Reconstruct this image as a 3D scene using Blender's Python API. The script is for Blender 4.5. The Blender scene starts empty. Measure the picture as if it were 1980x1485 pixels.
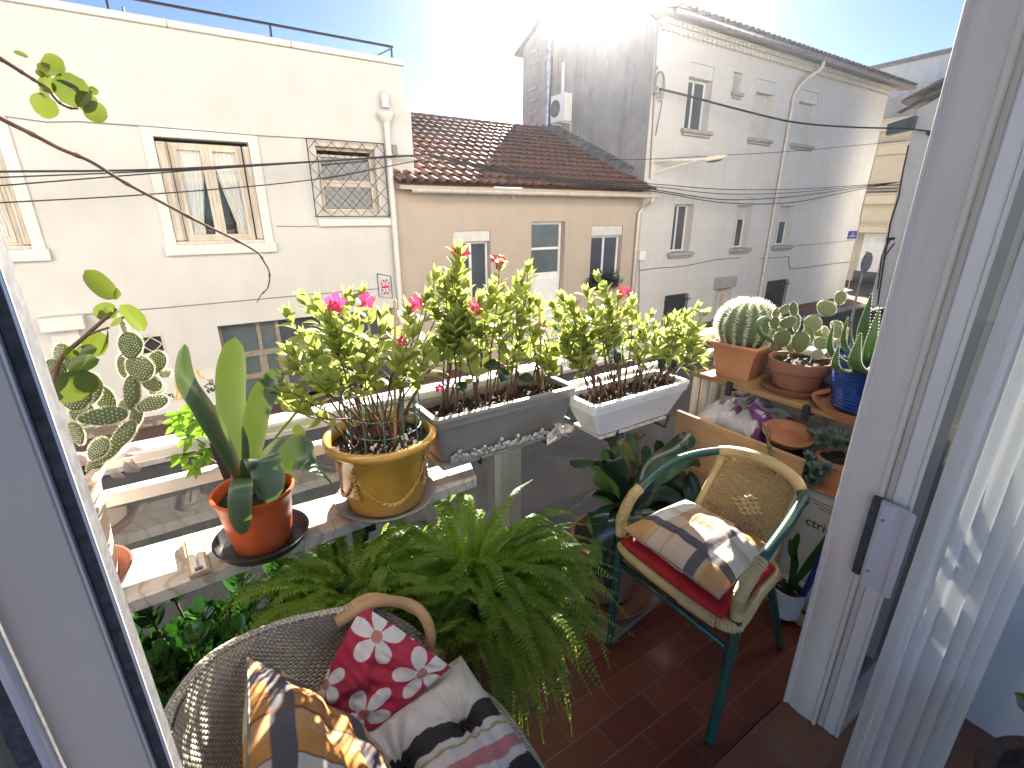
import bpy, math, random
import numpy as np
from mathutils import Vector, noise, Matrix
sc = bpy.context.scene
COL = sc.collection
R = random.Random(7)
sin, cos, pi = math.sin, math.cos, math.pi
rad = math.radians

# ---------------------------------------------------------------- camera
FPX, CX, CY = 934.0, 990.0, 742.5
PITCH = math.atan(0.3555); HEAD = rad(33.3); EYE = 1.5
cam_d = bpy.data.cameras.new('camera'); cam = bpy.data.objects.new('camera', cam_d); COL.objects.link(cam)
cam.location = (0, 0, EYE); cam.rotation_euler = (pi/2 - PITCH, 0, -HEAD)
cam_d.sensor_width = 36; cam_d.lens = 36*FPX/1980; cam_d.clip_start = 0.02; cam_d.clip_end = 2000
sc.camera = cam

def ray(px, py):
    u = (px-CX)/FPX; v = (py-CY)/FPX
    F = cos(PITCH) - v*sin(PITCH); D = sin(PITCH) + v*cos(PITCH)
    return Vector((F*sin(HEAD)+u*cos(HEAD), F*cos(HEAD)-u*sin(HEAD), -D))
def P(px, py, X=None, Y=None, Z=None):
    """photo measurement -> point on a plane of the place"""
    d = ray(px, py)
    if X is not None: t = X/d.x
    elif Y is not None: t = Y/d.y
    else: t = (Z-EYE)/d.z
    return Vector((0, 0, EYE)) + d*t

# ---------------------------------------------------------------- mesh builder
class MB:
    def __init__(s): s.v = []; s.f = []; s.c = []; s.m = []; s.cc = (1, 1, 1); s.mm = 0; s.uv = {}
    def add(s, vs, fs, cols=None):
        o = len(s.v); s.v.extend([tuple(p) for p in vs])
        s.c.extend(cols if cols is not None else [s.cc]*len(vs))
        for f in fs: s.f.append(tuple(i+o for i in f)); s.m.append(s.mm)
    def box(s, a, b):
        x0, y0, z0 = [min(p, q) for p, q in zip(a, b)]; x1, y1, z1 = [max(p, q) for p, q in zip(a, b)]
        s.add([(x0,y0,z0),(x1,y0,z0),(x1,y1,z0),(x0,y1,z0),(x0,y0,z1),(x1,y0,z1),(x1,y1,z1),(x0,y1,z1)],
              [(0,3,2,1),(4,5,6,7),(0,1,5,4),(1,2,6,5),(2,3,7,6),(3,0,4,7)])
    def bbox(s, a, b, r=.004):
        """box with small chamfers"""
        x0, y0, z0 = [min(p, q) for p, q in zip(a, b)]; x1, y1, z1 = [max(p, q) for p, q in zip(a, b)]
        r = min(r, (x1-x0)/3, (y1-y0)/3, (z1-z0)/3)
        vs = []; 
        for sx in (0, 1):
            for sy in (0, 1):
                for sz in (0, 1):
                    X = x1 if sx else x0; Y = y1 if sy else y0; Z = z1 if sz else z0
                    dx = -r if sx else r; dy = -r if sy else r; dz = -r if sz else r
                    vs += [(X, Y+dy, Z+dz), (X+dx, Y, Z+dz), (X+dx, Y+dy, Z)]
        def i(sx, sy, sz, k): return ((sx*2+sy)*2+sz)*3+k
        fs = [(i(0,0,0,0),i(0,0,1,0),i(0,1,1,0),i(0,1,0,0)), (i(1,0,0,0),i(1,1,0,0),i(1,1,1,0),i(1,0,1,0)),
              (i(0,0,0,1),i(1,0,0,1),i(1,0,1,1),i(0,0,1,1)), (i(0,1,0,1),i(0,1,1,1),i(1,1,1,1),i(1,1,0,1)),
              (i(0,0,0,2),i(0,1,0,2),i(1,1,0,2),i(1,0,0,2)), (i(0,0,1,2),i(1,0,1,2),i(1,1,1,2),i(0,1,1,2))]
        for a_ in (0, 1):
            for b_ in (0, 1):
                fs.append((i(a_,b_,0,0),i(a_,b_,1,0),i(a_,b_,1,1),i(a_,b_,0,1)))
                fs.append((i(a_,0,b_,0),i(a_,1,b_,0),i(a_,1,b_,2),i(a_,0,b_,2)))
                fs.append((i(0,a_,b_,1),i(1,a_,b_,1),i(1,a_,b_,2),i(0,a_,b_,2)))
        for a_ in (0, 1):
            for b_ in (0, 1):
                for c_ in (0, 1): fs.append((i(a_,b_,c_,0),i(a_,b_,c_,1),i(a_,b_,c_,2)))
        s.add(vs, fs)
    def slab(s, pts, n, th):
        """planar polygon pts extruded by n*th"""
        k = len(pts); n = Vector(n)*th
        a = [Vector(p) for p in pts]; b = [p+n for p in a]
        s.add(a+b, [tuple(range(k))[::-1], tuple(range(k, 2*k))]+[(i, (i+1) % k, (i+1) % k+k, i+k) for i in range(k)])
    def bar(s, a, b, w, h, up=(0, 0, 1)):
        a = Vector(a); b = Vector(b); d = (b-a).normalized(); up = Vector(up)
        sd = d.cross(up)
        if sd.length < 1e-4: sd = d.cross(Vector((0, 1, 0)))
        sd.normalize(); up = sd.cross(d).normalized()
        vs = []
        for p in (a, b):
            for q, r in ((-1,-1),(1,-1),(1,1),(-1,1)): vs.append(p+sd*(q*w/2)+up*(r*h/2))
        s.add(vs, [(0,1,2,3),(7,6,5,4),(0,4,5,1),(1,5,6,2),(2,6,7,3),(3,7,4,0)])
    def tube(s, pts, r, seg=8, cap=True, cols=None):
        pts = [Vector(p) for p in pts]; n = len(pts)
        if n < 2: return
        rr = r if isinstance(r, (list, tuple)) else [r]*n
        t = [(pts[min(i+1, n-1)]-pts[max(i-1, 0)]).normalized() for i in range(n)]
        ref = Vector((0, 0, 1)) if abs(t[0].z) < .9 else Vector((1, 0, 0))
        x = t[0].cross(ref).normalized(); vs = []; cl = []
        for i in range(n):
            x = (x - t[i]*x.dot(t[i]))
            if x.length < 1e-6: x = t[i].orthogonal()
            x.normalize(); y = t[i].cross(x)
            for k in range(seg):
                a = 2*pi*k/seg; vs.append(pts[i]+(x*cos(a)+y*sin(a))*rr[i]); cl.append(cols[i] if cols else s.cc)
        fs = [(i*seg+k, i*seg+(k+1) % seg, (i+1)*seg+(k+1) % seg, (i+1)*seg+k) for i in range(n-1) for k in range(seg)]
        if cap: fs += [tuple(range(seg))[::-1], tuple((n-1)*seg+k for k in range(seg))]
        s.add(vs, fs, cl)
    def lathe(s, prof, c=(0, 0, 0), seg=32, fn=None, close=False):
        c = Vector(c); vs = []
        for (r, z) in prof:
            for k in range(seg):
                a = 2*pi*k/seg; q = fn(a, r, z) if fn else r
                vs.append(c+Vector((cos(a)*q, sin(a)*q, z)))
        n = len(prof)
        fs = [(i*seg+k, i*seg+(k+1) % seg, (i+1)*seg+(k+1) % seg, (i+1)*seg+k) for i in range(n-1) for k in range(seg)]
        if prof[0][0] > 1e-6 and not close: fs.append(tuple(range(seg))[::-1])
        s.add(vs, fs)
        if close:
            o = len(s.v)-len(vs)
            for k in range(seg): s.f.append((o+(n-1)*seg+k, o+(n-1)*seg+(k+1) % seg, o+(k+1) % seg, o+k)); s.m.append(s.mm)
    def grid(s, fn, nu, nv, colfn=None):
        vs = []; cl = []
        for j in range(nv+1):
            for i in range(nu+1):
                vs.append(fn(i/nu, j/nv)); cl.append(colfn(i/nu, j/nv) if colfn else s.cc)
        s.add(vs, [(j*(nu+1)+i, j*(nu+1)+i+1, (j+1)*(nu+1)+i+1, (j+1)*(nu+1)+i) for j in range(nv) for i in range(nu)], cl)
    def ball(s, c, r, seg=12, rings=8, ax=None, ay=None, az=None, amp=0, ns=5, cf=None):
        c = Vector(c); ax = ax or Vector((r, 0, 0)); ay = ay or Vector((0, r, 0)); az = az or Vector((0, 0, r)); vs = []
        for j in range(rings+1):
            th = pi*j/rings
            for k in range(seg):
                a = 2*pi*k/seg; d = (sin(th)*cos(a), sin(th)*sin(a), -cos(th))
                q = 1+(amp*noise.noise(Vector(d)*ns+c*9) if amp else 0)
                vs.append(c+(ax*d[0]+ay*d[1]+az*d[2])*q)
        s.add(vs, [(j*seg+k, j*seg+(k+1) % seg, (j+1)*seg+(k+1) % seg, (j+1)*seg+k) for j in range(rings) for k in range(seg)])
    def leaf(s, b, d, n, L, W, bend=.15, fold=.15, seg=4, tip=1.0, var=None, wide=.45, rnd=0):
        """pointed leaf blade: base b, direction d, normal n"""
        b = Vector(b); d = Vector(d).normalized(); n = Vector(n); n = (n-d*n.dot(d))
        if n.length < 1e-5: n = d.orthogonal()
        n.normalize(); sd = d.cross(n); vs = []
        if var is None: var = R.random()
        cl = []
        for i in range(seg+1):
            t = i/seg
            w = W*.5*((t/wide)**.7 if t < wide else max(0, (1-((t-wide)/(1-wide))**1.7)))
            if rnd: w = W*.5*max(.001, 1-abs(2*t-1)**2.3)**.5
            c = b+d*(L*t*(1-.25*bend*t))-n*(L*bend*t*t)
            up = n*(w*fold*2)
            vs += [c-sd*w+up, c, c+sd*w+up]; cl += [(var, t, 0)]*3
        fs = []
        for i in range(seg):
            o = 3*i; fs += [(o, o+1, o+4, o+3), (o+1, o+2, o+5, o+4)]
        s.add(vs, fs, cl)
    def strap(s, pts, W, sd=None, th=0, cup=.2, n=14, var=None, prof=None, nu=4):
        """long strap leaf along a smooth curve through pts"""
        cv = spline(pts, n); vs = []; cl = []; var = R.random() if var is None else var
        m = len(cv)-1
        for i, c in enumerate(cv):
            t = i/m; tg = (cv[min(i+1, m)]-cv[max(i-1, 0)]).normalized()
            a = Vector(sd) if sd is not None else tg.cross(Vector((0, 0, 1)))
            a = a-tg*a.dot(tg)
            if a.length < 1e-4: a = tg.orthogonal()
            a.normalize(); nn = a.cross(tg)
            w = W*.5*(prof(t) if prof else (min(1, .5+t*1.2)*max(.0005, 1-max(0, (t-.72)/.28)**2.2)**.5))
            for k in range(nu+1):
                q = k/nu*2-1; vs.append(c+a*(w*q)+nn*(w*cup*q*q)); cl.append((var, t, abs(q)))
        s.add(vs, [(i*(nu+1)+k, i*(nu+1)+k+1, (i+1)*(nu+1)+k+1, (i+1)*(nu+1)+k) for i in range(m) for k in range(nu)], cl)

def spline(pts, n=16):
    """Catmull-Rom through pts, n points in all"""
    pts = [Vector(p) for p in pts]
    if len(pts) == 2: return [pts[0].lerp(pts[1], i/(n-1)) for i in range(n)]
    q = [pts[0]*2-pts[1]]+pts+[pts[-1]*2-pts[-2]]; out = []; m = len(pts)-1
    for i in range(n):
        t = i/(n-1)*m; k = min(int(t), m-1); t -= k
        a, b, c, d = q[k:k+4]
        out.append(.5*((2*b)+(c-a)*t+(2*a-5*b+4*c-d)*t*t+(3*b-a-3*c+d)*t**3))
    return out

def build(name, mb, mats, loc=(0, 0, 0), parent=None, smooth=False, sharp=None):
    me = bpy.data.meshes.new(name); L = Vector(loc)
    v = np.array(mb.v, dtype=np.float32).reshape(-1, 3)-np.array(L, dtype=np.float32)
    me.from_pydata(v.tolist(), [], mb.f)
    if not isinstance(mats, (list, tuple)): mats = [mats]
    for m in mats: me.materials.append(m)
    if len(mats) > 1: me.polygons.foreach_set('material_index', mb.m)
    if any(c != (1, 1, 1) for c in mb.c[:400]) or len(set(mb.c[::max(1, len(mb.c)//50)])) > 1:
        at = me.color_attributes.new('Col', 'FLOAT_COLOR', 'POINT')
        a = np.ones((len(mb.v), 4), dtype=np.float32); a[:, :3] = np.array(mb.c, dtype=np.float32); at.data.foreach_set('color', a.ravel())
    if smooth:
        me.polygons.foreach_set('use_smooth', [True]*len(mb.f))
        if sharp: me.set_sharp_from_angle(angle=rad(sharp))
    me.update()
    o = bpy.data.objects.new(name, me); COL.objects.link(o)
    if parent is not None: o.parent = parent
    return o

class T:
    """a thing: an Empty at its base, its parts are children"""
    def __init__(s, name, label, cat, loc, group=None):
        s.loc = Vector(loc); s.o = bpy.data.objects.new(name, None); COL.objects.link(s.o)
        s.o.location = s.loc; s.o['label'] = label; s.o['category'] = cat; s.o.empty_display_size = .05
        if group: s.o['group'] = group
    def part(s, name, mb, m, parent=None, smooth=False, sharp=None, label=None):
        o = build(name, mb, m, s.loc, parent or s.o, smooth, sharp)
        if label: o['label'] = label
        return o
def single(name, label, cat, mb, m, loc, group=None, smooth=False, sharp=None):
    o = build(name, mb, m, loc, None, smooth, sharp); o.location = loc
    o['label'] = label; o['category'] = cat
    if group: o['group'] = group
    return o
def struct(name, mb, m, smooth=False):
    o = build(name, mb, m, (0, 0, 0), None, smooth); o['kind'] = 'structure'; return o

# ---------------------------------------------------------------- materials
class N:
    def __init__(s, name):
        s.m = bpy.data.materials.new(name); s.m.use_nodes = True; s.nt = s.m.node_tree; s.nt.nodes.clear()
        s.out = s.nt.nodes.new('ShaderNodeOutputMaterial')
    def n(s, t, **k):
        x = s.nt.nodes.new(t)
        for a, b in k.items(): setattr(x, a, b)
        return x
    def l(s, a, b): s.nt.links.new(a, b)
    def set(s, inp, v):
        if hasattr(v, 'is_output'): s.l(v, inp)
        elif isinstance(v, (tuple, list)) and len(v) == 3 and inp.type == 'RGBA': inp.default_value = (*v, 1)
        else: inp.default_value = v
    def math(s, op, a, b=0.0, c=0.0):
        x = s.n('ShaderNodeMath', operation=op)
        for i, q in enumerate((a, b, c)): s.set(x.inputs[i], q)
        return x.outputs[0]
    def mix(s, f, a, b, bt='MIX'):
        x = s.n('ShaderNodeMix', data_type='RGBA', blend_type=bt)
        s.set(x.inputs[0], f); s.set(x.inputs[6], a); s.set(x.inputs[7], b); return x.outputs[2]
    def coord(s, which='Object', scale=None, rot=None):
        t = s.n('ShaderNodeTexCoord').outputs[which]
        if scale is not None or rot is not None:
            mp = s.n('ShaderNodeMapping'); s.l(t, mp.inputs[0])
            if scale is not None: mp.inputs['Scale'].default_value = scale if isinstance(scale, (tuple, list)) else (scale,)*3
            if rot is not None: mp.inputs['Rotation'].default_value = rot
            return mp.outputs[0]
        return t
    def noise(s, vec, scale, detail=3, rough=.55, out=0):
        x = s.n('ShaderNodeTexNoise'); s.l(vec, x.inputs['Vector']); x.inputs['Scale'].default_value = scale
        x.inputs['Detail'].default_value = detail; x.inputs['Roughness'].default_value = rough; return x.outputs[out]
    def ramp(s, f, stops):
        x = s.n('ShaderNodeValToRGB'); s.l(f, x.inputs[0]); e = x.color_ramp.elements
        while len(e) < len(stops): e.new(.5)
        for k, (p, c) in zip(e, stops): k.position = p; k.color = (*c, 1) if isinstance(c, (tuple, list)) else (c, c, c, 1)
        return x.outputs[0]
    def bump(s, h, st=.3, dist=.01, nrm=None):
        x = s.n('ShaderNodeBump'); x.inputs['Strength'].default_value = st; x.inputs['Distance'].default_value = dist
        s.l(h, x.inputs['Height'])
        if nrm: s.l(nrm, x.inputs['Normal'])
        return x.outputs[0]
    def bsdf(s, col, rough=.6, spec=.5, metal=0, nrm=None, **kw):
        b = s.n('ShaderNodeBsdfPrincipled'); s.set(b.inputs['Base Color'], col); s.set(b.inputs['Roughness'], rough)
        b.inputs['Specular IOR Level'].default_value = spec; b.inputs['Metallic'].default_value = metal
        for k, v in kw.items(): s.set(b.inputs[k], v)
        if nrm: s.l(nrm, b.inputs['Normal'])
        return b.outputs[0]
    def done(s, sh): s.l(sh, s.out.inputs['Surface']); return s.m

def mk(name, col, rough=.6, spec=.5, metal=0, col2=None, vs=6, lo=.35, hi=.65, bump=0, bs=60, bd=.004, detail=4, stretch=None, **kw):
    m = N(name); c = m.coord('Object', stretch)
    base = col
    if col2 is not None: base = m.mix(m.ramp(m.noise(c, vs, detail, .6), [(lo, 0.0), (hi, 1.0)]), col, col2)
    nr = m.bump(m.noise(c, bs, 3), bump, bd) if bump else None
    return m.done(m.bsdf(base, rough, spec, metal, nr, **kw))

def leafmat(name, a, b, tr, tw=.45, rough=.35, spec=.5, edge=None, coat=0):
    """leaf: gloss + diffuse in front, light coming through from behind; a..b vary per leaf"""
    m = N(name); at = m.n('ShaderNodeAttribute', attribute_name='Col'); sp = m.n('ShaderNodeSeparateColor'); m.l(at.outputs['Color'], sp.inputs[0])
    var = sp.outputs[0]; base = m.mix(var, a, b)
    no = m.noise(m.coord(), 40, 2)
    base = m.mix(m.math('MULTIPLY', no, .35), base, tuple(x*.5 for x in a))
    if edge: base = m.mix(m.math('POWER', sp.outputs[2], 6.0), base, edge)
    t = m.mix(m.math('MULTIPLY', var, .6), tr, tuple(min(1, x*1.5) for x in tr))
    p = m.bsdf(base, rough, spec, **({'Coat Weight': coat} if coat else {}))
    q = m.n('ShaderNodeBsdfTranslucent'); m.set(q.inputs[0], t)
    mx = m.n('ShaderNodeMixShader'); mx.inputs[0].default_value = tw; m.l(p, mx.inputs[1]); m.l(q.outputs[0], mx.inputs[2])
    return m.done(mx.outputs[0])

def glassmat(name, tint=(1, 1, 1), gloss=.12, rough=.02, dirt=0, dirtcol=(.5, .5, .5)):
    m = N(name); t = m.n('ShaderNodeBsdfTransparent'); m.set(t.inputs[0], tint)
    g = m.n('ShaderNodeBsdfGlossy'); g.inputs['Roughness'].default_value = rough; m.set(g.inputs[0], (1, 1, 1))
    fr = m.n('ShaderNodeFresnel'); fr.inputs[0].default_value = 1.5
    f = m.math('ADD', m.math('MULTIPLY', fr.outputs[0], .9), gloss*.3)
    mx = m.n('ShaderNodeMixShader'); m.l(f, mx.inputs[0]); m.l(t.outputs[0], mx.inputs[1]); m.l(g.outputs[0], mx.inputs[2]); o = mx.outputs[0]
    if dirt:
        d = m.n('ShaderNodeBsdfDiffuse'); m.set(d.inputs[0], dirtcol)
        no = m.ramp(m.noise(m.coord(), 9, 6, .7), [(.3, dirt*.5), (.75, dirt*1.6)])
        m2 = m.n('ShaderNodeMixShader'); m.l(no, m2.inputs[0]); m.l(o, m2.inputs[1]); m.l(d.outputs[0], m2.inputs[2]); o = m2.outputs[0]
    return m.done(o)

def colmat(name, rough=.8, bump=.25, bs=400, spec=.2, sheen=0):
    """woven cloth or print whose pattern is in the mesh's colour attribute"""
    m = N(name); at = m.n('ShaderNodeAttribute', attribute_name='Col'); c = m.coord()
    nb = m.bump(m.noise(c, bs, 2), bump, .001)
    nb = m.bump(m.noise(c, 18, 4), .5, .012, nb)
    cc = m.mix(m.math('MULTIPLY', m.noise(c, 30, 4), .18), at.outputs['Color'], (.35, .3, .25))
    return m.done(m.bsdf(cc, rough, spec, 0, nb, **({'Sheen Weight': sheen} if sheen else {})))
# ---------------------------------------------------------------- the place's materials
def wallmat(name, col, col2, stain=(.3, .29, .27), st=.35, bump=.25, bs=90, vs=1.3, streak=True):
    m = N(name); c = m.coord(); sc_ = m.coord('Object', (2.2, 2.2, .22))
    b = m.mix(m.ramp(m.noise(c, vs, 6, .65), [(.35, 0.), (.7, 1.)]), col, col2)
    if streak:
        k = m.math('MULTIPLY', m.ramp(m.noise(sc_, 1.6, 6, .7), [(.5, 0.), (.8, 1.)]), st)
        b = m.mix(k, b, stain)
    k2 = m.math('MULTIPLY', m.ramp(m.noise(c, 7, 5, .7), [(.55, 0.), (.8, 1.)]), st*.5)
    b = m.mix(k2, b, stain)
    n1 = m.bump(m.noise(c, bs, 3), bump, .006)
    return m.done(m.bsdf(b, .9, .15, 0, n1))
M = {}
M['white_wall'] = wallmat('white_render', (.60, .582, .55), (.54, .522, .492), (.42, .40, .37), .16, .25, 70)
M['own_front'] = wallmat('own_white_front', (.80, .77, .73), (.74, .71, .67), (.5, .48, .45), .15, .2, 60)
M['white_trim'] = wallmat('trim_paint', (.68, .66, .625), (.62, .60, .565), (.5, .46, .4), .2, .1, 60, 3)
M['tan_wall'] = wallmat('tan_render', (.47, .395, .325), (.425, .36, .30), (.36, .32, .28), .4, .25, 60)
M['grey_wall'] = wallmat('grey_render', (.40, .385, .37), (.27, .265, .26), (.13, .13, .13), .8, .6, 14, .8)
M['cream_wall'] = wallmat('cream_render', (.56, .49, .39), (.51, .45, .355), (.45, .4, .3), .2, .1, 40)
M['gable_wall'] = wallmat('old_render', (.72, .69, .64), (.62, .59, .54), (.3, .27, .23), .4, .4, 30)
def stonewall():
    m = N('pale_block_wall'); c = m.coord(); sp = m.n('ShaderNodeSeparateXYZ'); m.l(c, sp.inputs[0])
    cb = m.n('ShaderNodeCombineXYZ'); m.l(sp.outputs[0], cb.inputs[0]); m.l(sp.outputs[2], cb.inputs[1])
    br = m.n('ShaderNodeTexBrick'); m.l(cb.outputs[0], br.inputs['Vector'])
    br.inputs['Scale'].default_value = 1.0; br.inputs['Brick Width'].default_value = .62; br.inputs['Row Height'].default_value = .3
    br.inputs['Mortar Size'].default_value = .012; br.inputs['Mortar Smooth'].default_value = .6
    br.inputs['Color1'].default_value = (.60, .585, .56, 1); br.inputs['Color2'].default_value = (.575, .56, .53, 1); br.inputs['Mortar'].default_value = (.545, .525, .50, 1)
    sk = m.coord('Object', (1.8, 1.8, .25))
    k = m.math('MULTIPLY', m.ramp(m.noise(sk, 1.5, 7, .7), [(.48, 0.), (.8, 1.)]), .3)
    b = m.mix(k, br.outputs[0], (.40, .375, .35))
    # bare stone band near the ground where the render has come off
    h = m.math('ADD', sp.outputs[2], m.math('MULTIPLY', m.noise(c, .9, 5, .6), 1.6))
    low = m.ramp(m.math('MULTIPLY', m.math('ADD', h, 1.0), .5), [(.40, 1.), (.43, 0.)])
    b = m.mix(low, b, m.mix(m.noise(c, 3, 6, .7), (.27, .26, .25), (.50, .48, .46)))
    hb = m.math('ADD', m.math('MULTIPLY', br.outputs[1], -.5), m.noise(c, 30, 4))
    return m.done(m.bsdf(b, .92, .12, 0, m.bump(hb, .28, .010)))
M['block_wall'] = stonewall()
def cobblewall():
    m = N('cobble_wall'); c = m.coord('Object', (1, .02, 1.3))
    w = m.n('ShaderNodeTexVoronoi', feature='DISTANCE_TO_EDGE'); m.l(c, w.inputs[0]); w.inputs['Scale'].default_value = 5.2; w.inputs['Randomness'].default_value = .7
    w2 = m.n('ShaderNodeTexVoronoi'); m.l(c, w2.inputs[0]); w2.inputs['Scale'].default_value = 5.2; w2.inputs['Randomness'].default_value = .7
    e = m.ramp(w.outputs[0], [(.10, 0.), (.17, 1.)])
    st = m.mix(w2.outputs['Color'], (.46, .38, .30), (.36, .33, .30))
    st = m.mix(m.math('MULTIPLY', m.noise(m.coord(), 12, 5), .6), st, (.22, .19, .16))
    b = m.mix(e, (.20, .165, .13), st)
    return m.done(m.bsdf(b, .85, .2, 0, m.bump(e, .8, .03)))
M['cobble'] = cobblewall()
M['roof_tile'] = None
def tilemat(name, a, b, c3):
    m = N(name); at = m.n('ShaderNodeAttribute', attribute_name='Col'); sp = m.n('ShaderNodeSeparateColor'); m.l(at.outputs['Color'], sp.inputs[0]); c = m.coord()
    k = m.mix(sp.outputs[0], a, b)
    k = m.mix(m.ramp(m.noise(c, 3, 6, .75), [(.45, 0.), (.68, 1.)]), k, c3)
    return m.done(m.bsdf(k, .42, .5, 0, m.bump(m.noise(c, 50, 3), .3, .006)))
M['roof_tile'] = tilemat('clay_roof_tile', (.28, .135, .09), (.17, .085, .062), (.10, .08, .07))
M['roof_tile_old'] = tilemat('weathered_roof_tile', (.22, .17, .15), (.13, .11, .10), (.09, .085, .08))
M['zinc'] = mk('zinc_flashing', (.42, .43, .44), .35, .5, .8, (.25, .25, .25), 6, bump=.3, bs=30)
M['pipe_beige'] = mk('painted_pipe', (.66, .60, .53), .5, .4, 0, (.56, .5, .43), 8)
M['pipe_white'] = mk('white_pipe', (.72, .70, .66), .45, .4, 0, (.6, .57, .53), 6)
M['black_iron'] = mk('black_iron', (.025, .025, .028), .5, .5, .3)
M['wood_pale'] = mk('old_pale_paint_wood', (.66, .59, .50), .7, .3, 0, (.50, .43, .35), 14, bump=.4, bs=50, stretch=(1, 1, .15))
M['win_white'] = mk('white_window_frame', (.80, .80, .80), .35, .5, 0, (.7, .7, .7), 3)
M['pane_dark'] = mk('dark_pane', (.05, .06, .075), .06, .8, 0, (.09, .10, .12), .8, detail=1)
M['pane_clear'] = glassmat('clear_pane', (.97, .97, .96), .0)
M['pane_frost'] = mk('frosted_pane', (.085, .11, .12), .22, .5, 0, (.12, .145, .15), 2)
M['curtain_thin'] = None
m = N('lace_curtain'); q = m.n('ShaderNodeBsdfTranslucent'); m.set(q.inputs[0], (.85, .85, .83)); p_ = m.n('ShaderNodeBsdfDiffuse'); m.set(p_.inputs[0], (.9, .9, .88))
x = m.n('ShaderNodeMixShader'); x.inputs[0].default_value = .15; m.l(p_.outputs[0], x.inputs[1]); m.l(q.outputs[0], x.inputs[2]); M['curtain_thin'] = m.done(x.outputs[0])
M['shutter_white'] = mk('pale_roller_slats', (.62, .61, .58), .5, .4, 0, (.54, .53, .50), 5)
M['sill'] = wallmat('stone_sill', (.42, .40, .375), (.32, .305, .285), (.2, .19, .18), .4, .3, 50, 6)
M['cable'] = mk('black_cable', (.03, .03, .032), .55, .4)
M['cable_grey'] = mk('grey_cable', (.22, .21, .20), .6, .4)
M['asphalt'] = mk('asphalt', (.055, .055, .058), .85, .3, 0, (.085, .083, .08), 1.2, bump=.6, bs=120, bd=.006)
def paving(name, a, b, s=.4, mortar=(.05, .045, .04), rot=0, bump=.3, rough=.6, w=1.0, spec=.4, msize=.012, off=.5):
    m = N(name); c = m.coord('Object', None, (0, 0, rot)); br = m.n('ShaderNodeTexBrick'); m.l(c, br.inputs['Vector'])
    br.offset = off
    br.inputs['Scale'].default_value = 1; br.inputs['Brick Width'].default_value = s*w; br.inputs['Row Height'].default_value = s
    br.inputs['Mortar Size'].default_value = msize; br.inputs['Mortar Smooth'].default_value = .2
    br.inputs['Color1'].default_value = (*a, 1); br.inputs['Color2'].default_value = (*b, 1); br.inputs['Mortar'].default_value = (*mortar, 1)
    k = m.mix(m.math('MULTIPLY', m.ramp(m.noise(c, 5, 6, .7), [(.35, 0.), (.75, 1.)]), .55), br.outputs[0], tuple(x*.5 for x in b))
    k = m.mix(m.math('MULTIPLY', m.ramp(m.noise(c, 60, 3, .7), [(.62, 0.), (.75, 1.)]), .3), k, tuple(min(1, x*2.2+.03) for x in a))
    h = m.math('ADD', m.math('MULTIPLY', br.outputs[1], -1.), m.math('MULTIPLY', m.noise(c, 22, 3), .35))
    rg = m.math('ADD', m.math('MULTIPLY', m.noise(c, 8, 4), .35), rough-.18)
    return m.done(m.bsdf(k, rg, spec, 0, m.bump(h, bump, .004)))
M['paving'] = paving('slate_paving', (.05, .05, .053), (.038, .038, .041), .6)
M['pavement_red'] = paving('red_pavement', (.15, .08, .065), (.12, .065, .055), .4, (.08, .06, .05))
M['terracotta_floor'] = paving('terracotta_floor_tile', (.23, .055, .030), (.165, .038, .022), .0925, (.22, .12, .085), 0, .35, .42, 2.16, msize=.0022)
M['room_floor'] = paving('room_floor_tile', (.36, .15, .08), (.31, .125, .07), .3, (.3, .16, .1), 0, .2, .35, 1)
M['alu'] = mk('cream_painted_aluminium', (.76, .67, .55), .5, .5, 0, (.56, .49, .40), 7, lo=.42, hi=.72, bump=.12, bs=300, bd=.001, stretch=(1, 1, .08))
M['alu_grey'] = mk('grey_aluminium', (.66, .575, .46), .5, .4, 0, (.59, .51, .41), 2.5, bump=.1, bs=200, bd=.001)
M['alu_bright'] = mk('bright_aluminium', (.66, .67, .68), .3, .5, .25, (.62, .64, .66), 4, stretch=(1, 1, .1))
M['alu_blue'] = mk('pale_grey_aluminium', (.82, .76, .67), .35, .5, 0, (.72, .67, .59), 6, stretch=(1, 1, .15))
M['rubber'] = mk('dark_rubber_seal', (.045, .045, .05), .75, .3, 0, (.09, .09, .095), 90)
M['white_metal'] = mk('white_painted_metal', (.74, .72, .67), .42, .5, 0, (.62, .59, .53), 9, lo=.45, hi=.75, bump=.15, bs=150, bd=.002)
M['rail_glass'] = glassmat('dusty_balcony_glass', (.84, .85, .87), .10, .04, .02, (.34, .35, .40))
M['rail_glass_clear'] = glassmat('clear_balcony_glass', (.90, .92, .92), .10, .03, .013, (.45, .46, .48))
M['door_glass'] = glassmat('door_glass', (.93, .96, .95), .1, .01, .03, (.8, .85, .85))
def marble():
    m = N('worn_marble'); c = m.coord()
    b = m.mix(m.ramp(m.noise(c, 14, 7, .75), [(.4, 0.), (.62, 1.)]), (.62, .58, .52), (.46, .41, .35))
    v = m.n('ShaderNodeTexWave'); m.l(c, v.inputs[0]); v.inputs['Scale'].default_value = 6; v.inputs['Distortion'].default_value = 14; v.inputs['Detail'].default_value = 4
    b = m.mix(m.math('MULTIPLY', m.ramp(v.outputs[0], [(.86, 0.), (.98, 1.)]), .55), b, (.30, .22, .14))
    b = m.mix(m.math('MULTIPLY', m.ramp(m.noise(c, 70, 5, .8), [(.6, 0.), (.75, 1.)]), .6), b, (.28, .24, .2))
    return m.done(m.bsdf(b, .5, .4, 0, m.bump(m.noise(c, 90, 4), .3, .003)))
M['marble'] = marble()
M['wood'] = None
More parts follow.
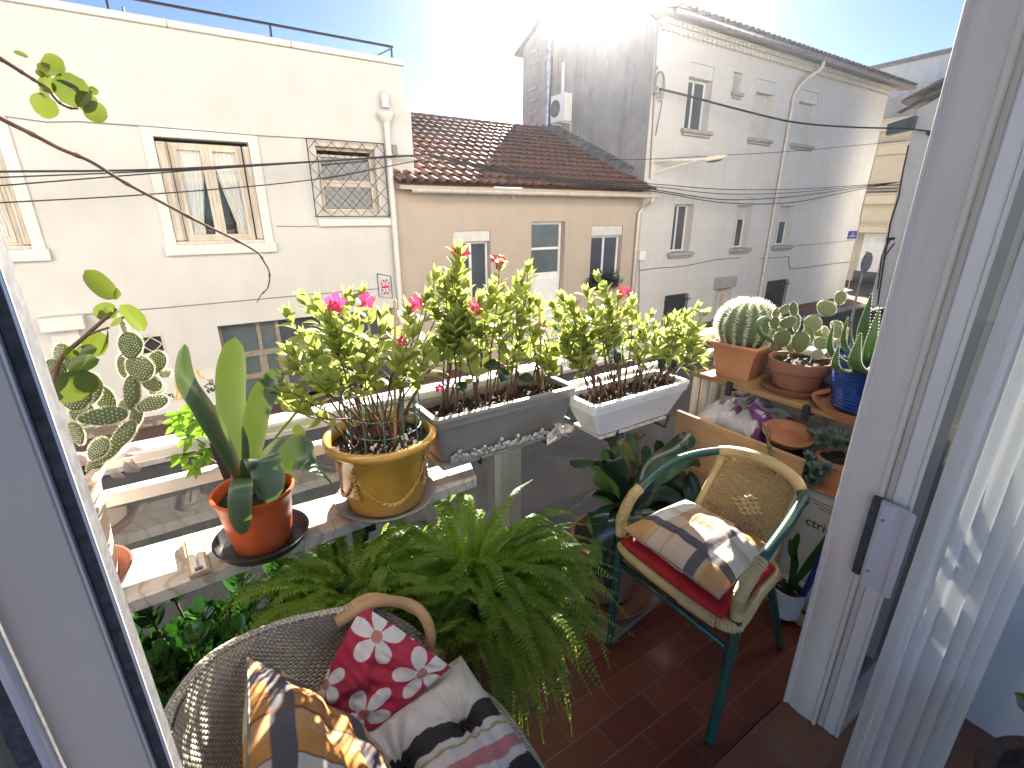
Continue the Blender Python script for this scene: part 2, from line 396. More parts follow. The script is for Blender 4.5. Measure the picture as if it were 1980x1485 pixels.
def wood(name, a, b, c3, sx=(1, 12, 12), s=3.0):
    m = N(name); c = m.coord('Object', sx); n1 = m.noise(c, s, 5, .65)
    k = m.mix(m.ramp(n1, [(.32, 0.), (.68, 1.)]), a, b)
    k = m.mix(m.math('MULTIPLY', m.ramp(m.noise(m.coord(), 9, 5, .7), [(.5, 0.), (.75, 1.)]), .5), k, c3)
    return m.done(m.bsdf(k, .6, .3, 0, m.bump(n1, .25, .002)))
M['wood_shelf'] = wood('shelf_wood', (.36, .22, .10), (.23, .13, .06), (.10, .07, .05), (14, 1, 14))
M['wood_board'] = wood('pale_pine_board', (.50, .31, .17), (.40, .235, .12), (.26, .14, .07), (12, 1, 12), 2.2)
M['wood_grey'] = wood('grey_weathered_plank', (.34, .29, .23), (.22, .18, .14), (.12, .1, .08), (10, 1, 10))
M['bamboo'] = wood('dry_cane', (.55, .40, .22), (.40, .27, .14), (.25, .16, .09), (8, 8, 1), 6)
M['rattan'] = wood('glossy_rattan', (.50, .32, .16), (.40, .24, .11), (.22, .12, .05), (5, 5, 5), 4)
def wicker(name, col, dark, nu, nv, hole=.3, rib=False, holes=True):
    m = N(name); u_ = m.n('ShaderNodeAttribute', attribute_name='Col'); sp = m.n('ShaderNodeSeparateColor'); m.l(u_.outputs['Color'], sp.inputs[0])
    su = m.math('MULTIPLY', sp.outputs[0], float(nu)); sv = m.math('MULTIPLY', sp.outputs[1], float(nv))
    fu = m.math('FRACT', su); fv = m.math('FRACT', sv)
    hu = m.math('SINE', m.math('MULTIPLY', su, pi)); hv = m.math('SINE', m.math('MULTIPLY', sv, pi))
    wv = m.math('MULTIPLY', hu, hv)
    au = m.math('ABSOLUTE', m.math('SUBTRACT', fu, .5)); av = m.math('ABSOLUTE', m.math('SUBTRACT', fv, .5))
    if rib:   # tight strands crossing upright ribs: slits between strands
        gap = m.math('MULTIPLY', m.math('GREATER_THAN', av, .5-hole*.5), m.math('LESS_THAN', au, .33))
    else:
        gap = m.math('MULTIPLY', m.math('GREATER_THAN', av, .5-hole*.5), m.math('GREATER_THAN', au, .5-hole*.5))
    c = m.mix(m.ramp(m.noise(m.coord(), 60, 3), [(.3, 0.), (.7, 1.)]), col, tuple(x*.72 for x in col))
    c = m.mix(m.math('MULTIPLY', m.ramp(wv, [(0., 1.), (.45, 0.)]), .35), c, dark)
    h = m.math('ADD', wv, m.math('SUBTRACT', 1.0, m.math('MULTIPLY', av, 2.2)))
    if not holes: c = m.mix(gap, c, (.035, .026, .018))  # near black painted in for the darkness of open gaps
    b = m.bsdf(c, .5, .35, 0, m.bump(h, .8, .004))
    if not holes: return m.done(b)
    t = m.n('ShaderNodeBsdfTransparent'); x = m.n('ShaderNodeMixShader'); m.l(gap, x.inputs[0]); m.l(b, x.inputs[1]); m.l(t.outputs[0], x.inputs[2])
    return m.done(x.outputs[0])
M['wicker'] = wicker('grey_beige_wicker', (.78, .70, .56), (.42, .35, .25), 150, 46, .30, holes=False)
M['rattan_weave'] = wicker('straw_plastic_weave', (.62, .47, .21), (.22, .15, .05), 17, 32, .40, True)
M['straw_tube'] = mk('straw_wrapped_tube', (.62, .46, .20), .45, .45, 0, (.50, .36, .15), 20)
M['green_tube'] = mk('green_painted_tube', (.018, .085, .062), .28, .6, 0, (.012, .06, .045), 10)
M['cloth'] = colmat('printed_cloth')
M['red_cloth'] = mk('red_cloth', (.50, .02, .025), .7, .3, 0, (.38, .015, .02), 14, bump=.5, bs=60)
M['terracotta'] = mk('terracotta_pot', (.50, .22, .11), .7, .3, 0, (.42, .18, .095), 9, bump=.25, bs=60)
M['terracotta_pale'] = mk('lime_stained_terracotta', (.62, .42, .32), .8, .25, 0, (.72, .62, .54), 7, bump=.25, bs=60)
M['terracotta_dark'] = mk('dirty_terracotta', (.30, .125, .075), .75, .3, 0, (.20, .10, .075), 10, lo=.3, hi=.7, bump=.35, bs=60)
M['orange_plastic'] = mk('orange_plastic_pot', (.58, .105, .03), .35, .5, 0, (.50, .09, .03), 8)
M['mustard'] = mk('mustard_glaze', (.54, .30, .055), .2, .6, 0, (.44, .22, .035), 12, bump=.15, bs=25, **{'Coat Weight': .4})
M['blue_glaze'] = mk('blue_glaze', (.008, .045, .24), .12, .7, 0, (.006, .03, .15), 9, **{'Coat Weight': .5})
M['black_plastic'] = mk('black_plastic', (.025, .025, .028), .35, .5)
M['grey_plastic'] = mk('grey_plastic', (.25, .25, .24), .5, .4, 0, (.3, .29, .27), 8)
M['taupe_plastic'] = mk('taupe_plastic_trough', (.36, .315, .265), .5, .4, 0, (.30, .26, .215), 9)
M['white_plastic'] = mk('white_plastic_trough', (.78, .78, .74), .42, .45, 0, (.68, .675, .63), 7, lo=.5, hi=.8)
M['lime_crust'] = mk('lime_crust', (.66, .62, .56), .95, .1, 0, (.40, .33, .26), 60, bump=1., bs=120)
def soilmat():
    m = N('potting_soil'); c = m.coord(); k = m.ramp(m.noise(c, 95, 5, .8), [(.35, (.012, .009, .007)), (.55, (.05, .032, .022)), (.66, (.16, .10, .07)), (.78, (.30, .22, .16))])
    return m.done(m.bsdf(k, .75, .4, 0, m.bump(m.noise(c, 90, 5, .8), 1., .012)))
M['soil'] = soilmat()
M['twig'] = mk('brown_twig', (.17, .10, .065), .7, .3, 0, (.10, .06, .045), 40)
M['green_stem'] = mk('green_stem', (.14, .17, .05), .6, .3, 0, (.16, .11, .06), 20)
M['lf_mand'] = leafmat('yellow_green_leaf', (.13, .20, .045), (.30, .32, .10), (.38, .44, .11), .55, .4)
M['lf_fern'] = leafmat('fern_leaf', (.075, .17, .018), (.20, .29, .04), (.38, .52, .05), .58, .42)
M['lf_jade'] = leafmat('jade_leaf', (.018, .075, .013), (.04, .12, .022), (.04, .15, .012), .18, .14, .6)
M['lf_clivia'] = leafmat('strap_leaf', (.04, .085, .045), (.065, .11, .065), (.07, .10, .01), .22, .3, .5, (.12, .18, .08))
M['lf_dark'] = leafmat('dark_strap_leaf', (.012, .034, .020), (.020, .050, .028), (.02, .045, .01), .12, .22, .6)
M['lf_hoya'] = leafmat('olive_leaf', (.07, .12, .018), (.15, .18, .03), (.11, .145, .016), .4, .22)
M['lf_blue'] = leafmat('blue_green_succulent_leaf', (.14, .20, .16), (.19, .25, .20), (.10, .2, .08), .12, .5)
M['lf_aloe'] = leafmat('aloe_leaf', (.07, .13, .06), (.11, .18, .08), (.12, .24, .05), .2, .35)
M['lf_bright'] = leafmat('bright_leaf', (.12, .26, .015), (.20, .32, .03), (.18, .36, .03), .5, .3)
M['pad'] = leafmat('prickly_pear_pad', (.13, .175, .06), (.19, .21, .09), (.16, .24, .03), .2, .55)
M['cactus'] = mk('cactus_skin', (.10, .15, .085), .6, .3, 0, (.07, .105, .06), 12)
M['spine'] = leafmat('pale_spines', (.75, .70, .50), (.85, .82, .65), (.9, .85, .6), .5, .5)
M['petal'] = leafmat('pink_petal', (.58, .02, .09), (.68, .07, .17), (.85, .05, .16), .5, .4)
M['petal_white'] = leafmat('white_petal', (.8, .8, .8), (.85, .85, .82), (.9, .9, .9), .5, .5)
M['wire_green'] = mk('green_wire_mesh', (.03, .10, .07), .45, .5)
M['blue_plastic'] = mk('blue_plastic_handle', (.02, .035, .42), .35, .5)
M['carton'] = mk('white_carton', (.55, .56, .52), .7, .3, 0, (.48, .48, .44), 4)
M['paint_blue'] = mk('blue_enamel', (.03, .05, .25), .35, .5)
M['ink'] = mk('black_paint', (.02, .02, .02), .6, .3)
M['yellow_paint'] = mk('yellow_paint', (.85, .48, .03), .6, .3)
M['leather_brown'] = mk('dark_brown_wicker', (.06, .025, .018), .5, .4, 0, (.10, .05, .03), 60, bump=.5, bs=60)
# ---------------------------------------------------------------- the street and its buildings
Y0 = 10.0; ZG = -2.05
def FX(px, py, Y=Y0): return P(px, py, Y=Y).x
def FZ(px, py, Y=Y0): return P(px, py, Y=Y).z
def rect(tl, br, Y=Y0):
    a = P(*tl, Y=Y); b = P(*br, Y=Y); return (a.x, b.x, b.z, a.z)      # x0,x1,z0,z1
def wallgrid(mb, x0, x1, z0, z1, Y, ops, depth=.25, skip=(), step=1.6):
    """facade skin at Y with openings (x0,x1,z0,z1[,depth]) and their reveals"""
    xs = sorted({x0, x1, *[v for o in list(ops)+list(skip) for v in o[:2] if x0 < v < x1]})
    zs = sorted({z0, z1, *[v for o in list(ops)+list(skip) for v in o[2:4] if z0 < v < z1]})
    for i in range(len(xs)-1):
        for j in range(len(zs)-1):
            cx = (xs[i]+xs[i+1])/2; cz = (zs[j]+zs[j+1])/2
            if any(o[0] < cx < o[1] and o[2] < cz < o[3] for o in list(ops)+list(skip)): continue
            mb.add([(xs[i], Y, zs[j]), (xs[i+1], Y, zs[j]), (xs[i+1], Y, zs[j+1]), (xs[i], Y, zs[j+1])], [(0, 1, 2, 3)])
    for o in ops:
        a, b, c, d = o[:4]; e = Y+(o[4] if len(o) > 4 else depth)
        mb.add([(a,Y,c),(b,Y,c),(b,Y,d),(a,Y,d),(a,e,c),(b,e,c),(b,e,d),(a,e,d)], [(0,4,5,1),(1,5,6,2),(2,6,7,3),(3,7,4,0)])
def frame(mb, x0, x1, z0, z1, y0, y1, w, mull=(), trans=()):
    """window frame of bars between y0 and y1"""
    mb.bbox((x0, y0, z0), (x0+w, y1, z1), .003); mb.bbox((x1-w, y0, z0), (x1, y1, z1), .003)
    mb.bbox((x0+w, y0, z0), (x1-w, y1, z0+w), .003); mb.bbox((x0+w, y0, z1-w), (x1-w, y1, z1), .003)
    for m_ in mull: mb.bbox((m_-w*.6, y0+.002, z0+w), (m_+w*.6, y1-.002, z1-w), .003)
    for t_ in trans: mb.bbox((x0+w, y0+.002, t_-w*.5), (x1-w, y1-.002, t_+w*.5), .003)
def slats(mb, x0, x1, z0, z1, y, pitch=.05, amp=.008):
    n = max(2, int((z1-z0)/pitch)); vs = []
    for i in range(n+1):
        z = z1-(z1-z0)*i/n
        vs += [(x0, y, z), (x1, y, z)]
        if i < n: zz = z-(z1-z0)/n*.8; vs += [(x0, y-amp, zz), (x1, y-amp, zz)]
    mb.add(vs, [(2*i, 2*i+1, 2*i+3, 2*i+2) for i in range(len(vs)//2-1)])
def pane_q(x0, x1, z0, z1, y):
    b = MB(); b.box((x0, y, z0), (x1, y+.006, z1)); return b
def tiles(mb, x0, x1, ya, za, yb, zb, pitch=.235, row=.36, skipf=None, rr=R):
    """barrel tiles laid in rows from the eave (ya,za) up to (yb,zb)"""
    L = math.hypot(yb-ya, zb-za); dy = (yb-ya)/L; dz = (zb-za)/L; nx_, ny_, nz_ = 0, -dz, dy
    nc = int((x1-x0)/pitch); nr = int(L/row)+1
    for c in range(nc+1):
        for k in (0, 1):
            for r_ in range(nr):
                xc = x0+(c+.5*k)*pitch+rr.uniform(-.008, .008)
                s0 = r_*row-(.06 if k == 0 else 0)+rr.uniform(-.015, .015); s1 = min(s0+row+.05, L)
                if s1-s0 < .05 or xc > x1+.05: continue
                if skipf and skipf(xc, (s0+s1)/2*dy+ya): continue
                v = rr.random(); tl = rr.uniform(-.01, .01); vs = []; ns = 5
                ra, rb = (.078, .064) if k == 0 else (.066, .078)
                for (s_, rad_, lift) in ((s0, ra, .055), (s1, rb, .012)):
                    for q in range(ns+1):
                        a = pi*q/ns
                        if k == 0: ox = -cos(a)*rad_*1.05; oh = sin(a)*rad_*.95+lift
                        else: ox = -cos(a)*rad_*1.1; oh = -sin(a)*rad_*.75+lift+.02
                        vs.append((xc+ox+tl*(s_ == s1), ya+dy*s_+ny_*oh, za+dz*s_+nz_*oh))
                mb.add(vs, [(q, q+1, q+ns+2, q+ns+1) for q in range(ns)], [(v, 0, 0)]*len(vs))
                if k == 0:   # butt end thickness
                    e = [(p[0], p[1]-ny_*.016, p[2]-nz_*.016) for p in vs[:ns+1]]
                    mb.add(vs[:ns+1]+e, [(q+1, q, q+ns+1, q+ns+2) for q in range(ns)], [(v, 0, 0)]*(2*ns+2))
def cable(name, label, pts, r=.012, m='cable', group='overhead street cables', n=40, cat='cable'):
    mb = MB(); mb.tube(spline(pts, n), r, 6); p = pts[0]
    return single(name, label, cat, mb, M[m], p, group, True)

# ground ---------------------------------------------------------
mb = MB(); mb.add([(-70,-40,ZG-.15),(110,-40,ZG-.15),(110,90,ZG-.15),(-70,90,ZG-.15)], [(0,1,2,3)]); struct('ground', mb, M['asphalt'])
mb = MB(); mb.add([(-60,-3,ZG-.146),(22,-3,ZG-.146),(60,-3,ZG-.146),(60,8.6,ZG-.146),(-60,8.6,ZG-.146)], [(0,1,2,3,4)]); struct('road', mb, M['asphalt'])
mb = MB(); mb.bbox((-60, 8.7, ZG-.14), (24.2, Y0+.3, ZG), .01); struct('pavement', mb, M['pavement_red'])
mb = MB(); mb.bbox((-60, 8.58, ZG-.142), (24.2, 8.697, ZG+.004), .015); struct('kerb', mb, M['sill'])
mb = MB(); mb.bbox((-60, 1.5, ZG-.14), (21, 4.2, ZG), .01); struct('near_pavement', mb, M['paving'])

# ================= pale rendered house on the left ===============
xr_low = FX(768, 525); xr_top = FX(779, 170); xr_mid = FX(797, 262)
z_par = FZ(700, 116); z_sh = FZ(795, 213)
W1o = rect((296, 264), (511, 468)); W1t = rect((272, 244), (532, 487))
W0o = list(rect((-60, 250), (64, 484))); W0t = list(rect((-90, 230), (90, 498)))
W0o = [W0o[1]-(W1o[1]-W1o[0]), W0o[1], W0o[2], W0o[3]]; W0o[2:] = W1o[2:]; W0t = [W0o[0]-.16, W0o[1]+.16, W1t[2], W1t[3]]
W2o = rect((609, 282), (735, 414)); VO = rect((262, 650), (325, 684)); GO = rect((420, 631), (768, 900)); GO = (GO[0], xr_low-.14, ZG, GO[3])
lb = T('rendered_house', 'flat roofed pale rendered house with a barred window and a roof rail', 'house', (FX(300, 700), Y0, ZG))
mb = MB(); wallgrid(mb, -9, xr_mid, ZG, z_par, Y0, [tuple(W0o), W1o, W2o, VO+(.12,), GO+(.35,)], .22, skip=[(xr_top, xr_mid+1, z_sh, z_par+1)])
mb.add([(xr_mid,Y0,ZG),(xr_mid,Y0+7,ZG),(xr_mid,Y0+7,z_sh),(xr_mid,Y0,z_sh),(xr_top,Y0,z_sh),(xr_top,Y0+7,z_sh),(xr_top,Y0+7,z_par),(xr_top,Y0,z_par)],
       [(0,1,2,3),(3,2,5,4),(4,5,6,7)])
mb.add([(-9,Y0+7,ZG),(xr_mid,Y0+7,ZG),(xr_mid,Y0+7,z_par),(-9,Y0+7,z_par),(-9,Y0,ZG),(-9,Y0,z_par)], [(1,0,3,2),(0,4,5,3)])
mb.add([(-9,Y0+.01,z_par-.02),(xr_top-.01,Y0+.01,z_par-.02),(xr_top-.01,Y0+6.99,z_par-.02),(-9,Y0+6.99,z_par-.02)], [(0,1,2,3)])
wall = lb.part('wall', mb, M['white_wall'])
zc = FZ(700, 101, Y0-.07)
mb = MB(); xs = [-9, -4.2, FX(320, 35), FX(560, 75), xr_top+.07]
for i in range(4): mb.bbox((xs[i]+.003, Y0-.07, z_par+.003), (xs[i+1]-.003, Y0+.3, zc), .012)
lb.part('coping', mb, M['white_trim'])
def trim(o, t, name):
    mb = MB(); y0, y1 = Y0-.035, Y0+.004
    mb.bbox((t[0], y0, t[2]), (o[0]-.002, y1, t[3]), .006); mb.bbox((o[1]+.002, y0, t[2]), (t[1], y1, t[3]), .006)
    mb.bbox((o[0]-.002, y0+.001, o[3]+.002), (o[1]+.002, y1, t[3]-.001), .006); mb.bbox((t[0]-.03, y0-.05, t[2]-.002), (t[1]+.03, y1, o[2]-.004), .008)
    return mb
def casement(o, nm='window', curt=True):
    x0, x1, z0, z1 = o; w = lb.part(nm, trim(o, (x0-.155, x1+.155, z0-.17, z1+.15), nm), M['white_trim'])
    xm = (x0+x1)/2+.02; mb = MB(); a = x0+.16; b = x1-.11
    frame(mb, a, b, z0+.04, z1-.05, Y0+.13, Y0+.19, .05, (xm,))
    for (p, q) in ((a+.05, xm-.03), (xm+.03, b-.05)): frame(mb, p, q, z0+.09, z1-.1, Y0+.115, Y0+.165, .055, (), (z0+(z1-z0)*.80,) if 0 else ())
    mb.bbox((x0, Y0+.02, z0-.003), (x1, Y0+.2, z0+.045), .004)
    lb.part('frame', mb, M['wood_pale'], w)
    pm = MB(); pm.add([(a+.05, Y0+.15, z0+.09), (b-.05, Y0+.15, z0+.09), (b-.05, Y0+.15, z1-.1), (a+.05, Y0+.15, z1-.1)], [(0, 1, 2, 3)]); lb.part('pane', pm, M['pane_clear'], w)
    for (p, q, s) in ((a+.07, xm-.04, -1), (xm+.04, b-.07, 1)):
        def cf(u, v, p=p, q=q, s=s):
            zz = z0+.12+(z1-z0-.25)*v; k = (1-v); drift = .55*k**1.2 if v > .12 else .55*k**1.2*.85
            fu = u if s < 0 else 1-u
            x = (p if s < 0 else q)+(-s)*(q-p)*fu*(1-drift)
            if s > 0: x += .10*k*(q-p)
            return (x, Y0+.205+.016*sin(fu*38+v*2), zz)
        mb = MB(); mb.grid(cf, 48, 14); lb.part('curtain', mb, M['curtain_thin'], w, True)
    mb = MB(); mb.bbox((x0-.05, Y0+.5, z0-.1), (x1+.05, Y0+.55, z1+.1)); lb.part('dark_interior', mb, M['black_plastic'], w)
    for s in (-1, 1):   # folded wooden shutters standing against the reveal
        mb = MB(); e = x0 if s < 0 else x1
        for k in range(2 if s > 0 else 2):
            y_ = Y0+.005+k*.05; wd = .12 if s < 0 else .075
            xa, xb = (e+.006+k*.012, e+wd+k*.03) if s < 0 else (e-wd-k*.02, e-.006-k*.01)
            frame(mb, xa, xb, z0+.06, z1-.06, y_, y_+.032, .028, (), (z0+(z1-z0)*.42, z0+(z1-z0)*.6, z0+.25, z1-.3))
            mb.box((xa+.02, y_+.012, z0+.09), (xb-.02, y_+.02, z1-.09))
        lb.part('shutter', mb, M['wood_pale'], w)
    return w
casement(W1o); casement(tuple(W0o))
# barred window
x0, x1, z0, z1 = W2o
mb = MB(); frame(mb, x0, x1, z0, z1, Y0+.14, Y0+.2, .05, (), (z0+(z1-z0)*.46,)); frame(mb, x0+.05, x1-.05, z0+.05, z1-.12, Y0+.12, Y0+.17, .045, (), (z0+(z1-z0)*.44, z0+(z1-z0)*.50))
mb.bbox((x0-.02, Y0-.012, z1+.002), (x1+.03, Y0+.03, z1+.10), .004)
w2 = lb.part('window', mb, M['wood_pale'])
lb.part('pane', pane_q(x0+.1, x1-.1, z0+.1, z1-.17, Y0+.15), M['pane_dark'], w2)
s_ = rect((614, 423), (754, 436)); mb = MB(); mb.bbox((s_[0], Y0-.09, s_[2]), (s_[1], Y0+.01, s_[3]), .01); lb.part('sill', mb, M['white_trim'], w2)
g = rect((592, 267), (753, 418), Y0-.1); mb = MB(); gy = Y0-.1
for (a, b) in (((g[0], g[2]), (g[1], g[2])), ((g[0], g[3]), (g[1], g[3])), ((g[0], g[2]), (g[0], g[3])), ((g[1], g[2]), (g[1], g[3]))):
    mb.tube([(a[0], gy, a[1]), (b[0], gy, b[1])], .010, 6)
W_, H_ = g[1]-g[0], g[3]-g[2]; nD = 8; dd = W_/5
for s in (1, -1):
    for k in range(-8, 16):
        q = k*dd; pts = []
        # line z = s*(x)*1.15+q clipped
        for t in range(0, 61):
            x = W_*t/60; z = (s*x*1.0+q) if s > 0 else (-x*1.0+q)
            if 0 <= z <= H_: pts.append((g[0]+x, gy+.005*s, g[2]+z))
        if len(pts) > 1: mb.tube([pts[0], pts[-1]], .0055, 4)
for (a, b) in ((g[0], g[2]), (g[1], g[2]), (g[0], g[3]), (g[1], g[3])): mb.tube([(a, gy, b), (a, Y0+.02, b)], .008, 5)
lb.part('window_bars', mb, M['black_iron'], w2)
# vent with a diamond grille
x0, x1, z0, z1 = VO; mb = MB(); frame(mb, x0, x1, z0, z1, Y0+.01, Y0+.06, .045)
cx_, cz_ = (x0+x1)/2, (z0+z1)/2
for a, b in (((x0+.05, cz_), (cx_, z1-.05)), ((cx_, z1-.05), (x1-.05, cz_)), ((x1-.05, cz_), (cx_, z0+.05)), ((cx_, z0+.05), (x0+.05, cz_))):
    mb.tube([(a[0], Y0+.03, a[1]), (b[0], Y0+.03, b[1])], .01, 5)
v_ = lb.part('vent', mb, M['wood_pale']); mb = MB(); mb.box((x0, Y0+.09, z0), (x1, Y0+.1, z1)); lb.part('vent_back', mb, M['black_plastic'], v_)
s_ = rect((71, 617), (167, 636), Y0-.2); mb = MB(); mb.bbox((s_[0], Y0-.22, s_[2]), (s_[1], Y0+.01, s_[3]), .01); mb.bbox((s_[0]+.05, Y0-.05, s_[2]-.5), (s_[1]-.12, Y0+.006, s_[2]-.002), .006); lb.part('ledge', mb, M['white_trim'])
# workshop front: frosted panes in tan frames
x0, x1, z0, z1 = GO; mb = MB(); y_ = Y0+.2; zt = FZ(520, 679, y_)
mul = [FX(500, 640, y_), FX(512, 720, y_)+.35, FX(640, 640, y_), x1-.5]
mb.bbox((x0, y_, z1-.05), (x1, y_+.06, z1), .004); mb.bbox((x0, y_-.01, zt-.06), (x1, y_+.07, zt+.05), .004); mb.bbox((x0, y_, z0), (x0+.06, y_+.06, z1-.05), .004)
for k, xx in enumerate(mul): mb.bbox((xx-.035, y_+.001, zt+.05), (xx+.035, y_+.059, z1-.05), .003); mb.bbox((xx-.07, y_+.001, z0), (xx+.07, y_+.061, zt-.06), .003)
mb.bbox((x1-.06, y_, z0), (x1, y_+.06, z1-.05), .004); mb.bbox((x0+.06, y_+.002, z0+.5), (x1-.06, y_+.058, z0+.6), .003)
sh = lb.part('workshop_front', mb, M['wood_grey'])
lb.part('pane', pane_q(x0, mul[1], z0, z1, y_+.03), M['pane_frost'], sh); lb.part('pane', pane_q(mul[1]+.005, x1, z0, z1, y_+.034), M['pane_dark'], sh)
# cobbled base
s_ = (FX(150, 830), x0-.006, ZG, FZ(344, 795)); mb = MB(); mb.bbox((-9, Y0-.05, s_[2]-.1), (s_[1], Y0+.004, s_[3]), .02); lb.part('cobble_base', mb, M['cobble'])
# thin cables clipped to the wall
mb = MB(); mb.tube([P(8, 225, Y=Y0-.012), P(90, 236, Y=Y0-.012), P(150, 235, Y=Y0-.012), P(270, 243, Y=Y0-.04), P(500, 262, Y=Y0-.04), P(590, 267, Y=Y0-.012)], .007, 5)
mb.tube([P(534, 437, Y=Y0-.012), P(580, 438, Y=Y0-.012), P(612, 437, Y=Y0-.012)], .007, 5)
mb.tube([P(165, 608, Y=Y0-.012), P(350, 592, Y=Y0-.012), P(560, 573, Y=Y0-.012), P(732, 558, Y=Y0-.012)], .008, 5)
lb.part('wall_cable', mb, M['cable_grey'])
# roof rail
yr = Y0+.12; mb = MB()
def rr_(px, py): return P(px, py, Y=yr)
top0 = rr_(268, 2); top1 = rr_(760, 91); zr = (top0.z+top1.z)/2
mb.tube([(-8.5, yr, top1.z+.02), (top1.x, yr, top1.z)], .022, 6)
for px, py in ((210, 18), (525, 72), (758, 111)):
    q = rr_(px, py); mb.tube([(q.x, yr, zc-.02), (q.x, yr, top1.z)], .018, 6)
for xx in (-6.5, -4.6): mb.tube([(xx, yr, zc-.02), (xx, yr, top1.z)], .018, 6)
mb.tube([(top1.x-.02, yr, top1.z-.02), (top1.x-.42, yr, zc-.01)], .012, 5); q = rr_(240, 25); mb.tube([(q.x, yr, zc-.02), (q.x, yr, zc+.1)], .015, 5)
lb.part('roof_rail', mb, M['black_iron'])
# rain pipe with hopper
mb = MB(); a = P(746, 232, Y=Y0-.09); c = P(773, 560, Y=Y0-.09); px_ = (a.x+c.x)/2
mb.tube([(px_, Y0-.09, ZG), (px_, Y0-.09, a.z)], .058, 12)
mb.lathe([(.058, a.z-.25), (.07, a.z-.05), (.14, a.z+.02), (.15, a.z+.06), (.165, a.z+.08), (.165, a.z+.12), (.15, a.z+.12), (.13, a.z+.05), (.0, a.z+.05)], (px_, Y0-.10, 0), 20)
el = [(px_, Y0+.02, a.z+.42), (px_, Y0-.06, a.z+.42), (px_, Y0-.1, a.z+.38), (px_, Y0-.11, a.z+.3), (px_, Y0-.11, a.z+.2)]
mb.tube(spline(el, 10), .075, 12)
for zz in (FZ(750, 300), FZ(760, 450), FZ(770, 640)): mb.lathe([(.058, zz-.02), (.07, zz-.018), (.07, zz+.018), (.058, zz+.02)], (px_, Y0-.09, 0), 12)
lb.part('rain_pipe', mb, M['white_trim'], None, True, 40)
# junction box and bracket where the street cables are tied
q = P(762, 290, Y=Y0-.04); mb = MB(); mb.bbox((q.x-.05, Y0-.08, q.z-.09), (q.x+.05, Y0, q.z+.09), .006)
q = P(765, 300, Y=Y0-.2); mb.tube([(q.x-.1, Y0, q.z), (q.x+.05, Y0-.2, q.z), (q.x+.9, Y0-.25, q.z+.01)], .02, 6); lb.part('cable_bracket', mb, M['cable_grey'])

# painted sign with a yellow bird
s_ = rect((300, 712), (426, 782)); Ys = Y0-.012
sg = T('painted_wall_sign', 'white painted panel with a yellow long legged bird and black handwriting', 'sign', ((s_[0]+s_[1])/2, Y0, s_[2]))
mb = MB(); mb.bbox((s_[0]-.35, Ys, FZ(430, 782)-.02), (FX(424, 750), Y0-.001, FZ(425, 709)), .003); sg.part('panel', mb, M['white_trim'])
mb = MB(); Yb = Ys-.004
def blob(pts, k=28):
    c = spline([P(x, y, Y=Yb) for x, y in pts+[pts[0]]], k)[:-1]; mb.slab(c, (0, -1, 0), .003)
blob([(350, 727), (358, 732), (361, 745), (356, 757), (347, 757), (339, 748), (340, 735)])
for a, b, w in (((343, 755), (341, 770), .012), ((352, 755), (352, 768), .012), ((341, 769), (334, 774), .009), ((341, 769), (344, 774), .009), ((352, 767), (348, 772), .009), ((352, 767), (358, 771), .009), ((352, 767), (353, 773), .008)):
    mb.tube([P(*a, Y=Yb), P(*b, Y=Yb)], w, 6)
sg.part('bird', mb, M['yellow_paint']); mb = MB()
blob([(377, 717), (384, 716), (386, 725), (397, 732), (390, 732), (383, 726)], 20)
sg.part('bird_head', mb, M['yellow_paint'])
def stroke(strs, r=.008):
    for st in strs: mb.tube(spline([P(x, y, Y=Yb) for x, y in st], max(8, len(st)*5)), r, 5)
mb = MB()
stroke([[(320, 761), (321, 768), (324, 766), (327, 762), (328, 768), (329, 763), (333, 762), (334, 768), (338, 767)], [(303, 764), (308, 761), (307, 768), (314, 767)],
        [(357, 762), (362, 758), (360, 756), (357, 761), (360, 766), (365, 762), (366, 765), (370, 760), (373, 764)],
        [(400, 758), (402, 753), (404, 760), (407, 752), (410, 750), (410, 757), (414, 752)], [(394, 748), (404, 741), (396, 747), (402, 750), (413, 756), (414, 745), (404, 743)],
        [(407, 741), (411, 737), (409, 734), (405, 738), (408, 743), (413, 740)], [(401, 734), (403, 736)]])
sg.part('lettering', mb, M['ink'])
# flag tile in its wire frame
f0 = P(737, 541, Y=Y0-.03); f1 = P(754, 568, Y=Y0-.03); w_, h_ = (f1.x-f0.x)*1.0, f0.z-f1.z
fl = T('flag_plaque', 'small union flag plaque in a thin wire frame beside the rain pipe', 'plaque', (f0.x+w_/2, Y0, f1.z))
mb = MB()
def flagcol(u, v):
    x = u*2-1; y = v*2-1
    if abs(x) < .13 or abs(y) < .16: return (.55, .03, .05)
    if abs(x) < .24 or abs(y) < .30: return (.75, .73, .72)
    d = abs(abs(x)-abs(y))
    if d < .07: return (.55, .03, .05)
    if d < .26: return (.75, .73, .72)
    return (.05, .06, .20)
mb.grid(lambda u, v: (f0.x+w_*u, Y0-.03, f1.z+h_*v), 40, 40, flagcol)
fl.part('plaque_face', mb, M['cloth']); mb = MB(); mb.box((f0.x, Y0-.028, f1.z), (f0.x+w_, Y0-.012, f0.z)); fl.part('plaque_back', mb, M['white_trim'])
mb = MB(); p = [(f0.x-.07, Y0-.02, f0.z+.13), (f0.x+w_+.05, Y0-.02, f0.z+.06), (f0.x+w_+.05, Y0-.02, f1.z-.1), (f0.x-.07, Y0-.02, f1.z-.04)]
mb.tube(p+[p[0]], .007, 5); fl.part('wire_frame', mb, M['black_iron'])

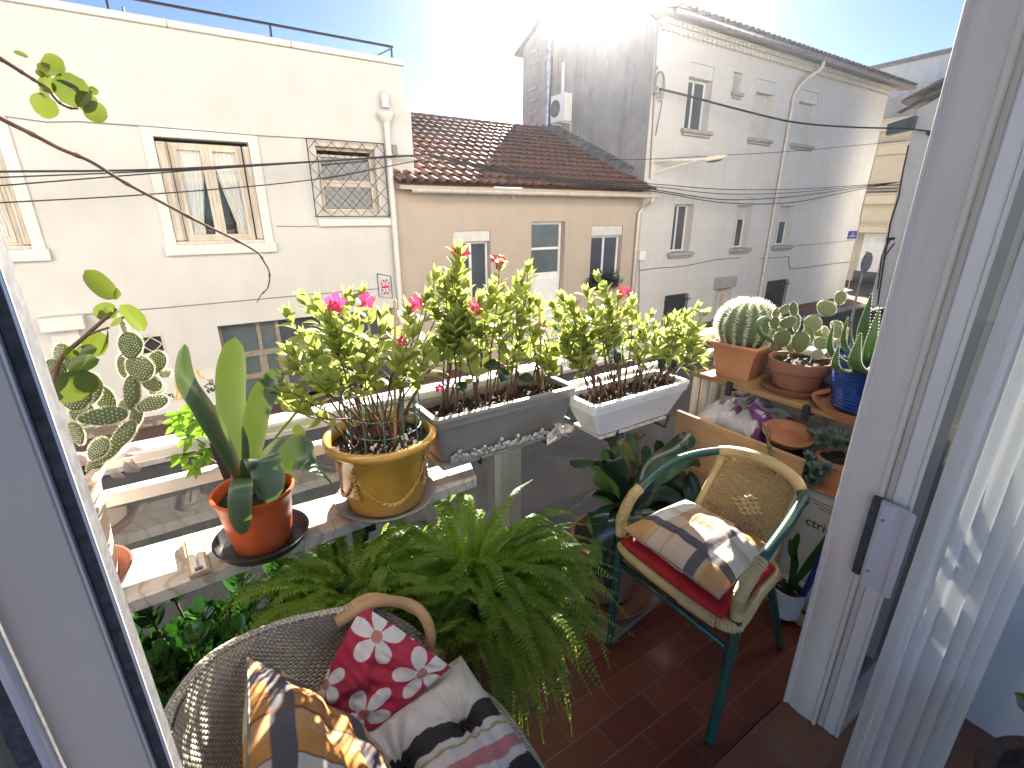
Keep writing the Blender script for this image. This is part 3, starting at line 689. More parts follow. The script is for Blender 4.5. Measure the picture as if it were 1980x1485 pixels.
# ================= low tan house with a tiled roof ===============
xt0 = xr_low; xt1 = P(1236, 470, Y=Y0).x; Yt = Y0-.02; XT = 10.9
ze = FZ(1000, 371, Y0-.35); eY = Y0-.33; rY = 14.3; rz = 4.02; eave_z = FZ(1000, 363, Y0-.42)+.04
LA = rect((877, 447), (950, 590), Yt); DR = rect((1028, 429), (1084, 700), Yt); DR = DR[:2]+(ZG+.3, DR[3]); LBW = rect((1145, 437), (1196, 556), Yt)
lt = T('tan_house', 'low tan rendered house with a brown barrel tile roof and white door', 'house', ((xt0+xt1)/2, Y0, ZG))
mb = MB(); wallgrid(mb, xt0, XT-.003, ZG, eave_z-.12, Yt, [LA, DR, LBW], .24)
mb.add([(xt0,Yt,ZG),(xt0,Y0+1,ZG),(xt0,Y0+1,eave_z-.12),(xt0,Yt,eave_z-.12)], [(0,3,2,1)])
mb.add([(xt0,18.5,ZG),(XT,18.5,ZG),(XT,18.5,eave_z+.12),(xt0,18.5,eave_z+.12)], [(1,0,3,2)])
lt.part('wall', mb, M['tan_wall'])
xl = P(770, 350, Y=eY).x
mb = MB(); tiles(mb, xl+.08, XT-.05, eY-.03, eave_z-.01, rY, rz)
mb.cc = (.5, 0, 0); mb.add([(xl+.02,eY+.02,eave_z-.03),(XT-.004,eY+.02,eave_z-.03),(XT-.004,rY,rz-.03),(xl+.02,rY,rz-.03)], [(0,1,2,3)])
mb.add([(xl+.02,rY,rz-.03),(XT-.004,rY,rz-.03),(XT-.004,18.9,eave_z-.03),(xl+.02,18.9,eave_z-.03)], [(0,1,2,3)])
rr0 = random.Random(3)
for k in range(int((XT-xl)/.36)):   # ridge tiles
    x = xl+.02+k*.36; vv = rr0.random(); vs = []
    for xx, rd in ((x, .10), (x+.38, .085)):
        for q in range(7): a = pi*q/6; vs.append((xx, rY-cos(a)*rd, rz+.03+sin(a)*rd))
    mb.add(vs, [(q, q+1, q+8, q+7) for q in range(6)], [(vv, 0, 0)]*14)
roof = lt.part('roof', mb, M['roof_tile'])
mb = MB(); mb.cc = (.4, 0, 0); tiles(mb, P(1015, 233, Y=rY+1.6).x, P(1050, 236, Y=rY+1.6).x-.1, rY+1.2, 4.15, rY+2.2, 4.45)
mb = MB(); yy = eY-.09; a = P(822, 365, Y=yy); b = P(1268, 377, Y=yy); zg = (a.z+b.z)/2
vs = []
zg -= .035
for x in (a.x-.25, b.x+.12):
    for q in range(9): t = pi+pi*q/8; vs.append((x, yy+cos(t)*.075, zg+.03+sin(t)*.075))
    for q in range(9): t = 2*pi-pi*q/8; vs.append((x, yy+cos(t)*.068, zg+.034+sin(t)*.068))
mb.add(vs, [(q, (q+1) % 18, (q+1) % 18+18, q+18) for q in range(18)]+[tuple(range(18))])
k = 0
while a.x+k*.9 < b.x: mb.tube([(a.x+k*.9, yy+cos(t)*.08, zg+.03+sin(t)*.08) for t in [pi+pi*i/8 for i in range(9)]], .008, 4); k += 1
lt.part('gutter', mb, M['pipe_beige'], roof, True, 50)
mb = MB(); mb.bbox((xl+.05, eY+.04, eave_z-.125), (XT-.004, Y0+.02, eave_z-.045), .004); lt.part('eave_board', mb, M['tan_wall'], roof)
def upvc(T_, o, Yp, roller=.22, drop=0, depth=.2, mull=None, open_=None, half=False, nm='window'):
    x0, x1, z0, z1 = o; y = Yp+depth-.07; zt = z1-roller if roller else z1; mb = MB()
    mm = [(x0+x1)/2] if mull is None else mull
    frame(mb, x0+.012, x1-.012, z0+.01, zt-.002, y, y+.06, .05, mm)
    w = T_.part(nm, mb, M['win_white'])
    T_.part('pane', pane_q(x0+.04, x1-.04, z0+.04, zt-.03, y+.03), M['pane_dark'], w)
    if roller:
        mb = MB(); mb.bbox((x0+.004, Yp+.02, zt+.002), (x1-.004, y+.05, z1-.004), .01)
        if drop: slats(mb, x0+.02, x1-.02, zt-drop, zt, y-.02)
        T_.part('roller_shutter', mb, M['shutter_white'], w)
    return w
wA = upvc(lt, LA, Yt, .24, .05)
wB = upvc(lt, LBW, Yt, .26, 0)
mb = MB(); x0, x1, z0, z1 = DR; y = Yt+.16; xd = x1-.0
zA = FZ(1040, 481, y); zB = FZ(1040, 530, y)
frame(mb, x0+.01, x1-.01, z0, z1-.01, y, y+.06, .06, (), (zA, zB)); 
wd = lt.part('door', mb, M['win_white']); lt.part('pane', pane_q(x0+.05, x1-.05, zB, z1-.05, y+.03), M['pane_frost'], wd)
mb = MB(); mb.bbox((x0+.07, y+.02, z0+.05), (x1-.07, y+.05, zB-.03), .004); frame(mb, x0+.14, x1-.14, z0+.9, zB-.12, y+.006, y+.022, .02); frame(mb, x0+.14, x1-.14, z0+.12, z0+.8, y+.006, y+.022, .02); lt.part('door_panel', mb, M['win_white'], wd)
mb = MB(); mb.tube([(x0+.13, y-.03, z0+1.1), (x0+.24, y-.03, z0+1.1)], .012, 6); mb.tube([(x0+.13, y-.03, z0+1.1), (x0+.13, y+.02, z0+1.1)], .012, 6); lt.part('handle', mb, M['alu_bright'], wd)
for o in (LA, LBW):
    mb = MB(); mb.bbox((o[0]-.06, Yt-.06, o[2]-.06), (o[1]+.06, Yt+.2, o[2]-.002), .01); lt.part('sill', mb, M['sill'], wA if o is LA else wB)
# lamp fitting and rain pipe at the right end
mb = MB(); q = P(992, 376, Y=Yt-.05); mb.lathe([(.02, 0), (.05, -.02), (.04, -.09), (0, -.1)], (q.x, Yt-.06, q.z), 10); mb.tube([(q.x, Yt, q.z), (q.x, Yt-.06, q.z)], .015, 6); lt.part('wall_lamp', mb, M['pipe_beige'])
mb = MB(); q0 = P(1262, 380, Y=yy); q1 = P(1236, 410, Y=Yt-.07); q2 = P(1226, 500, Y=Yt-.07)
pts = [(q0.x, yy, zg-.05), (q0.x-.03, yy, zg-.14), (q1.x+.15, Yt-.1, q1.z+.12), (q1.x, Yt-.07, q1.z-.02)]
mb.tube(spline(pts, 14)+[Vector((q1.x, Yt-.07, ZG))], .045, 10); lt.part('rain_pipe', mb, M['pipe_beige'], None, True)

# flower box hung on the right window of the tan house
q = rect((1141, 520), (1198, 553), Yt-.15)
fb = T('window_flower_box', 'dark leafy flower box in a curled iron holder below a tan house window', 'flower box', ((q[0]+q[1])/2, Yt-.12, q[2]))
mb = MB(); mb.bbox((q[0]+.1, Yt-.2, q[2]), (q[1]-.12, Yt-.03, q[2]+.16), .01); fb.part('box', mb, M['black_plastic'])
mb = MB(); rr1 = random.Random(11)
for i in range(330):
    p = Vector((rr1.uniform(q[0]+.02, q[1]-.1), Yt-.12+rr1.uniform(-.1, .1), q[2]+.12+abs(rr1.gauss(0, .14))))
    mb.leaf(p, (rr1.uniform(-1, 1), rr1.uniform(-1, .4), rr1.uniform(-.6, 1)), (rr1.uniform(-.5, .5), -.5, 1), .085, .05, seg=3, var=rr1.random())
fb.part('leaves', mb, M['lf_dark'])
mb = MB()
for zz in (q[2]+.02, q[2]+.2): mb.tube([(q[0]+.02, Yt-.01, zz), (q[0]+.03, Yt-.23, zz), (q[1]-.07, Yt-.23, zz), (q[1]-.06, Yt-.01, zz)], .008, 5)
sp_ = [(q[1]-.02+.07*(1-t/26)*cos(t*.45), Yt-.22, q[2]+.14+.11*(1-t/26)*sin(t*.45)) for t in range(24)]; mb.tube(sp_, .007, 5); sp_ = [(x-(q[1]-q[0])-.02, y, z) for x, y, z in sp_]; mb.tube(sp_, .007, 5)
fb.part('holder', mb, M['black_iron'])
q = rect((905, 560), (950, 590), Yt-.12)
mb = MB(); 
for i in range(150):
    p = Vector((rr1.uniform(LA[0], LA[1]), Yt-.1+rr1.uniform(-.07, .07), LA[2]+.03+abs(rr1.gauss(0, .09))))
    mb.leaf(p, (rr1.uniform(-1, 1), rr1.uniform(-1, .4), rr1.uniform(-.6, 1)), (0, -.5, 1), .08, .05, seg=3, var=rr1.random())
single('window_plant', 'low dark plant on the left window sill of the tan house', 'plant', mb, M['lf_dark'], (LA[0]+.3, Yt-.08, LA[2]))

# ================= tall pale block house =========================
XR = P(1721, 168, Y=Y0).x; zw = P(1721, 168, Y=Y0).z; Yf = Y0
zw = 5.98
UP = [rect((1336, 118), (1371, 256)), rect((1420, 138), (1431, 181)), rect((1466, 153), (1491, 271)), rect((1550, 172), (1574, 284))]
LO = [rect((1307, 378), (1335, 487)), rect((1429, 380), (1450, 479)), rect((1512, 382), (1530, 472))]
def reveal_fix(o, tr, br_):  # right edge measured on the wall plane
    return (o[0], (FX(*tr)+FX(*br_))/2, o[2], o[3])
UP[0] = reveal_fix(UP[0], (1381, 128), (1368, 258)); UP[2] = reveal_fix(UP[2], (1500, 159), (1486, 272)); UP[3] = reveal_fix(UP[3], (1585, 176), (1566, 284))
LO[0] = reveal_fix(LO[0], (1348, 378), (1329, 487)); LO[1] = reveal_fix(LO[1], (1461, 381), (1442, 479)); LO[2] = reveal_fix(LO[2], (1545, 382), (1523, 472))
zu1 = sum(o[3] for o in (UP[0], UP[2], UP[3]))/3; zu0 = sum(o[2] for o in (UP[0], UP[2], UP[3]))/3
zl1 = sum(o[3] for o in LO)/3; zl0 = sum(o[2] for o in LO)/3
for k in (0, 2, 3): UP[k] = UP[k][:2]+(zu0, zu1)
LO = [o[:2]+(zl0, zl1) for o in LO]
GR = [rect((1286, 572), (1324, 622)), rect((1484, 544), (1513, 598))]; GD = rect((1385, 560), (1400, 610)); GD = (GD[0], GD[0]+.9, ZG, GD[3])
tb = T('tall_block_house', 'tall three storey house of pale blockwork with roller shutters and a bare grey side wall', 'house', ((XT+XR)/2, Y0, ZG))
mb = MB(); wallgrid(mb, XT, XR, ZG, zw, Y0, UP+LO+[o+(.1,) for o in GR]+[GD], .3)
lx = XR+.001
mb.add([(XR,Y0,ZG),(XR,16,ZG),(XR,16,zw+.3),(XR,Y0,zw)], [(0,1,2,3)])
tb.part('wall', mb, M['block_wall'])
zb = 6.75; zrg = 7.45; yrg = 14.4
mb = MB(); side = [(XT-.004, Y0, ZG), (XT-.004, Y0, zw+.02), (XT-.004, yrg, zrg), (XT-.004, 15.9, zb), (XT-.004, 15.9, ZG)]
mb.slab(side, (1, 0, 0), .003); mb.add([(XT,15.9,ZG),(XR,15.9,ZG),(XR,15.9,zb),(XT,15.9,zb)], [(1,0,3,2)])
tb.part('side_wall', mb, M['grey_wall'])
# roof: overhanging eave, genoise courses below, tiles above
eo = Y0-.62; ez = zw+.06
def slope(xa, xb): return [(xa, eo, ez), (xb, eo, ez), (xb-.3, yrg, zrg+.06), (xa, yrg, zrg+.06)]
mb = MB(); mb.slab([(XT-.12, eo, ez), (XR+.55, eo, ez), (XR-1.2, yrg, zrg+.08), (XT-.12, yrg, zrg+.08)], (0, 0, -1), .07); mb.slab([(XT-.12, yrg, zrg+.08), (XR-1.2, yrg, zrg+.08), (XR+.3, 16.3, zb-.1), (XT-.12, 16.3, zb-.1)], (0, 0, -1), .07)
mb.slab([(XR+.55, eo, ez), (XR+.6, 16.3, zb-.1), (XR-1.2, yrg, zrg+.08)], (0, 0, -1), .07)
mb.cc = (.5, 0, 0)
mb.c = [(.5, 0, 0)]*len(mb.v)
tiles(mb, XT-.02, XR+.5, eo-.05, ez+.01, yrg, zrg+.08, .26, .4, lambda x, y: x > XR+.5-(y-eo)*.48)
troof = tb.part('roof', mb, M['roof_tile_old'])
mb = MB()
for r_, (yy_, zz_) in enumerate(((Y0-.10, zw-.16), (Y0-.22, zw-.06))):
    for i in range(int((XR-XT)/.2)):
        x = XT+.1+i*.2; vs = []
        for y2 in (yy_-.06, Y0+.0):
            for q in range(6): a = pi*q/5; vs.append((x-cos(a)*.085, y2, zz_-.02+sin(a)*.07))
        mb.add(vs, [(q+1, q, q+6, q+7) for q in range(5)]+[(0, 1, 2, 3, 4, 5)])
    mb.box((XT, yy_-.05, zz_+.055), (XR, Y0+.0, zz_+.085))
tb.part('eave_course', mb, M['white_trim'], troof)
mb = MB(); mb.tube([(XT-.1, eo-.06, ez-.03), (XR+.45, eo-.06, ez-.03)], .065, 8); tb.part('gutter', mb, M['zinc'], troof, True)
def sill(o, wpar, Yp=Y0):
    mb = MB(); mb.bbox((o[0]-.14, Yp-.13, o[2]-.1), (o[1]+.14, Yp+.26, o[2]-.002), .012); mb.bbox((o[0]-.09, Yp-.08, o[2]-.17), (o[1]+.09, Yp+.0, o[2]-.103), .01); tb.part('sill', mb, M['sill'], wpar)
for k, o in enumerate(UP):
    if k == 1:
        mb = MB(); mb.box((o[0], Y0+.1, o[2]), (o[1], Y0+.12, o[3])); w = tb.part('blind_window', mb, M['sill']); sill((o[0]+.1, o[1]-.1, o[2], o[3]), w); continue
    w = upvc(tb, o, Y0, .34, 0 if k == 0 else 1.7, .3); sill(o, w)
for k, o in enumerate(LO):
    w = upvc(tb, o, Y0, .26, (0, .45, .55)[k], .3); sill(o, w)
for o in GR:
    mb = MB(); mb.box((o[0], Y0+.08, o[2]), (o[1], Y0+.09, o[3])); w = tb.part('cellar_window', mb, M['pane_dark'])
    mb = MB(); n = 9
    for i in range(n): x = o[0]+(o[1]-o[0])*(i+.5)/n; mb.tube([(x, Y0-.05, o[2]-.02), (x, Y0-.05, o[3]-.03)], .013, 5)
    for z in (o[2]+.12, o[3]-.18): mb.bar((o[0]-.08, Y0-.05, z), (o[1]+.08, Y0-.05, z), .02, .03)
    tb.part('window_bars', mb, M['black_iron'], w)
mb = MB(); mb.bbox((GD[0], Y0+.2, GD[2]), (GD[1], Y0+.25, GD[3]), .01); frame(mb, GD[0]+.1, GD[1]-.1, GD[2]+.2, GD[3]-.2, Y0+.18, Y0+.2, .05); tb.part('door', mb, M['wood_pale'])
mb = MB(); mb.bbox((GD[0]-.2, Y0-.03, GD[3]), (GD[1]+.2, Y0+.05, GD[3]+.4), .02); tb.part('lintel', mb, M['sill'])
# down pipe with swan neck
a = P(1541, 150, Y=Y0-.08); b = P(1477, 525, Y=Y0-.08); xx = (a.x+b.x)/2; top = P(1574, 120, Y=eo-.03)
mb = MB(); mb.tube(spline([(xx+.42, eo, ez-.08), (xx+.40, eo+.05, ez-.28), (xx+.14, Y0-.22, ez-.62), (xx, Y0-.08, ez-1.0)], 16)+[Vector((xx, Y0-.08, ZG))], .05, 10)
for zz in (4.6, 3.1, 1.6, .1): mb.lathe([(.05, zz-.02), (.062, zz-.02), (.062, zz+.02), (.05, zz+.02)], (xx, Y0-.08, 0), 10)
tb.part('rain_pipe', mb, M['pipe_beige'], None, True, 40)
# cables clipped along the facade
mb = MB(); yw = Y0-.02
def wc(pts, r=.012, n=30): mb.tube([P(x, y, Y=yw) for x, y in pts], r, 5)
wc([(1237, 523), (1262, 519), (1320, 515), (1385, 502), (1432, 498)]); wc([(1470, 500), (1500, 498), (1526, 496), (1525, 508), (1528, 520), (1560, 517), (1610, 510), (1645, 506)], .014)
wc([(1272, 45), (1266, 150), (1262, 240), (1256, 345)], .022); wc([(1537, 475), (1580, 472), (1650, 464)], .008); wc([(1706, 250), (1668, 400), (1640, 560)], .02)
wc([(1236, 498), (1236, 560), (1232, 680)], .012)
tb.part('wall_cable', mb, M['cable_grey'])
q = P(1241, 494, Y=Y0-.05); mb = MB(); mb.bbox((q.x-.12, Y0-.09, q.z-.14), (q.x+.14, Y0-.0, q.z+.14), .01); tb.part('meter_box', mb, M['win_white'])
# coils and insulators at the corner
mb = MB(); c0 = P(1274, 160, Y=Y0-.12)
for k in range(3): mb.tube([c0+Vector((.14*cos(t*.5)*(1+.1*k), -.03*k, .26*sin(t*.5)*(1+.15*k)-.05*k)) for t in range(14)], .011, 5)
for k in range(5): mb.ball(c0+Vector((-.16+.05*(k % 2), -.02, .3-.14*k)), .05, 8, 6)
mb.tube([P(1276, 170, Y=Y0-.1), P(1280, 200, Y=Y0-.05), P(1272, 240, Y=Y0-.05), P(1268, 262, Y=Y0-.03)], .014, 5)
tb.part('cable_coil', mb, M['cable_grey'])
# grey wall fittings: flue, steps of keyed blocks, conduit, flashing
mb = MB(); a = P(1058, 60, X=XT-.12); b = P(1063, 232, X=XT-.12); yv = (a.y+b.y)/2
mb.tube([(XT-.12, yv, 3.9), (XT-.12, yv, 8.2)], .10, 12); mb.lathe([(.1, 8.0), (.17, 8.05), (.17, 8.2), (.1, 8.25)], (XT-.12, yv, 0), 14)
mb.lathe([(.1, 6.0), (.13, 6.02), (.13, 6.1), (.1, 6.12)], (XT-.12, yv, 0), 14); tb.part('flue', mb, M['zinc'], None, True, 40)
for k in range(8): mb = MB(); z = 4.3+k*.36; mb.bbox((XT-.07, 15.0, z), (XT-.005, 15.35+.14*(k % 2), z+.08), .01); tb.part('keyed_block', mb, M['sill'])
mb = MB(); y_ = P(1088, 150, X=XT-.04).y; mb.bbox((XT-.05, y_-.05, P(1088, 182, X=XT-.04).z), (XT-.005, y_+.05, P(1088, 121, X=XT-.04).z), .005); tb.part('conduit', mb, M['win_white'])
mb = MB()
for k in range(12):
    t = k/12; yA = 14.4-(14.4-10.35)*t; yB = 14.4-(14.4-10.35)*(t+1/12.); zA_ = eave_z+(yA-eY)*(rz-eave_z)/(rY-eY)+.12; zB_ = eave_z+(yB-eY)*(rz-eave_z)/(rY-eY)+.12
    mb.slab([(XT-.30, yA, zA_-.02), (XT-.30, yB+.03, zB_-.01), (XT-.01, yB+.03, zB_+.20), (XT-.01, yA, zA_+.19)], (0, -.3, .9), .015+.004*(k % 2))
tb.part('flashing', mb, M['zinc'])
# air conditioner
a = P(1067, 183, X=XT-.32); b = P(1094, 233, X=XT-.32); yA = a.y; yB = b.y; z1 = (a.z+P(1096, 182, X=XT-.32).z)/2; z0 = b.z+.0
ac = T('air_conditioner', 'white outdoor air conditioning unit on brackets on the bare grey side wall', 'air conditioner', (XT-.2, (yA+yB)/2, z0))
print('AC', yA, yB, z0, z1)
mb = MB(); mb.bbox((XT-.36, min(yA, yB), z0), (XT-.08, max(yA, yB), z1), .015); ac.part('casing', mb, M['white_plastic'])
mb = MB(); cy_ = (yA+yB)/2+.12; cz_ = (z0+z1)/2
for r_ in (.05, .1, .15, .2, .24): mb.tube([(XT-.375, cy_+r_*cos(t*pi/12), cz_+r_*sin(t*pi/12)) for t in range(25)], .006, 4)
for k in range(12): mb.tube([(XT-.375, cy_, cz_), (XT-.375, cy_+.24*cos(k*pi/6), cz_+.24*sin(k*pi/6))], .005, 4)
ac.part('fan_grille', mb, M['grey_plastic'])
mb = MB(); mb.v = []; mb.lathe([(.0, 0), (.24, 0), (.24, .004), (0, .004)], (0, 0, 0), 24); mb.v = [(XT-.365-z, cy_+x, cz_+y) for x, y, z in mb.v]; ac.part('fan', mb, M['black_plastic'])
mb = MB()
for y in (min(yA, yB)+.12, max(yA, yB)-.12): mb.bar((XT-.38, y, z0-.03), (XT-.004, y, z0-.03), .04, .04); mb.bar((XT-.02, y, z0-.3), (XT-.02, y, z0), .03, .03)
ac.part('bracket', mb, M['white_metal'])
# street lamp on the corner
q0 = P(1262, 318, Y=Y0-.03); q1 = P(1320, 302, Y=Y0-1.3); q2 = P(1366, 296, Y=Y0-1.75)
lamp = T('street_lamp', 'grey street lamp on a braced arm fixed to the corner of the tall pale house', 'street lamp', q0)
mb = MB(); tip = Vector((q0.x+1.1, Y0-.85, q0.z+.12)); mb.tube([(q0.x, Y0, q0.z+.08), (q0.x+.3, Y0-.25, q0.z+.1), tip], .03, 8); mb.tube([(q0.x, Y0, q0.z-.22), tip-Vector((.2, -.12, .03))], .02, 6); mb.bbox((q0.x-.05, Y0-.04, q0.z-.35), (q0.x+.05, Y0, q0.z+.2), .006)
lamp.part('arm', mb, M['alu'])
mb = MB(); d = Vector((.8, -.35, .12)).normalized(); c_ = tip+d*.3
mb.ball(c_, 1, 16, 10, ax=d*.38, ay=Vector((.06, .12, 0)), az=Vector((0, 0, .085))); mb.tube([tip-d*.05, tip+d*.08], .05, 8); lamp.part('lamp_head', mb, M['alu'], None, True)
mb = MB(); mb.ball(c_+Vector((0, 0, -.05)), 1, 14, 8, ax=d*.26, ay=Vector((.05, .09, 0)), az=Vector((0, 0, .06))); lamp.part('lens', mb, M['pane_frost'], None, True)
# blue street name plate
q = rect((1642, 447), (1655, 461), Y0-.02)
pl = T('street_name_plate', 'small dark blue street name plate near the right corner of the tall house', 'sign', ((q[0]+q[1])/2, Y0, q[2]))
mb = MB(); mb.bbox((q[0], Y0-.025, q[2]), (q[1], Y0-.001, q[3]), .003); pl.part('plate', mb, M['paint_blue'])
mb = MB(); w_ = q[1]-q[0]; h_ = q[3]-q[2]
for a, b, z in ((.38, .62, .68), (.15, .85, .36)):
    n = int((b-a)*14)
    for i in range(n): x = q[0]+w_*(a+(b-a)*i/n); mb.box((x, Y0-.029, q[2]+h_*z-.03*h_/.4), (x+w_*.035, Y0-.026, q[2]+h_*z+.03*h_/.4))
pl.part('lettering', mb, M['win_white'])

# ================= buildings at the right end ====================
XG = 22.7; zroof = lambda p: P(*p, X=XG)
c1 = P(1755, 262, X=XG); r0 = P(1722, 240, X=XG); r1 = P(1842, 174, X=XG)
gb = T('gable_house', 'old whitish end wall with a sloping tiled verge and black cables', 'house', (XG, c1.y-2, ZG))
yc = P(1745, 330, X=XG).y; print('gable corner y', yc, c1, r0, r1)
sl = (r1.z-r0.z)/(r1.y-r0.y); zc_ = r0.z+(yc-r0.y)*sl
mb = MB(); yl = -6.0; mb.slab([(XG, yc, ZG), (XG, yl, ZG), (XG, yl, zc_+(yl-yc)*sl*.35), (XG, .5, zc_+(.5-yc)*sl), (XG, yc, zc_)][::-1], (1, 0, 0), .25)
gb.part('wall', mb, M['gable_wall']); mb = MB(); mb.box((XG+.253, yc-.2, ZG), (XG+9, yc-.01, zc_)); gb.part('side_wall', mb, M['grey_wall'])
mb = MB(); mb.cc = (.4, 0, 0)
mb.slab([(XG-.3, yc+.45, zc_-.45*sl*-1*-1), (XG-.3, .5, zc_+(.5-yc)*sl), (XG+8, .5, zc_+(.5-yc)*sl), (XG+8, yc+.45, zc_+.45*sl)], (0, 0, 1), .10)
nT = 22
for k in range(nT):
    t = k/nT; y = yc+.5-(yc)*t; z = zc_+(y-yc)*sl+.12; v = R.random(); vs = []
    for yy_, rd, hh in ((y, .11, .03), (y-.40, .09, .0)):
        for q in range(7): a = pi*q/6; vs.append((XG-.2-cos(a)*rd, yy_, z+(yy_-y)*sl+sin(a)*rd+hh))
    mb.add(vs, [(q, q+1, q+8, q+7) for q in range(6)], [(v, 0, 0)]*14)
gb.part('roof', mb, M['roof_tile_old'])
mb = MB()
def gc(pts, r=.02): mb.tube([P(x, y, X=XG-.03) for x, y in pts], r, 5)
gc([(1757, 280), (1746, 330), (1738, 380), (1722, 430), (1707, 520), (1697, 590)], .025)
gc([(1836, 195), (1820, 210), (1813, 230), (1812, 255)], .04); gc([(1722, 462), (1712, 480), (1705, 495), (1702, 520), (1697, 560)], .022); gc([(1730, 470), (1716, 488), (1708, 500)], .02); gc([(1715, 462), (1730, 461)], .05)
for k in range(6): mb.ball(P(1795+5*k, 256+2*(k % 2), X=XG-.1), .07+.02*(k % 2), 7, 5)
gb.part('wall_cable', mb, M['cable'])
mb = MB(); mb.slab([P(1712, 262, X=XG-.35), P(1716, 240, X=XG-.35), P(1770, 223, X=XG-.35), P(1762, 250, X=XG-.35)], (1, 0, 0), .3); gb.part('painted_eave_shade', mb, M['pane_frost'])  # dark slab added to stand for the shadow under the eave
# cream apartment building down the side street
XC = 31.0
cb = T('cream_apartment_house', 'cream apartment house with balcony bands above a white garage shutter', 'apartment house', (XC, 11, ZG))
def zc2(px, py): return P(px, py, X=XC).z
zs_ = [zc2(1700, 522), zc2(1690, 450), zc2(1700, 395), zc2(1725, 300), zc2(1730, 255)]; print('cream z', zs_)
ya, yb_ = 5.5, 15.5
mb = MB(); mb.box((XC, ya, zs_[1]), (XC+8, yb_, zs_[4]+.1)); mb.box((XC+.8, ya, ZG-.15), (XC+8, yb_, zs_[1])); cb.part('wall', mb, M['cream_wall'])
mb = MB()
for z_, h in ((zs_[1], .35), (zs_[2], .45), (zs_[3], .45), (zs_[4], .5)): mb.bbox((XC-.5, ya, z_), (XC+.01, yb_, z_+h), .03); mb.bbox((XC-.55, ya, z_+h), (XC+.0, yb_, z_+h+.08), .02)
cb.part('balcony_band', mb, M['cream_wall'])
mb = MB(); 
for z_ in (zs_[2]+.6, zs_[2]+.75, zs_[2]+.9): mb.tube([(XC-.45, ya, z_), (XC-.45, yb_, z_)], .025, 6)
cb.part('balcony_rail', mb, M['black_iron'])
mb = MB(); n = 26; za, zb_ = ZG+.45, zs_[1]-.05; vs = []
for i in range(n):
    z = za+(zb_-za)*i/n; dz_ = (zb_-za)/n
    mb.box((XC+.55, 8.4, z), (XC+.6, 12.6, z+dz_*.88)); mb.box((XC+.58, 8.4, z+dz_*.88), (XC+.6, 12.6, z+dz_))
cb.part('garage_shutter', mb, M['win_white']); mb = MB(); mb.box((XC+.52, 8.3, ZG-.14), (XC+.6, 12.7, za)); cb.part('dark_base', mb, M['pane_dark'])
# taller grey house behind the roofs
XB = 38.0; a = P(1725, 132, X=XB); b = P(1862, 97, X=XB)
mb = MB(); sl2 = (b.z-a.z)/(b.y-a.y); yq = -8
mb.slab([(XB, a.y+1.5, ZG), (XB, yq, ZG), (XB, yq, a.z+(yq-a.y)*sl2*.4+.5), (XB, b.y, b.z), (XB, a.y+1.5, a.z-1.5*-sl2*-1)][::-1], (1, 0, 0), 6)
bg = T('grey_gable_house', 'taller plain grey gable wall rising behind the roofs at the far right', 'house', (XB, 6, ZG)); bg.part('wall', mb, M['gable_wall'])
mb = MB(); mb.bar((XB-.1, a.y+1.6, a.z-1.5*-sl2*-1+.1), (XB-.1, b.y, b.z+.1), .5, .18); mb.c = [(.3, 0, 0)]*len(mb.v); bg.part('roof_verge', mb, M['roof_tile_old'])
XD = 34.0; a = P(1727, 215, X=XD); b = P(1790, 158, X=XD); c = P(1838, 180, X=XD)
mb = MB(); mb.slab([(XD, a.y+2, ZG), (XD, -8, ZG), (XD, -8, c.z), (XD, c.y, c.z), (XD, b.y, b.z), (XD, a.y, b.z-.5), (XD, a.y+2, b.z-1)][::-1], (1, 0, 0), 3)
b2 = T('lower_grey_house', 'lower mottled grey wall between the tall house roof and the gable house verge', 'house', (XD, 7, ZG)); b2.part('wall', mb, M['grey_wall'])
# round road sign seen from the back
q = P(1650, 622, Z=ZG); s0 = P(1672, 507, X=q.x)
sgn = T('round_road_sign', 'round road sign on a grey post, seen from behind in front of the garage shutter', 'road sign', (q.x, s0.y, ZG))
print('sign', q, s0)
mb = MB(); mb.tube([(q.x, s0.y, ZG), (q.x, s0.y, s0.z+.35)], .035, 8); sgn.part('post', mb, M['grey_plastic'])
mb = MB(); mb.lathe([(0, 0), (.31, 0), (.325, .01), (.325, .03), (.3, .035), (0, .035)], (0, 0, 0), 28); ca = rad(4)
mb.v = [(q.x+x*cos(ca)-(z+.04)*sin(ca)*1, s0.y+x*sin(ca)*-1-(z+.04)*cos(ca), s0.z+y) for x, y, z in mb.v]; sgn.part('sign_disc', mb, M['zinc'])
# dark bollards/planter at the far kerb
mb = MB()
# ================= overhead cables ===============================
Yc = Y0-.25
def PC(px, py, Y=Yc): return P(px, py, Y=Y)
cable('overhead_cable', 'upper of the thick black cables tied to the bracket by the barred window', [PC(-60, 335, 9.2), PC(0, 332, 9.2), PC(300, 328, 9.3), PC(600, 313, 9.6), PC(765, 303), PC(830, 298)], .016)
cable('overhead_cable', 'second thin cable running just under the thick one across the pale house', [PC(-60, 345, 9.0), PC(0, 343, 9.0), PC(300, 331, 9.2), PC(480, 322, 9.4), PC(765, 301)], .010)
cable('overhead_cable', 'third thin cable converging on the bracket from the lower left', [PC(-60, 362, 8.9), PC(0, 359, 8.9), PC(300, 335, 9.2), PC(480, 322, 9.4), PC(770, 303)], .010)
cable('overhead_cable', 'lowest thin cable crossing the pale house below the curtained window top', [PC(-60, 396, 8.9), PC(0, 392, 8.9), PC(300, 375, 9.1), PC(600, 348, 9.4), PC(800, 312), PC(860, 300, 9.9)], .010)
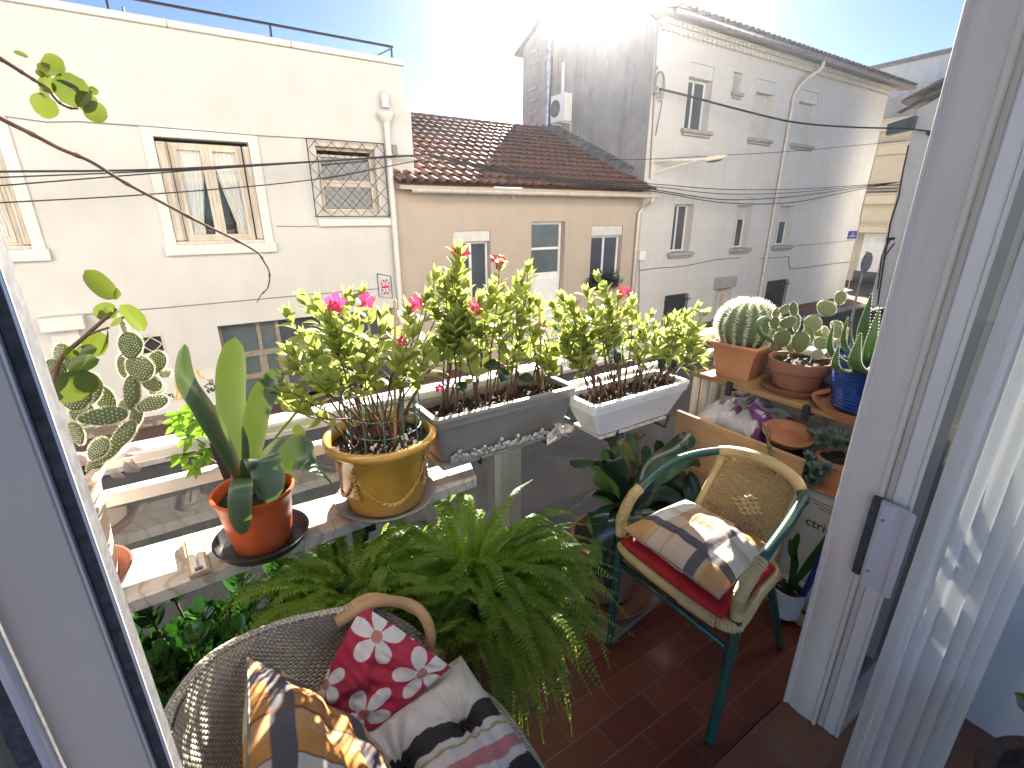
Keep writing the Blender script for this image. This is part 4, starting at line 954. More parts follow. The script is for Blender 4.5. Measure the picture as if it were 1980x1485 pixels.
for k, (c, s, lab) in enumerate((((0, 0), 0, 'top wire of the sagging bundle across the tall house'), ((0, 9), 4, 'second wire of the sagging bundle across the tall house'), ((0, 20), 9, 'third wire of the sagging bundle across the tall house'), ((0, 26), 16, 'lowest wire of the sagging bundle across the tall house'))):
    d = c[1]
    cable('overhead_cable', lab, [PC(830, 299+k, 9.75), PC(950, 322+k*2, 9.65), PC(1100, 346+k*2, 9.55), PC(1265, 356+d*.55, 9.5), PC(1400, 366+d, 9.5), PC(1530, 366+s*1.6, 9.5), PC(1650, 359+s*.6, 9.5), P(1738, 352, X=XG-.1)], .011+.003*(k > 1), n=50)
cable('overhead_cable', 'thick twisted black cable from the tall house corner coil to the gable house', [PC(1276, 172, 9.8), PC(1340, 188, 9.6), PC(1430, 212, 9.4), PC(1540, 237, 9.3), PC(1650, 246, 9.0), P(1750, 249, X=XG-.6), P(1815, 256, X=XG-.1)], .028, n=50)
cable('overhead_cable', 'thin wire crossing the tall house between its two rows of windows', [PC(1180, 309, 9.9), PC(1250, 308, 9.7), PC(1400, 300, 9.5), PC(1550, 291, 9.4), P(1750, 272, X=XG-.3)], .009, n=40)
cable('overhead_cable', 'short wires hanging at the top left of the tall house under the eave', [PC(1240, 14, 9.6), PC(1262, 32, 9.6), PC(1285, 55, 9.9)], .01, n=12)
# television aerial on the low roof
q = P(960, 300, Y=11.2)
# ---------------------------------------------------------------- the balcony shell
mb = MB(); mb.box((-2.5, .47, -.16), (2.3, 1.5, 0)); struct('floor', mb, M['terracotta_floor'])
mb = MB(); mb.box((-2.5, -2.5, -.16), (4.2, .467, .003)); struct('room_floor', mb, M['room_floor'])
# our own house front around the wide opening
mb = MB(); mb.slab([(-16, .36, -2.2), (14, .36, -2.2), (14, .36, 7.5), (-16, .36, 7.5), (-16, .36, 2.455), (3.2, .36, 2.455), (3.2, .36, -.17), (-2.2, .36, -.17), (-2.2, .36, 2.454), (-16, .36, 2.454)], (0, 1, 0), .14)  # unseen front, widened and lightened to bounce sun onto the opposite facades
h_ = T('own_house_front', 'white rendered front of the house the balcony belongs to, around the sliding door', 'house', (0, .43, -2.2)); h_.part('wall', mb, M['own_front'])

# railing ---------------------------------------------------------
RY = 1.40; RX = 2.16
zt = .955; z2 = .855
rl = T('balcony_railing', 'white painted balcony railing with two top bars and tinted glass panels', 'railing', (0, RY, 0))
mb = MB(); mb.bbox((-2.4, RY-.035, zt-.03), (RX+.04, RY+.045, zt), .006); rl.part('top_rail', mb, M['white_metal'])
mb = MB(); mb.bbox((-2.4, RY-.02, z2-.035), (RX-.02, RY+.02, z2), .005); rl.part('middle_rail', mb, M['white_metal'])
mb = MB(); mb.tube([(-2.4, RY-.005, .075), (RX, RY-.005, .075)], .03, 12); rl.part('bottom_rail', mb, M['zinc'], None, True)
mb = MB(); mb.bbox((RX-.035, .5, zt-.03), (RX+.04, RY-.04, zt-.002), .006); rl.part('side_rail', mb, M['white_metal'])
for x in (-1.9, -.55, .86, RX):
    mb = MB(); mb.bbox((x-.022, RY-.045, 0), (x+.022, RY+.0, zt-.031), .004); rl.part('post', mb, M['alu'])
    if x == .86: mb = MB(); mb.bbox((x+.03, RY-.03, .03), (x+.085, RY-.005, z2-.04), .003); rl.part('post_cover', mb, M['alu_grey'])
for a, b in ((-2.35, -1.93), (-1.87, -.58), (-.52, .83), (.95, RX-.03)):
    mb = MB(); mb.add([(a, RY+.006, .11), (b, RY+.006, .11), (b, RY+.006, z2-.037), (a, RY+.006, z2-.037)], [(0, 1, 2, 3)]); rl.part('glass_panel', mb, M['rail_glass'] if a > .9 else M['rail_glass_clear'])
mb = MB(); mb.bbox((RX+.0, .5, .0), (RX+.03, RY-.05, zt-.035), .004)
rl.part('end_panel', mb, M['alu_grey'])

# marble shelf at the left ---------------------------------------
A = P(256, 1063, Z=.70); B = P(905, 885, Z=.70); C_ = P(922, 925, Z=.70); D_ = P(248, 1166, Z=.70)
dv = (D_-C_).normalized()
A2 = B+(A-B).normalized()*2.0; D2 = C_+dv*2.0
mb = MB(); mb.slab([D2, C_, B, A2], (0, 0, -1), .028)
ms = T('marble_shelf', 'long worn white marble shelf under the railing carrying the pots at the left', 'shelf', (.2, 1.25, .672)); ms.part('slab', mb, M['marble'])
mb = MB()
for x in (-.45, .30): mb = MB(); mb.bar((x, RY-.03, .655), (x, 1.19, .655), .03, .03); mb.bar((x, RY-.04, .66), (x, RY-.04, .35), .03, .02); mb.bar((x, RY-.04, .40), (x, 1.24, .645), .02, .02); ms.part('bracket', mb, M['black_iron'])
# wooden shelf at the right
ws = T('wooden_shelf', 'brown wooden shelf carrying the cactus pots along the right end of the balcony', 'shelf', (2.0, .85, .775))
mb = MB(); mb.bbox((1.885, .30, .778), (2.14, 1.335, .80), .003); ws.part('board', mb, M['wood_shelf'])
for yy in (P(1410, 750, X=1.875).y, P(1560, 790, X=1.875).y, .36):
    mb = MB(); mb.tube([(1.92, yy, .765), (1.868, yy, .765), (1.868, yy, .812)], .006, 6); mb.bbox((1.862, yy-.012, .745), (1.882, yy+.012, .808), .003); mb.bar((1.9, yy, .768), (2.14, yy, .768), .02, .012); ws.part('hook', mb, M['black_iron'])
mb = MB(); mb.bbox((1.885, 1.30, .0), (1.91, 1.325, .777), .003); ws.part('leg', mb, M['alu'])
mb = MB(); mb.bbox((1.915, 1.27, .30), (1.94, 1.30, .776), .003); ws.part('leg', mb, M['alu_grey'])

# ---------------------------------------------------------------- pots
def potprof(r0, r1, h, rim=.012, rh=.025, th=.008, base=.0):
    return [(0, base), (r0, base), (r1-.004, h-rh), (r1-.004+.001, h-rh), (r1+rim*.6, h-rh+.002), (r1+rim, h-rh*.5), (r1+rim*.7, h), (r1-th, h), (r1-th-.004, h-rh), (r1-th-.006, h-.06), (0, h-.065)]
def soil(T_, c, r, seg=40, rings=12, amp=.012, cover=True, fn=None):
    mb = MB(); c = Vector(c); rr_ = random.Random(int(abs(c.x)*1000)+5)
    for j in range(rings+1):
        for k in range(seg):
            a = 2*pi*k/seg; q = r*j/rings; q2 = fn(a)*j/rings if fn else q
            p = c+Vector((cos(a)*q2, sin(a)*q2, 0)); p.z += amp*noise.noise(p*45)+amp*.6*noise.noise(p*120); mb.v.append(tuple(p)); mb.c.append((1, 1, 1))
    mb.f += [(j*seg+k, j*seg+(k+1) % seg, (j+1)*seg+(k+1) % seg, (j+1)*seg+k) for j in range(rings) for k in range(seg)]; mb.m += [0]*len(mb.f)
    for k in range(int(90*r/.12)):   # bark chips and dead bits
        a = rr_.uniform(0, 2*pi); q = r*.93*rr_.random()**.5; q2 = q*(fn(a)/r if fn else 1)
        p = c+Vector((cos(a)*q2, sin(a)*q2, .004+rr_.random()*.006)); d = Vector((rr_.uniform(-1, 1), rr_.uniform(-1, 1), rr_.uniform(-.2, .4))).normalized()
        e = d.orthogonal()*rr_.uniform(.002, .006); l = rr_.uniform(.006, .02); mb.add([p-e, p+e, p+e+d*l, p-e+d*l], [(0, 1, 2, 3)])
    return T_.part('soil', mb, M['soil'])
def saucer(name, label, c, r, m, h=.022, group=None):
    mb = MB(); mb.lathe([(0, 0), (r*.86, 0), (r, h), (r-.005, h), (r*.86-.004, .005), (0, .005)], c, 44)
    return single(name, label, 'saucer', mb, m, c, group, True, 40)
def mand(T_, base, tips, seed, lsize=.052, spread=.07, start=.3, matl='lf_mand', stem='twig', sr=.0028, pitch=.016, side=.6, flush=5):
    """branching shoots from the soil to each tip with paired pointed leaves"""
    rr_ = random.Random(seed); st = MB(); lf = MB(); base = Vector(base)
    tips = list(tips); n0 = len(tips)
    for k in range(int(n0*side)):
        q = Vector(tips[k % n0]); q2 = q+Vector((rr_.uniform(-.055, .055), rr_.uniform(-.05, .03), rr_.uniform(-.09, -.01))); q2.z = max(base.z+.06, q2.z); tips.append(q2)
    for k, tp in enumerate(tips):
        tp = Vector(tp); b = base+Vector((rr_.uniform(-spread, spread), rr_.uniform(-.03, .03), 0))
        if (tp-b).length > .02:
            b.x += (tp.x-b.x)*.25*rr_.random()
        m1 = b.lerp(tp, .35)+Vector((rr_.uniform(-.02, .02), rr_.uniform(-.03, .02), .02)); m2 = b.lerp(tp, .7)+Vector((rr_.uniform(-.025, .025), rr_.uniform(-.02, .02), .01))
        L = (tp-b).length; n = max(10, int(L/pitch)); cv = spline([b, m1, m2, tp], n)
        st.tube(cv, [sr*(1.25-.85*i/n) for i in range(n)], 5)
        ph = rr_.uniform(0, 6)
        for i in range(int(n*start), n):
            t = i/(n-1); tg = (cv[min(i+1, n-1)]-cv[i-1]).normalized()
            if rr_.random() < .18+.45*(1-t): continue
            o = tg.orthogonal().normalized(); o2 = tg.cross(o); a = ph+i*1.45
            for s in (0, pi):
                if rr_.random() < .1: continue
                rdir = o*cos(a+s)+o2*sin(a+s)
                lift = .45+.9*t**3; d = (rdir+tg*lift+Vector((0, 0, .25))).normalized()
                nn = (tg*1.0+Vector((rr_.uniform(-.4, .4), rr_.uniform(-.4, .4), .6))).normalized()
                l = lsize*rr_.uniform(.75, 1.25)*(1-.25*t**3)
                lf.leaf(cv[i]+rdir*.003, d, nn, l, l*rr_.uniform(.52, .68), rr_.uniform(.0, .35), rr_.uniform(.06, .22), 5, var=min(1, max(0, rr_.gauss(.45, .3))))
        for q in range(flush):  # upright young leaves at the shoot tip
            a = q*2.4; rdir = Vector((cos(a), sin(a), 0)); d = (rdir*.45+tg*1.0).normalized()
            lf.leaf(cv[-1], d, rdir*-1, lsize*rr_.uniform(.7, .95), lsize*.36, -.1, .2, 4, var=rr_.uniform(.7, 1))
    T_.part('stem', st, M[stem], None, True); T_.part('foliage', lf, M[matl], None, True)
def trumpet(T_, p, d, s=.045, seed=1, nm='flower', m='petal'):
    rr_ = random.Random(seed); d = Vector(d).normalized(); o = d.orthogonal().normalized(); o2 = d.cross(o); mb = MB(); p = Vector(p)
    mb.tube([p-d*s*1.0, p-d*s*.3, p], [s*.06, s*.10, s*.22], 8, False, [(.9, .5, 0)]*3)
    for k in range(5):
        a = 2*pi*k/5+rr_.uniform(-.1, .1); e = o*cos(a)+o2*sin(a); dd = (e+d*.35).normalized()
        mb.leaf(p+e*s*.12, dd, d+e*.2, s*.95, s*.85, rr_.uniform(.0, .4), rr_.uniform(.05, .15), 5, var=rr_.random()*.6+.2, wide=.55)
    T_.part(nm, mb, M[m], None, True)

# --- mustard pot with the pink flowering climber
c = Vector((.368, 1.235, .72)); g1 = 'flowering climbers along the railing'
saucer('saucer', 'wide grey green saucer under the mustard pot on the marble shelf', c-Vector((0, 0, .018)), .145, M['grey_plastic'], .02)
mp = T('mustard_pot_plant', 'glazed mustard pot with rope relief holding a pink flowering climber', 'potted plant', c-Vector((0, 0, .012)))
mb = MB(); prof = [(0, 0), (.106, 0), (.112, .006), (.119, .06), (.130, .13), (.137, .178), (.142, .183), (.153, .190), (.157, .200), (.153, .211), (.144, .214), (.136, .208), (.132, .19), (.13, .165), (0, .165)]
mb.lathe(prof, c-Vector((0, 0, .012)), 72); mp.part('pot', mb, M['mustard'], None, True, 60)
mb = MB(); cz = c.z-.012
def potr(z): return .119+(.137-.119)*min(1, max(0, (z-.06)/.118))
for k in range(4):
    a0 = -pi/2-.12+k*pi/2-.78; a1 = a0+pi/2
    for tw in (0, 1):
        pts = []
        for i in range(49):
            t = i/48; a = a0+(a1-a0)*t; z = .150-.105*(1-(2*t-1)**2)**.8; r_ = potr(z)+.002
            ph = t*44+tw*pi; pts.append((c.x+cos(a)*(r_+.0028*cos(ph)), c.y+sin(a)*(r_+.0028*cos(ph)), cz+z+.0034*sin(ph)))
        mb.tube(pts, .0034, 6)
    for i in range(9):
        a = a0; z = .160-.0095*i; mb.tube([(c.x+cos(a+.03*sin(i*2))*(potr(z)+.003), c.y+sin(a+.03*sin(i*2))*(potr(z)+.003), cz+z), (c.x+cos(a-.03*sin(i*2+1))*(potr(z)+.003), c.y+sin(a-.03*sin(i*2+1))*(potr(z)+.003), cz+z-.01)], .0042, 6)
    z = .07; mb.ball((c.x+cos(a0)*(potr(z)+.001), c.y+sin(a0)*(potr(z)+.001), cz+z), .0095, 8, 6)
mp.part('rope_relief', mb, M['mustard'], None, True)
sc_ = c+Vector((0, 0, .172)); soil(mp, sc_, .131)
Yp = c.y
def pt(px, py, Y): return P(px, py, Y=Y)
tips = [pt(595, 592, 1.27), pt(572, 690, 1.2), pt(566, 760, 1.17), pt(620, 605, 1.25), pt(598, 665, 1.3), pt(640, 735, 1.15), pt(672, 588, 1.25), pt(705, 585, 1.27), pt(690, 640, 1.17), pt(735, 650, 1.2), pt(655, 655, 1.22),
        pt(752, 625, 1.28), pt(795, 655, 1.17), pt(822, 585, 1.26), pt(860, 555, 1.3), pt(840, 545, 1.27), pt(872, 640, 1.28), pt(820, 690, 1.15), pt(850, 700, 1.2), pt(775, 700, 1.14), pt(545, 770, 1.2), pt(622, 700, 1.2), pt(705, 700, 1.18), pt(885, 600, 1.3), pt(790, 610, 1.22), pt(640, 630, 1.2)]
mand(mp, sc_, tips, 21, .062, .05, .52, side=.12, pitch=.018)
for i, (px, py, d, s) in enumerate(((648, 585, (-.5, -1, .15), .052), (708, 581, (.3, -1, .25), .045), (803, 585, (.2, -1, .5), .048), (776, 660, (.5, -1, .2), .034), (848, 750, (0, -1, .1), .026))):
    trumpet(mp, pt(px, py, 1.19), d, s*.5, i)
mb = MB(); b0 = P(762, 852, Y=1.19); mb.tube([P(764, 868, Y=1.18), P(763, 720, Y=1.185), P(764, 580, Y=1.19)], .0042, 8)
single('cane_stake', 'thin dry cane stake standing in the mustard pot', 'stake', mb, M['bamboo'], P(764, 868, Y=1.18), None, True)
mb = MB(); R0 = .10; cc_ = sc_+Vector((.01, -.01, 0))
for z in (0, .048, .096, .144, ):
    mb.tube([cc_+Vector((cos(a_)*R0, sin(a_)*R0, z+.002)) for a_ in [2*pi*i/36 for i in range(37)]], .0017 if z else .0025, 5)
for k in range(12): a_ = 2*pi*k/12+.2; mb.tube([cc_+Vector((cos(a_)*R0, sin(a_)*R0, -.01)), cc_+Vector((cos(a_)*R0, sin(a_)*R0, .002)), cc_+Vector((cos(a_)*R0*1.0, sin(a_)*R0, .146))], [.004, .0022, .0017], 5)
single('wire_collar', 'round collar of green plastic mesh standing in the mustard pot', 'plant collar', mb, M['wire_green'], cc_, None, True)

# --- orange plastic pot with broad strap leaves
c = Vector((.035, 1.215, .704))
saucer('saucer', 'deep black saucer under the orange pot', c, .112, M['black_plastic'], .026)
op = T('orange_pot_plant', 'orange plastic pot with broad blue green strap leaves on the marble shelf', 'potted plant', c+Vector((0, 0, .006)))
mb = MB(); h = .155; mb.lathe([(0, .006), (.066, .006), (.068, .012), (.070, .03), (.072, .034), (.084, h-.03), (.085, h-.03), (.090, h-.012), (.094, h-.006), (.094, h), (.088, h+.001), (.084, h-.006), (.080, h-.03), (.079, h-.035), (0, h-.035)], c, 56); op.part('pot', mb, M['orange_plastic'], None, True, 50)
sc_ = c+Vector((0, 0, h-.028)); soil(op, sc_, .079)
mb = MB(); yb = 1.21
def lw(px, py, Y): return P(px, py, Y=Y)
base = sc_+Vector((0, 0, .0))
b1 = lw(478, 930, 1.22)
LV = [([lw(470, 935, 1.23), lw(462, 860, 1.25), lw(447, 760, 1.27), lw(455, 652, 1.25)], .068, (1, -.5, 0), .12),
      ([lw(480, 935, 1.22), lw(490, 860, 1.22), lw(505, 780, 1.2), lw(545, 712, 1.17)], .060, (.8, -.6, .3), .2),
      ([lw(468, 932, 1.22), lw(440, 870, 1.20), lw(398, 790, 1.18), lw(365, 735, 1.19), lw(357, 665, 1.24)], .052, (.7, -.5, .5), .3),
      ([lw(480, 925, 1.2), lw(492, 893, 1.15), lw(508, 890, 1.12), lw(518, 925, 1.10), lw(517, 972, 1.09)], .072, (1, -.45, 0), .12),
      ([lw(488, 925, 1.21), lw(520, 895, 1.17), lw(565, 873, 1.15), lw(610, 895, 1.13), lw(658, 955, 1.12)], .082, (-.35, .6, .75), .1),
      ([lw(472, 935, 1.19), lw(468, 925, 1.13), lw(464, 950, 1.10), lw(463, 990, 1.095), lw(468, 1035, 1.10)], .050, (1, -.45, 0), .1),
      ([lw(488, 930, 1.24), lw(510, 880, 1.27), lw(560, 815, 1.27), lw(600, 772, 1.25), lw(643, 758, 1.23)], .016, (0, -.6, .8), .2),
      ([lw(490, 935, 1.24), lw(530, 900, 1.28), lw(575, 850, 1.3), lw(580, 820, 1.3)], .045, (.5, -.5, .5), .2),
      ([lw(490, 930, 1.2), lw(530, 915, 1.19), lw(560, 915, 1.18), lw(575, 935, 1.17)], .018, (0, -.6, .8), .2)]
for pts, W, sd, cup in LV: mb.strap(pts, W, sd, cup=cup, n=26, nu=8)
op.part('leaves', mb, M['lf_clivia'], None, True)

# --- thermometer lying on the shelf
a = P(372, 1045, Z=.704); b = P(388, 1113, Z=.704); ax = (b-a).normalized(); ay = ax.cross(Vector((0, 0, 1))); Lh = (b-a).length*1.0; wd = .042
th = T('thermometer', 'small wooden backed thermometer lying on the marble shelf left of the orange pot', 'thermometer', a.lerp(b, .5))
mb = MB(); oc = [a-ay*-wd*.5*0-ax*.004]; ring = []
for k in range(9): t = pi*k/8; ring.append(a+ay*cos(t)*wd*.5*1.0-ax*sin(t)*wd*.45+ax*.006)
ring += [b-ay*wd*.5, b+ay*wd*.5]; mb.slab(ring, (0, 0, 1), .009); th.part('backing', mb, M['bamboo'])
mb = MB(); z = Vector((0, 0, .0095)); q = [a+ay*wd*.34+ax*.008, a-ay*wd*.34+ax*.008, b-ay*wd*.36-ax*.004, b+ay*wd*.36-ax*.004]; mb.slab([p+z for p in q], (0, 0, 1), .0015); th.part('scale_plate', mb, M['white_plastic'])
mb = MB()
for k in range(13):
    for s in (-1, 1): p = a+ax*(.016+k*Lh*.055)+ay*s*wd*.2+z+Vector((0, 0, .0016)); mb.bar(p, p+ay*s*(.003 if k % 2 else .005), .0008, .0004)
th.part('graduation', mb, M['ink'])
mb = MB(); z2_ = z+Vector((0, 0, .004)); mb.tube([a+ax*.012+z2_, b-ax*.014+z2_], .0022, 8); mb.ball(b-ax*.014+z2_, .004, 8, 6); th.part('tube', mb, M['pane_clear'], None, True)
mb = MB(); mb.bar(b-ax*.010-ay*.008+z2_, b-ax*.010+ay*.008+z2_, .007, .006); th.part('clip', mb, M['zinc'])

# --- troughs
def trough(T_, x0, x1, y0, y1, z0, z1, m, sl=.03, slx=.03, rim=.012):
    mb = MB(); r_ = .02
    def ringp(ix, iy, z, xo=0): return (x0+ix, x1-ix, y0+iy, y1-iy, z)
    lay = [ringp(slx, sl, z0), ringp(slx*.12, sl*.12, z1-.035), ringp(0, 0, z1-.034), ringp(-.002, -.002, z1-.014), ringp(-rim*.4, -rim*.4, z1-.012), ringp(-rim*.4, -rim*.4, z1), ringp(rim, rim, z1), ringp(rim+.002, rim+.002, z1-.05)]
    vs = []
    for (a, b, c_, d, z) in lay:
        rc = .018
        for (cx, cy, s) in ((b-rc, c_+rc, -pi/2), (b-rc, d-rc, 0), (a+rc, d-rc, pi/2), (a+rc, c_+rc, pi)):
            for q in range(5): t = s+pi/2*q/4; vs.append((cx+cos(t)*rc, cy+sin(t)*rc, z))
    n = 20; fs = [(i*n+k, i*n+(k+1) % n, (i+1)*n+(k+1) % n, (i+1)*n+k) for i in range(len(lay)-1) for k in range(n)]+[tuple(range(n))[::-1]]
    mb.add(vs, fs); T_.part('trough', mb, m, None, True, 35)
    mb = MB(); nx, ny = 60, 16
    mb.grid(lambda u, v: (x0+.014+(x1-x0-.028)*u, y0+.014+(y1-y0-.028)*v, z1-.028+.012*noise.noise(Vector((u*14, v*5, x0)))+.006*noise.noise(Vector((u*50, v*16, x0)))), nx, ny)
    for k in range(260):
        p = Vector((R.uniform(x0+.02, x1-.02), R.uniform(y0+.02, y1-.02), z1-.02)); d = Vector((R.uniform(-1, 1), R.uniform(-1, 1), R.uniform(-.2, .4))).normalized(); e = d.orthogonal()*R.uniform(.002, .006); l = R.uniform(.008, .025); mb.add([p-e, p+e, p+e+d*l, p-e+d*l], [(0, 1, 2, 3)])
    T_.part('soil', mb, M['soil'])
gx0, gx1 = .515, 1.045; gy0, gy1 = 1.185, 1.355; gz0, gz1 = .775, .935
gt = T('grey_trough_plant', 'grey brown window trough of pink flowering climbers on the railing', 'planter', ((gx0+gx1)/2, (gy0+gy1)/2, gz0))
trough(gt, gx0, gx1, gy0, gy1, gz0, gz1, M['taupe_plastic'])
zs = gz1-.025
bs = [(.60, 1.27, zs), (.70, 1.26, zs), (.80, 1.27, zs), (.95, 1.28, zs)]
TP = [[(886, 500, 1.26), (862, 560, 1.24), (900, 560, 1.3), (880, 620, 1.2), (905, 640, 1.22), (848, 620, 1.26), (880, 540, 1.26), (893, 585, 1.22)],
      [(965, 525, 1.28), (925, 590, 1.22), (945, 600, 1.28), (905, 680, 1.18), (930, 650, 1.24), (948, 570, 1.28), (915, 620, 1.27)],
      [(1020, 530, 1.3), (985, 590, 1.27), (970, 650, 1.24), (1000, 660, 1.26), (990, 700, 1.2), (1000, 620, 1.28)],
      [(1025, 590, 1.3), (1055, 640, 1.28), (1030, 650, 1.25), (1075, 670, 1.3), (1050, 700, 1.24), (1085, 690, 1.27), (1012, 680, 1.27), (1065, 720, 1.22)]]
ml = MB()
tipsall = []
for b, tp in zip(bs, TP):
    mand(gt, b, [P(x, y, Y=Yq) for x, y, Yq in tp], int(b[0]*100), .060, .035, .45, side=.3)
for i, (px, py, d, s) in enumerate(((889, 490, (0, -.6, 1), .032), (964, 503, (0, -.5, 1), .030), (918, 592, (.3, -1, .2), .030), (1046, 632, (0, -.4, 1), .022))):
    trumpet(gt, P(px, py, Y=1.26), d, s, 10+i)
mb = MB(); rr_ = random.Random(5)
for x, y, r_, q in ((880, 740, .045, 0), (935, 705, .05, 1), (1000, 730, .055, 2), (975, 712, .045, 3)):
    p = P(x, y, Y=1.2); d = Vector((rr_.uniform(-.5, .5), -.6, rr_.uniform(-.8, .2))); mb.leaf(p, d, (0, -.6, .8), r_*1.2, r_, .3, .12, 6, var=.1, wide=.4)
gt.part('large_leaves', mb, M['lf_dark'], None, True)
mb = MB(); p = P(1050, 752, Y=1.24); mb.tube([p, P(1046, 680, Y=1.25), P(1043, 592, Y=1.26)], .0038, 7); single('cane_stake', 'short cane stake standing in the right end of the grey trough', 'stake', mb, M['bamboo'], p, None, True)
# tray with lime crust under the grey trough
mb = MB(); mb.bbox((gx0+.02, gy0+.01, gz0-.018), (gx1-.01, gy1, gz0-.003), .006)
tr = T('trough_tray', 'grey tray edged with white lime crust under the grey trough', 'tray', ((gx0+gx1)/2, 1.26, gz0-.018)); tr.part('tray', mb, M['taupe_plastic'])
mb = MB(); rr_ = random.Random(9)
for k in range(330):
    x = rr_.uniform(gx0+.05, gx1-.02); z = gz0+abs(rr_.gauss(0, 1))*.012*(.6+.6*sin(x*40)**2); mb.ball((x, gy0+.010+(z-gz0)*-.16+.004, z), rr_.uniform(.003, .008), 6, 4, amp=.3)
tr.part('lime_crust', mb, M['lime_crust'], None, True)
mb = MB(); 
for x in (.66, .92):
    mb = MB(); mb.tube([(x, RY+.05, .96), (x, RY-.04, .965), (x, RY-.045, .76), (x, gy0+.0, .752), (x, gy0-.004, .775)], .004, 6); tr.part('hanger', mb, M['black_iron'])
wx0, wx1 = 1.025, 1.505; wy0, wy1 = 1.07, 1.235; wz0, wz1 = .772, .902
wt = T('white_trough_plant', 'white window trough of yellow green climbers and tiny white flowers', 'planter', ((wx0+wx1)/2, 1.15, wz0))
trough(wt, wx0, wx1, wy0, wy1, wz0, wz1, M['white_plastic'], .03, .055)
zs = wz1-.025
bs = [(1.14, 1.16, zs), (1.24, 1.16, zs), (1.33, 1.15, zs), (1.43, 1.15, zs)]
TP = [[(1092, 585, 1.2), (1110, 600, 1.18), (1080, 640, 1.22), (1100, 660, 1.16), (1130, 640, 1.2), (1120, 690, 1.12), (1145, 660, 1.17), (1075, 600, 1.22), (1120, 620, 1.2)],
      [(1160, 548, 1.2), (1150, 600, 1.18), (1175, 590, 1.2), (1195, 585, 1.22), (1205, 610, 1.2), (1165, 650, 1.14), (1190, 660, 1.17), (1215, 640, 1.2), (1170, 570, 1.2)],
      [(1232, 620, 1.18), (1255, 618, 1.2), (1240, 660, 1.14), (1262, 640, 1.18), (1225, 680, 1.12), (1285, 625, 1.2), (1262, 675, 1.15)],
      [(1302, 620, 1.18), (1322, 615, 1.2), (1345, 602, 1.22), (1350, 640, 1.18), (1312, 655, 1.13), (1340, 670, 1.16), (1362, 662, 1.17), (1290, 690, 1.12), (1335, 700, 1.12), (1355, 690, 1.18)]]
for b, tp in zip(bs, TP): mand(wt, b, [P(x, y, Y=Yq) for x, y, Yq in tp], int(b[0]*100)+3, .056, .035, .45)
trumpet(wt, P(1207, 565, Y=1.2), (0, -.5, 1), .03, 31); trumpet(wt, P(1170, 640, Y=1.15), (0, -.8, .6), .018, 32)
for i, (px, py) in enumerate(((1260, 665), (1185, 683), (1212, 672), (1092, 702), (1240, 668), (1196, 676), (1150, 690))): trumpet(wt, P(px, py, Y=1.13), (R.uniform(-.4, .4), -.8, .5), .017, 40+i, 'white_flower', 'petal_white')
mb = MB()
for x, y, r_ in ((1275, 700, .05), (1300, 705, .04), (1190, 690, .04)): mb.leaf(P(x, y-12, Y=1.12), (.1, -.4, -1), (0, -.9, .4), r_*1.2, r_, .2, .1, 6, var=.1, wide=.4)
wt.part('large_leaves', mb, M['lf_dark'], None, True)
mb = MB(); mb.bbox((1.08, 1.09, wz0-.014), (1.42, 1.24, wz0-.003), .005); wt2 = T('trough_bracket', 'rusty edged board and iron brackets holding the white trough on the railing', 'bracket', (1.25, 1.2, wz0-.02)); wt2.part('board', mb, M['lime_crust'])
mb = MB()
for x in (1.12, 1.38): mb = MB(); mb.tube([(x, RY+.05, .96), (x, RY-.04, .965), (x, RY-.045, .75), (x, 1.06, .745), (x, 1.05, .80)], .0045, 6); wt2.part('hook', mb, M['black_iron'])
# crumpled dry leaf between the troughs
mb = MB(); p = P(1080, 835, Y=1.1)
for k in range(7): mb.leaf(p+Vector((R.uniform(-.02, .02), 0, R.uniform(-.01, .015))), (R.uniform(-1, 1), -.3, R.uniform(-.6, .6)), (R.uniform(-1, 1), -.5, .6), .05, .035, .5, .3, 5, var=R.random())
single('dry_leaves', 'crumpled dry brown leaves caught between the two troughs', 'dry leaves', mb, M['lime_crust'], p)

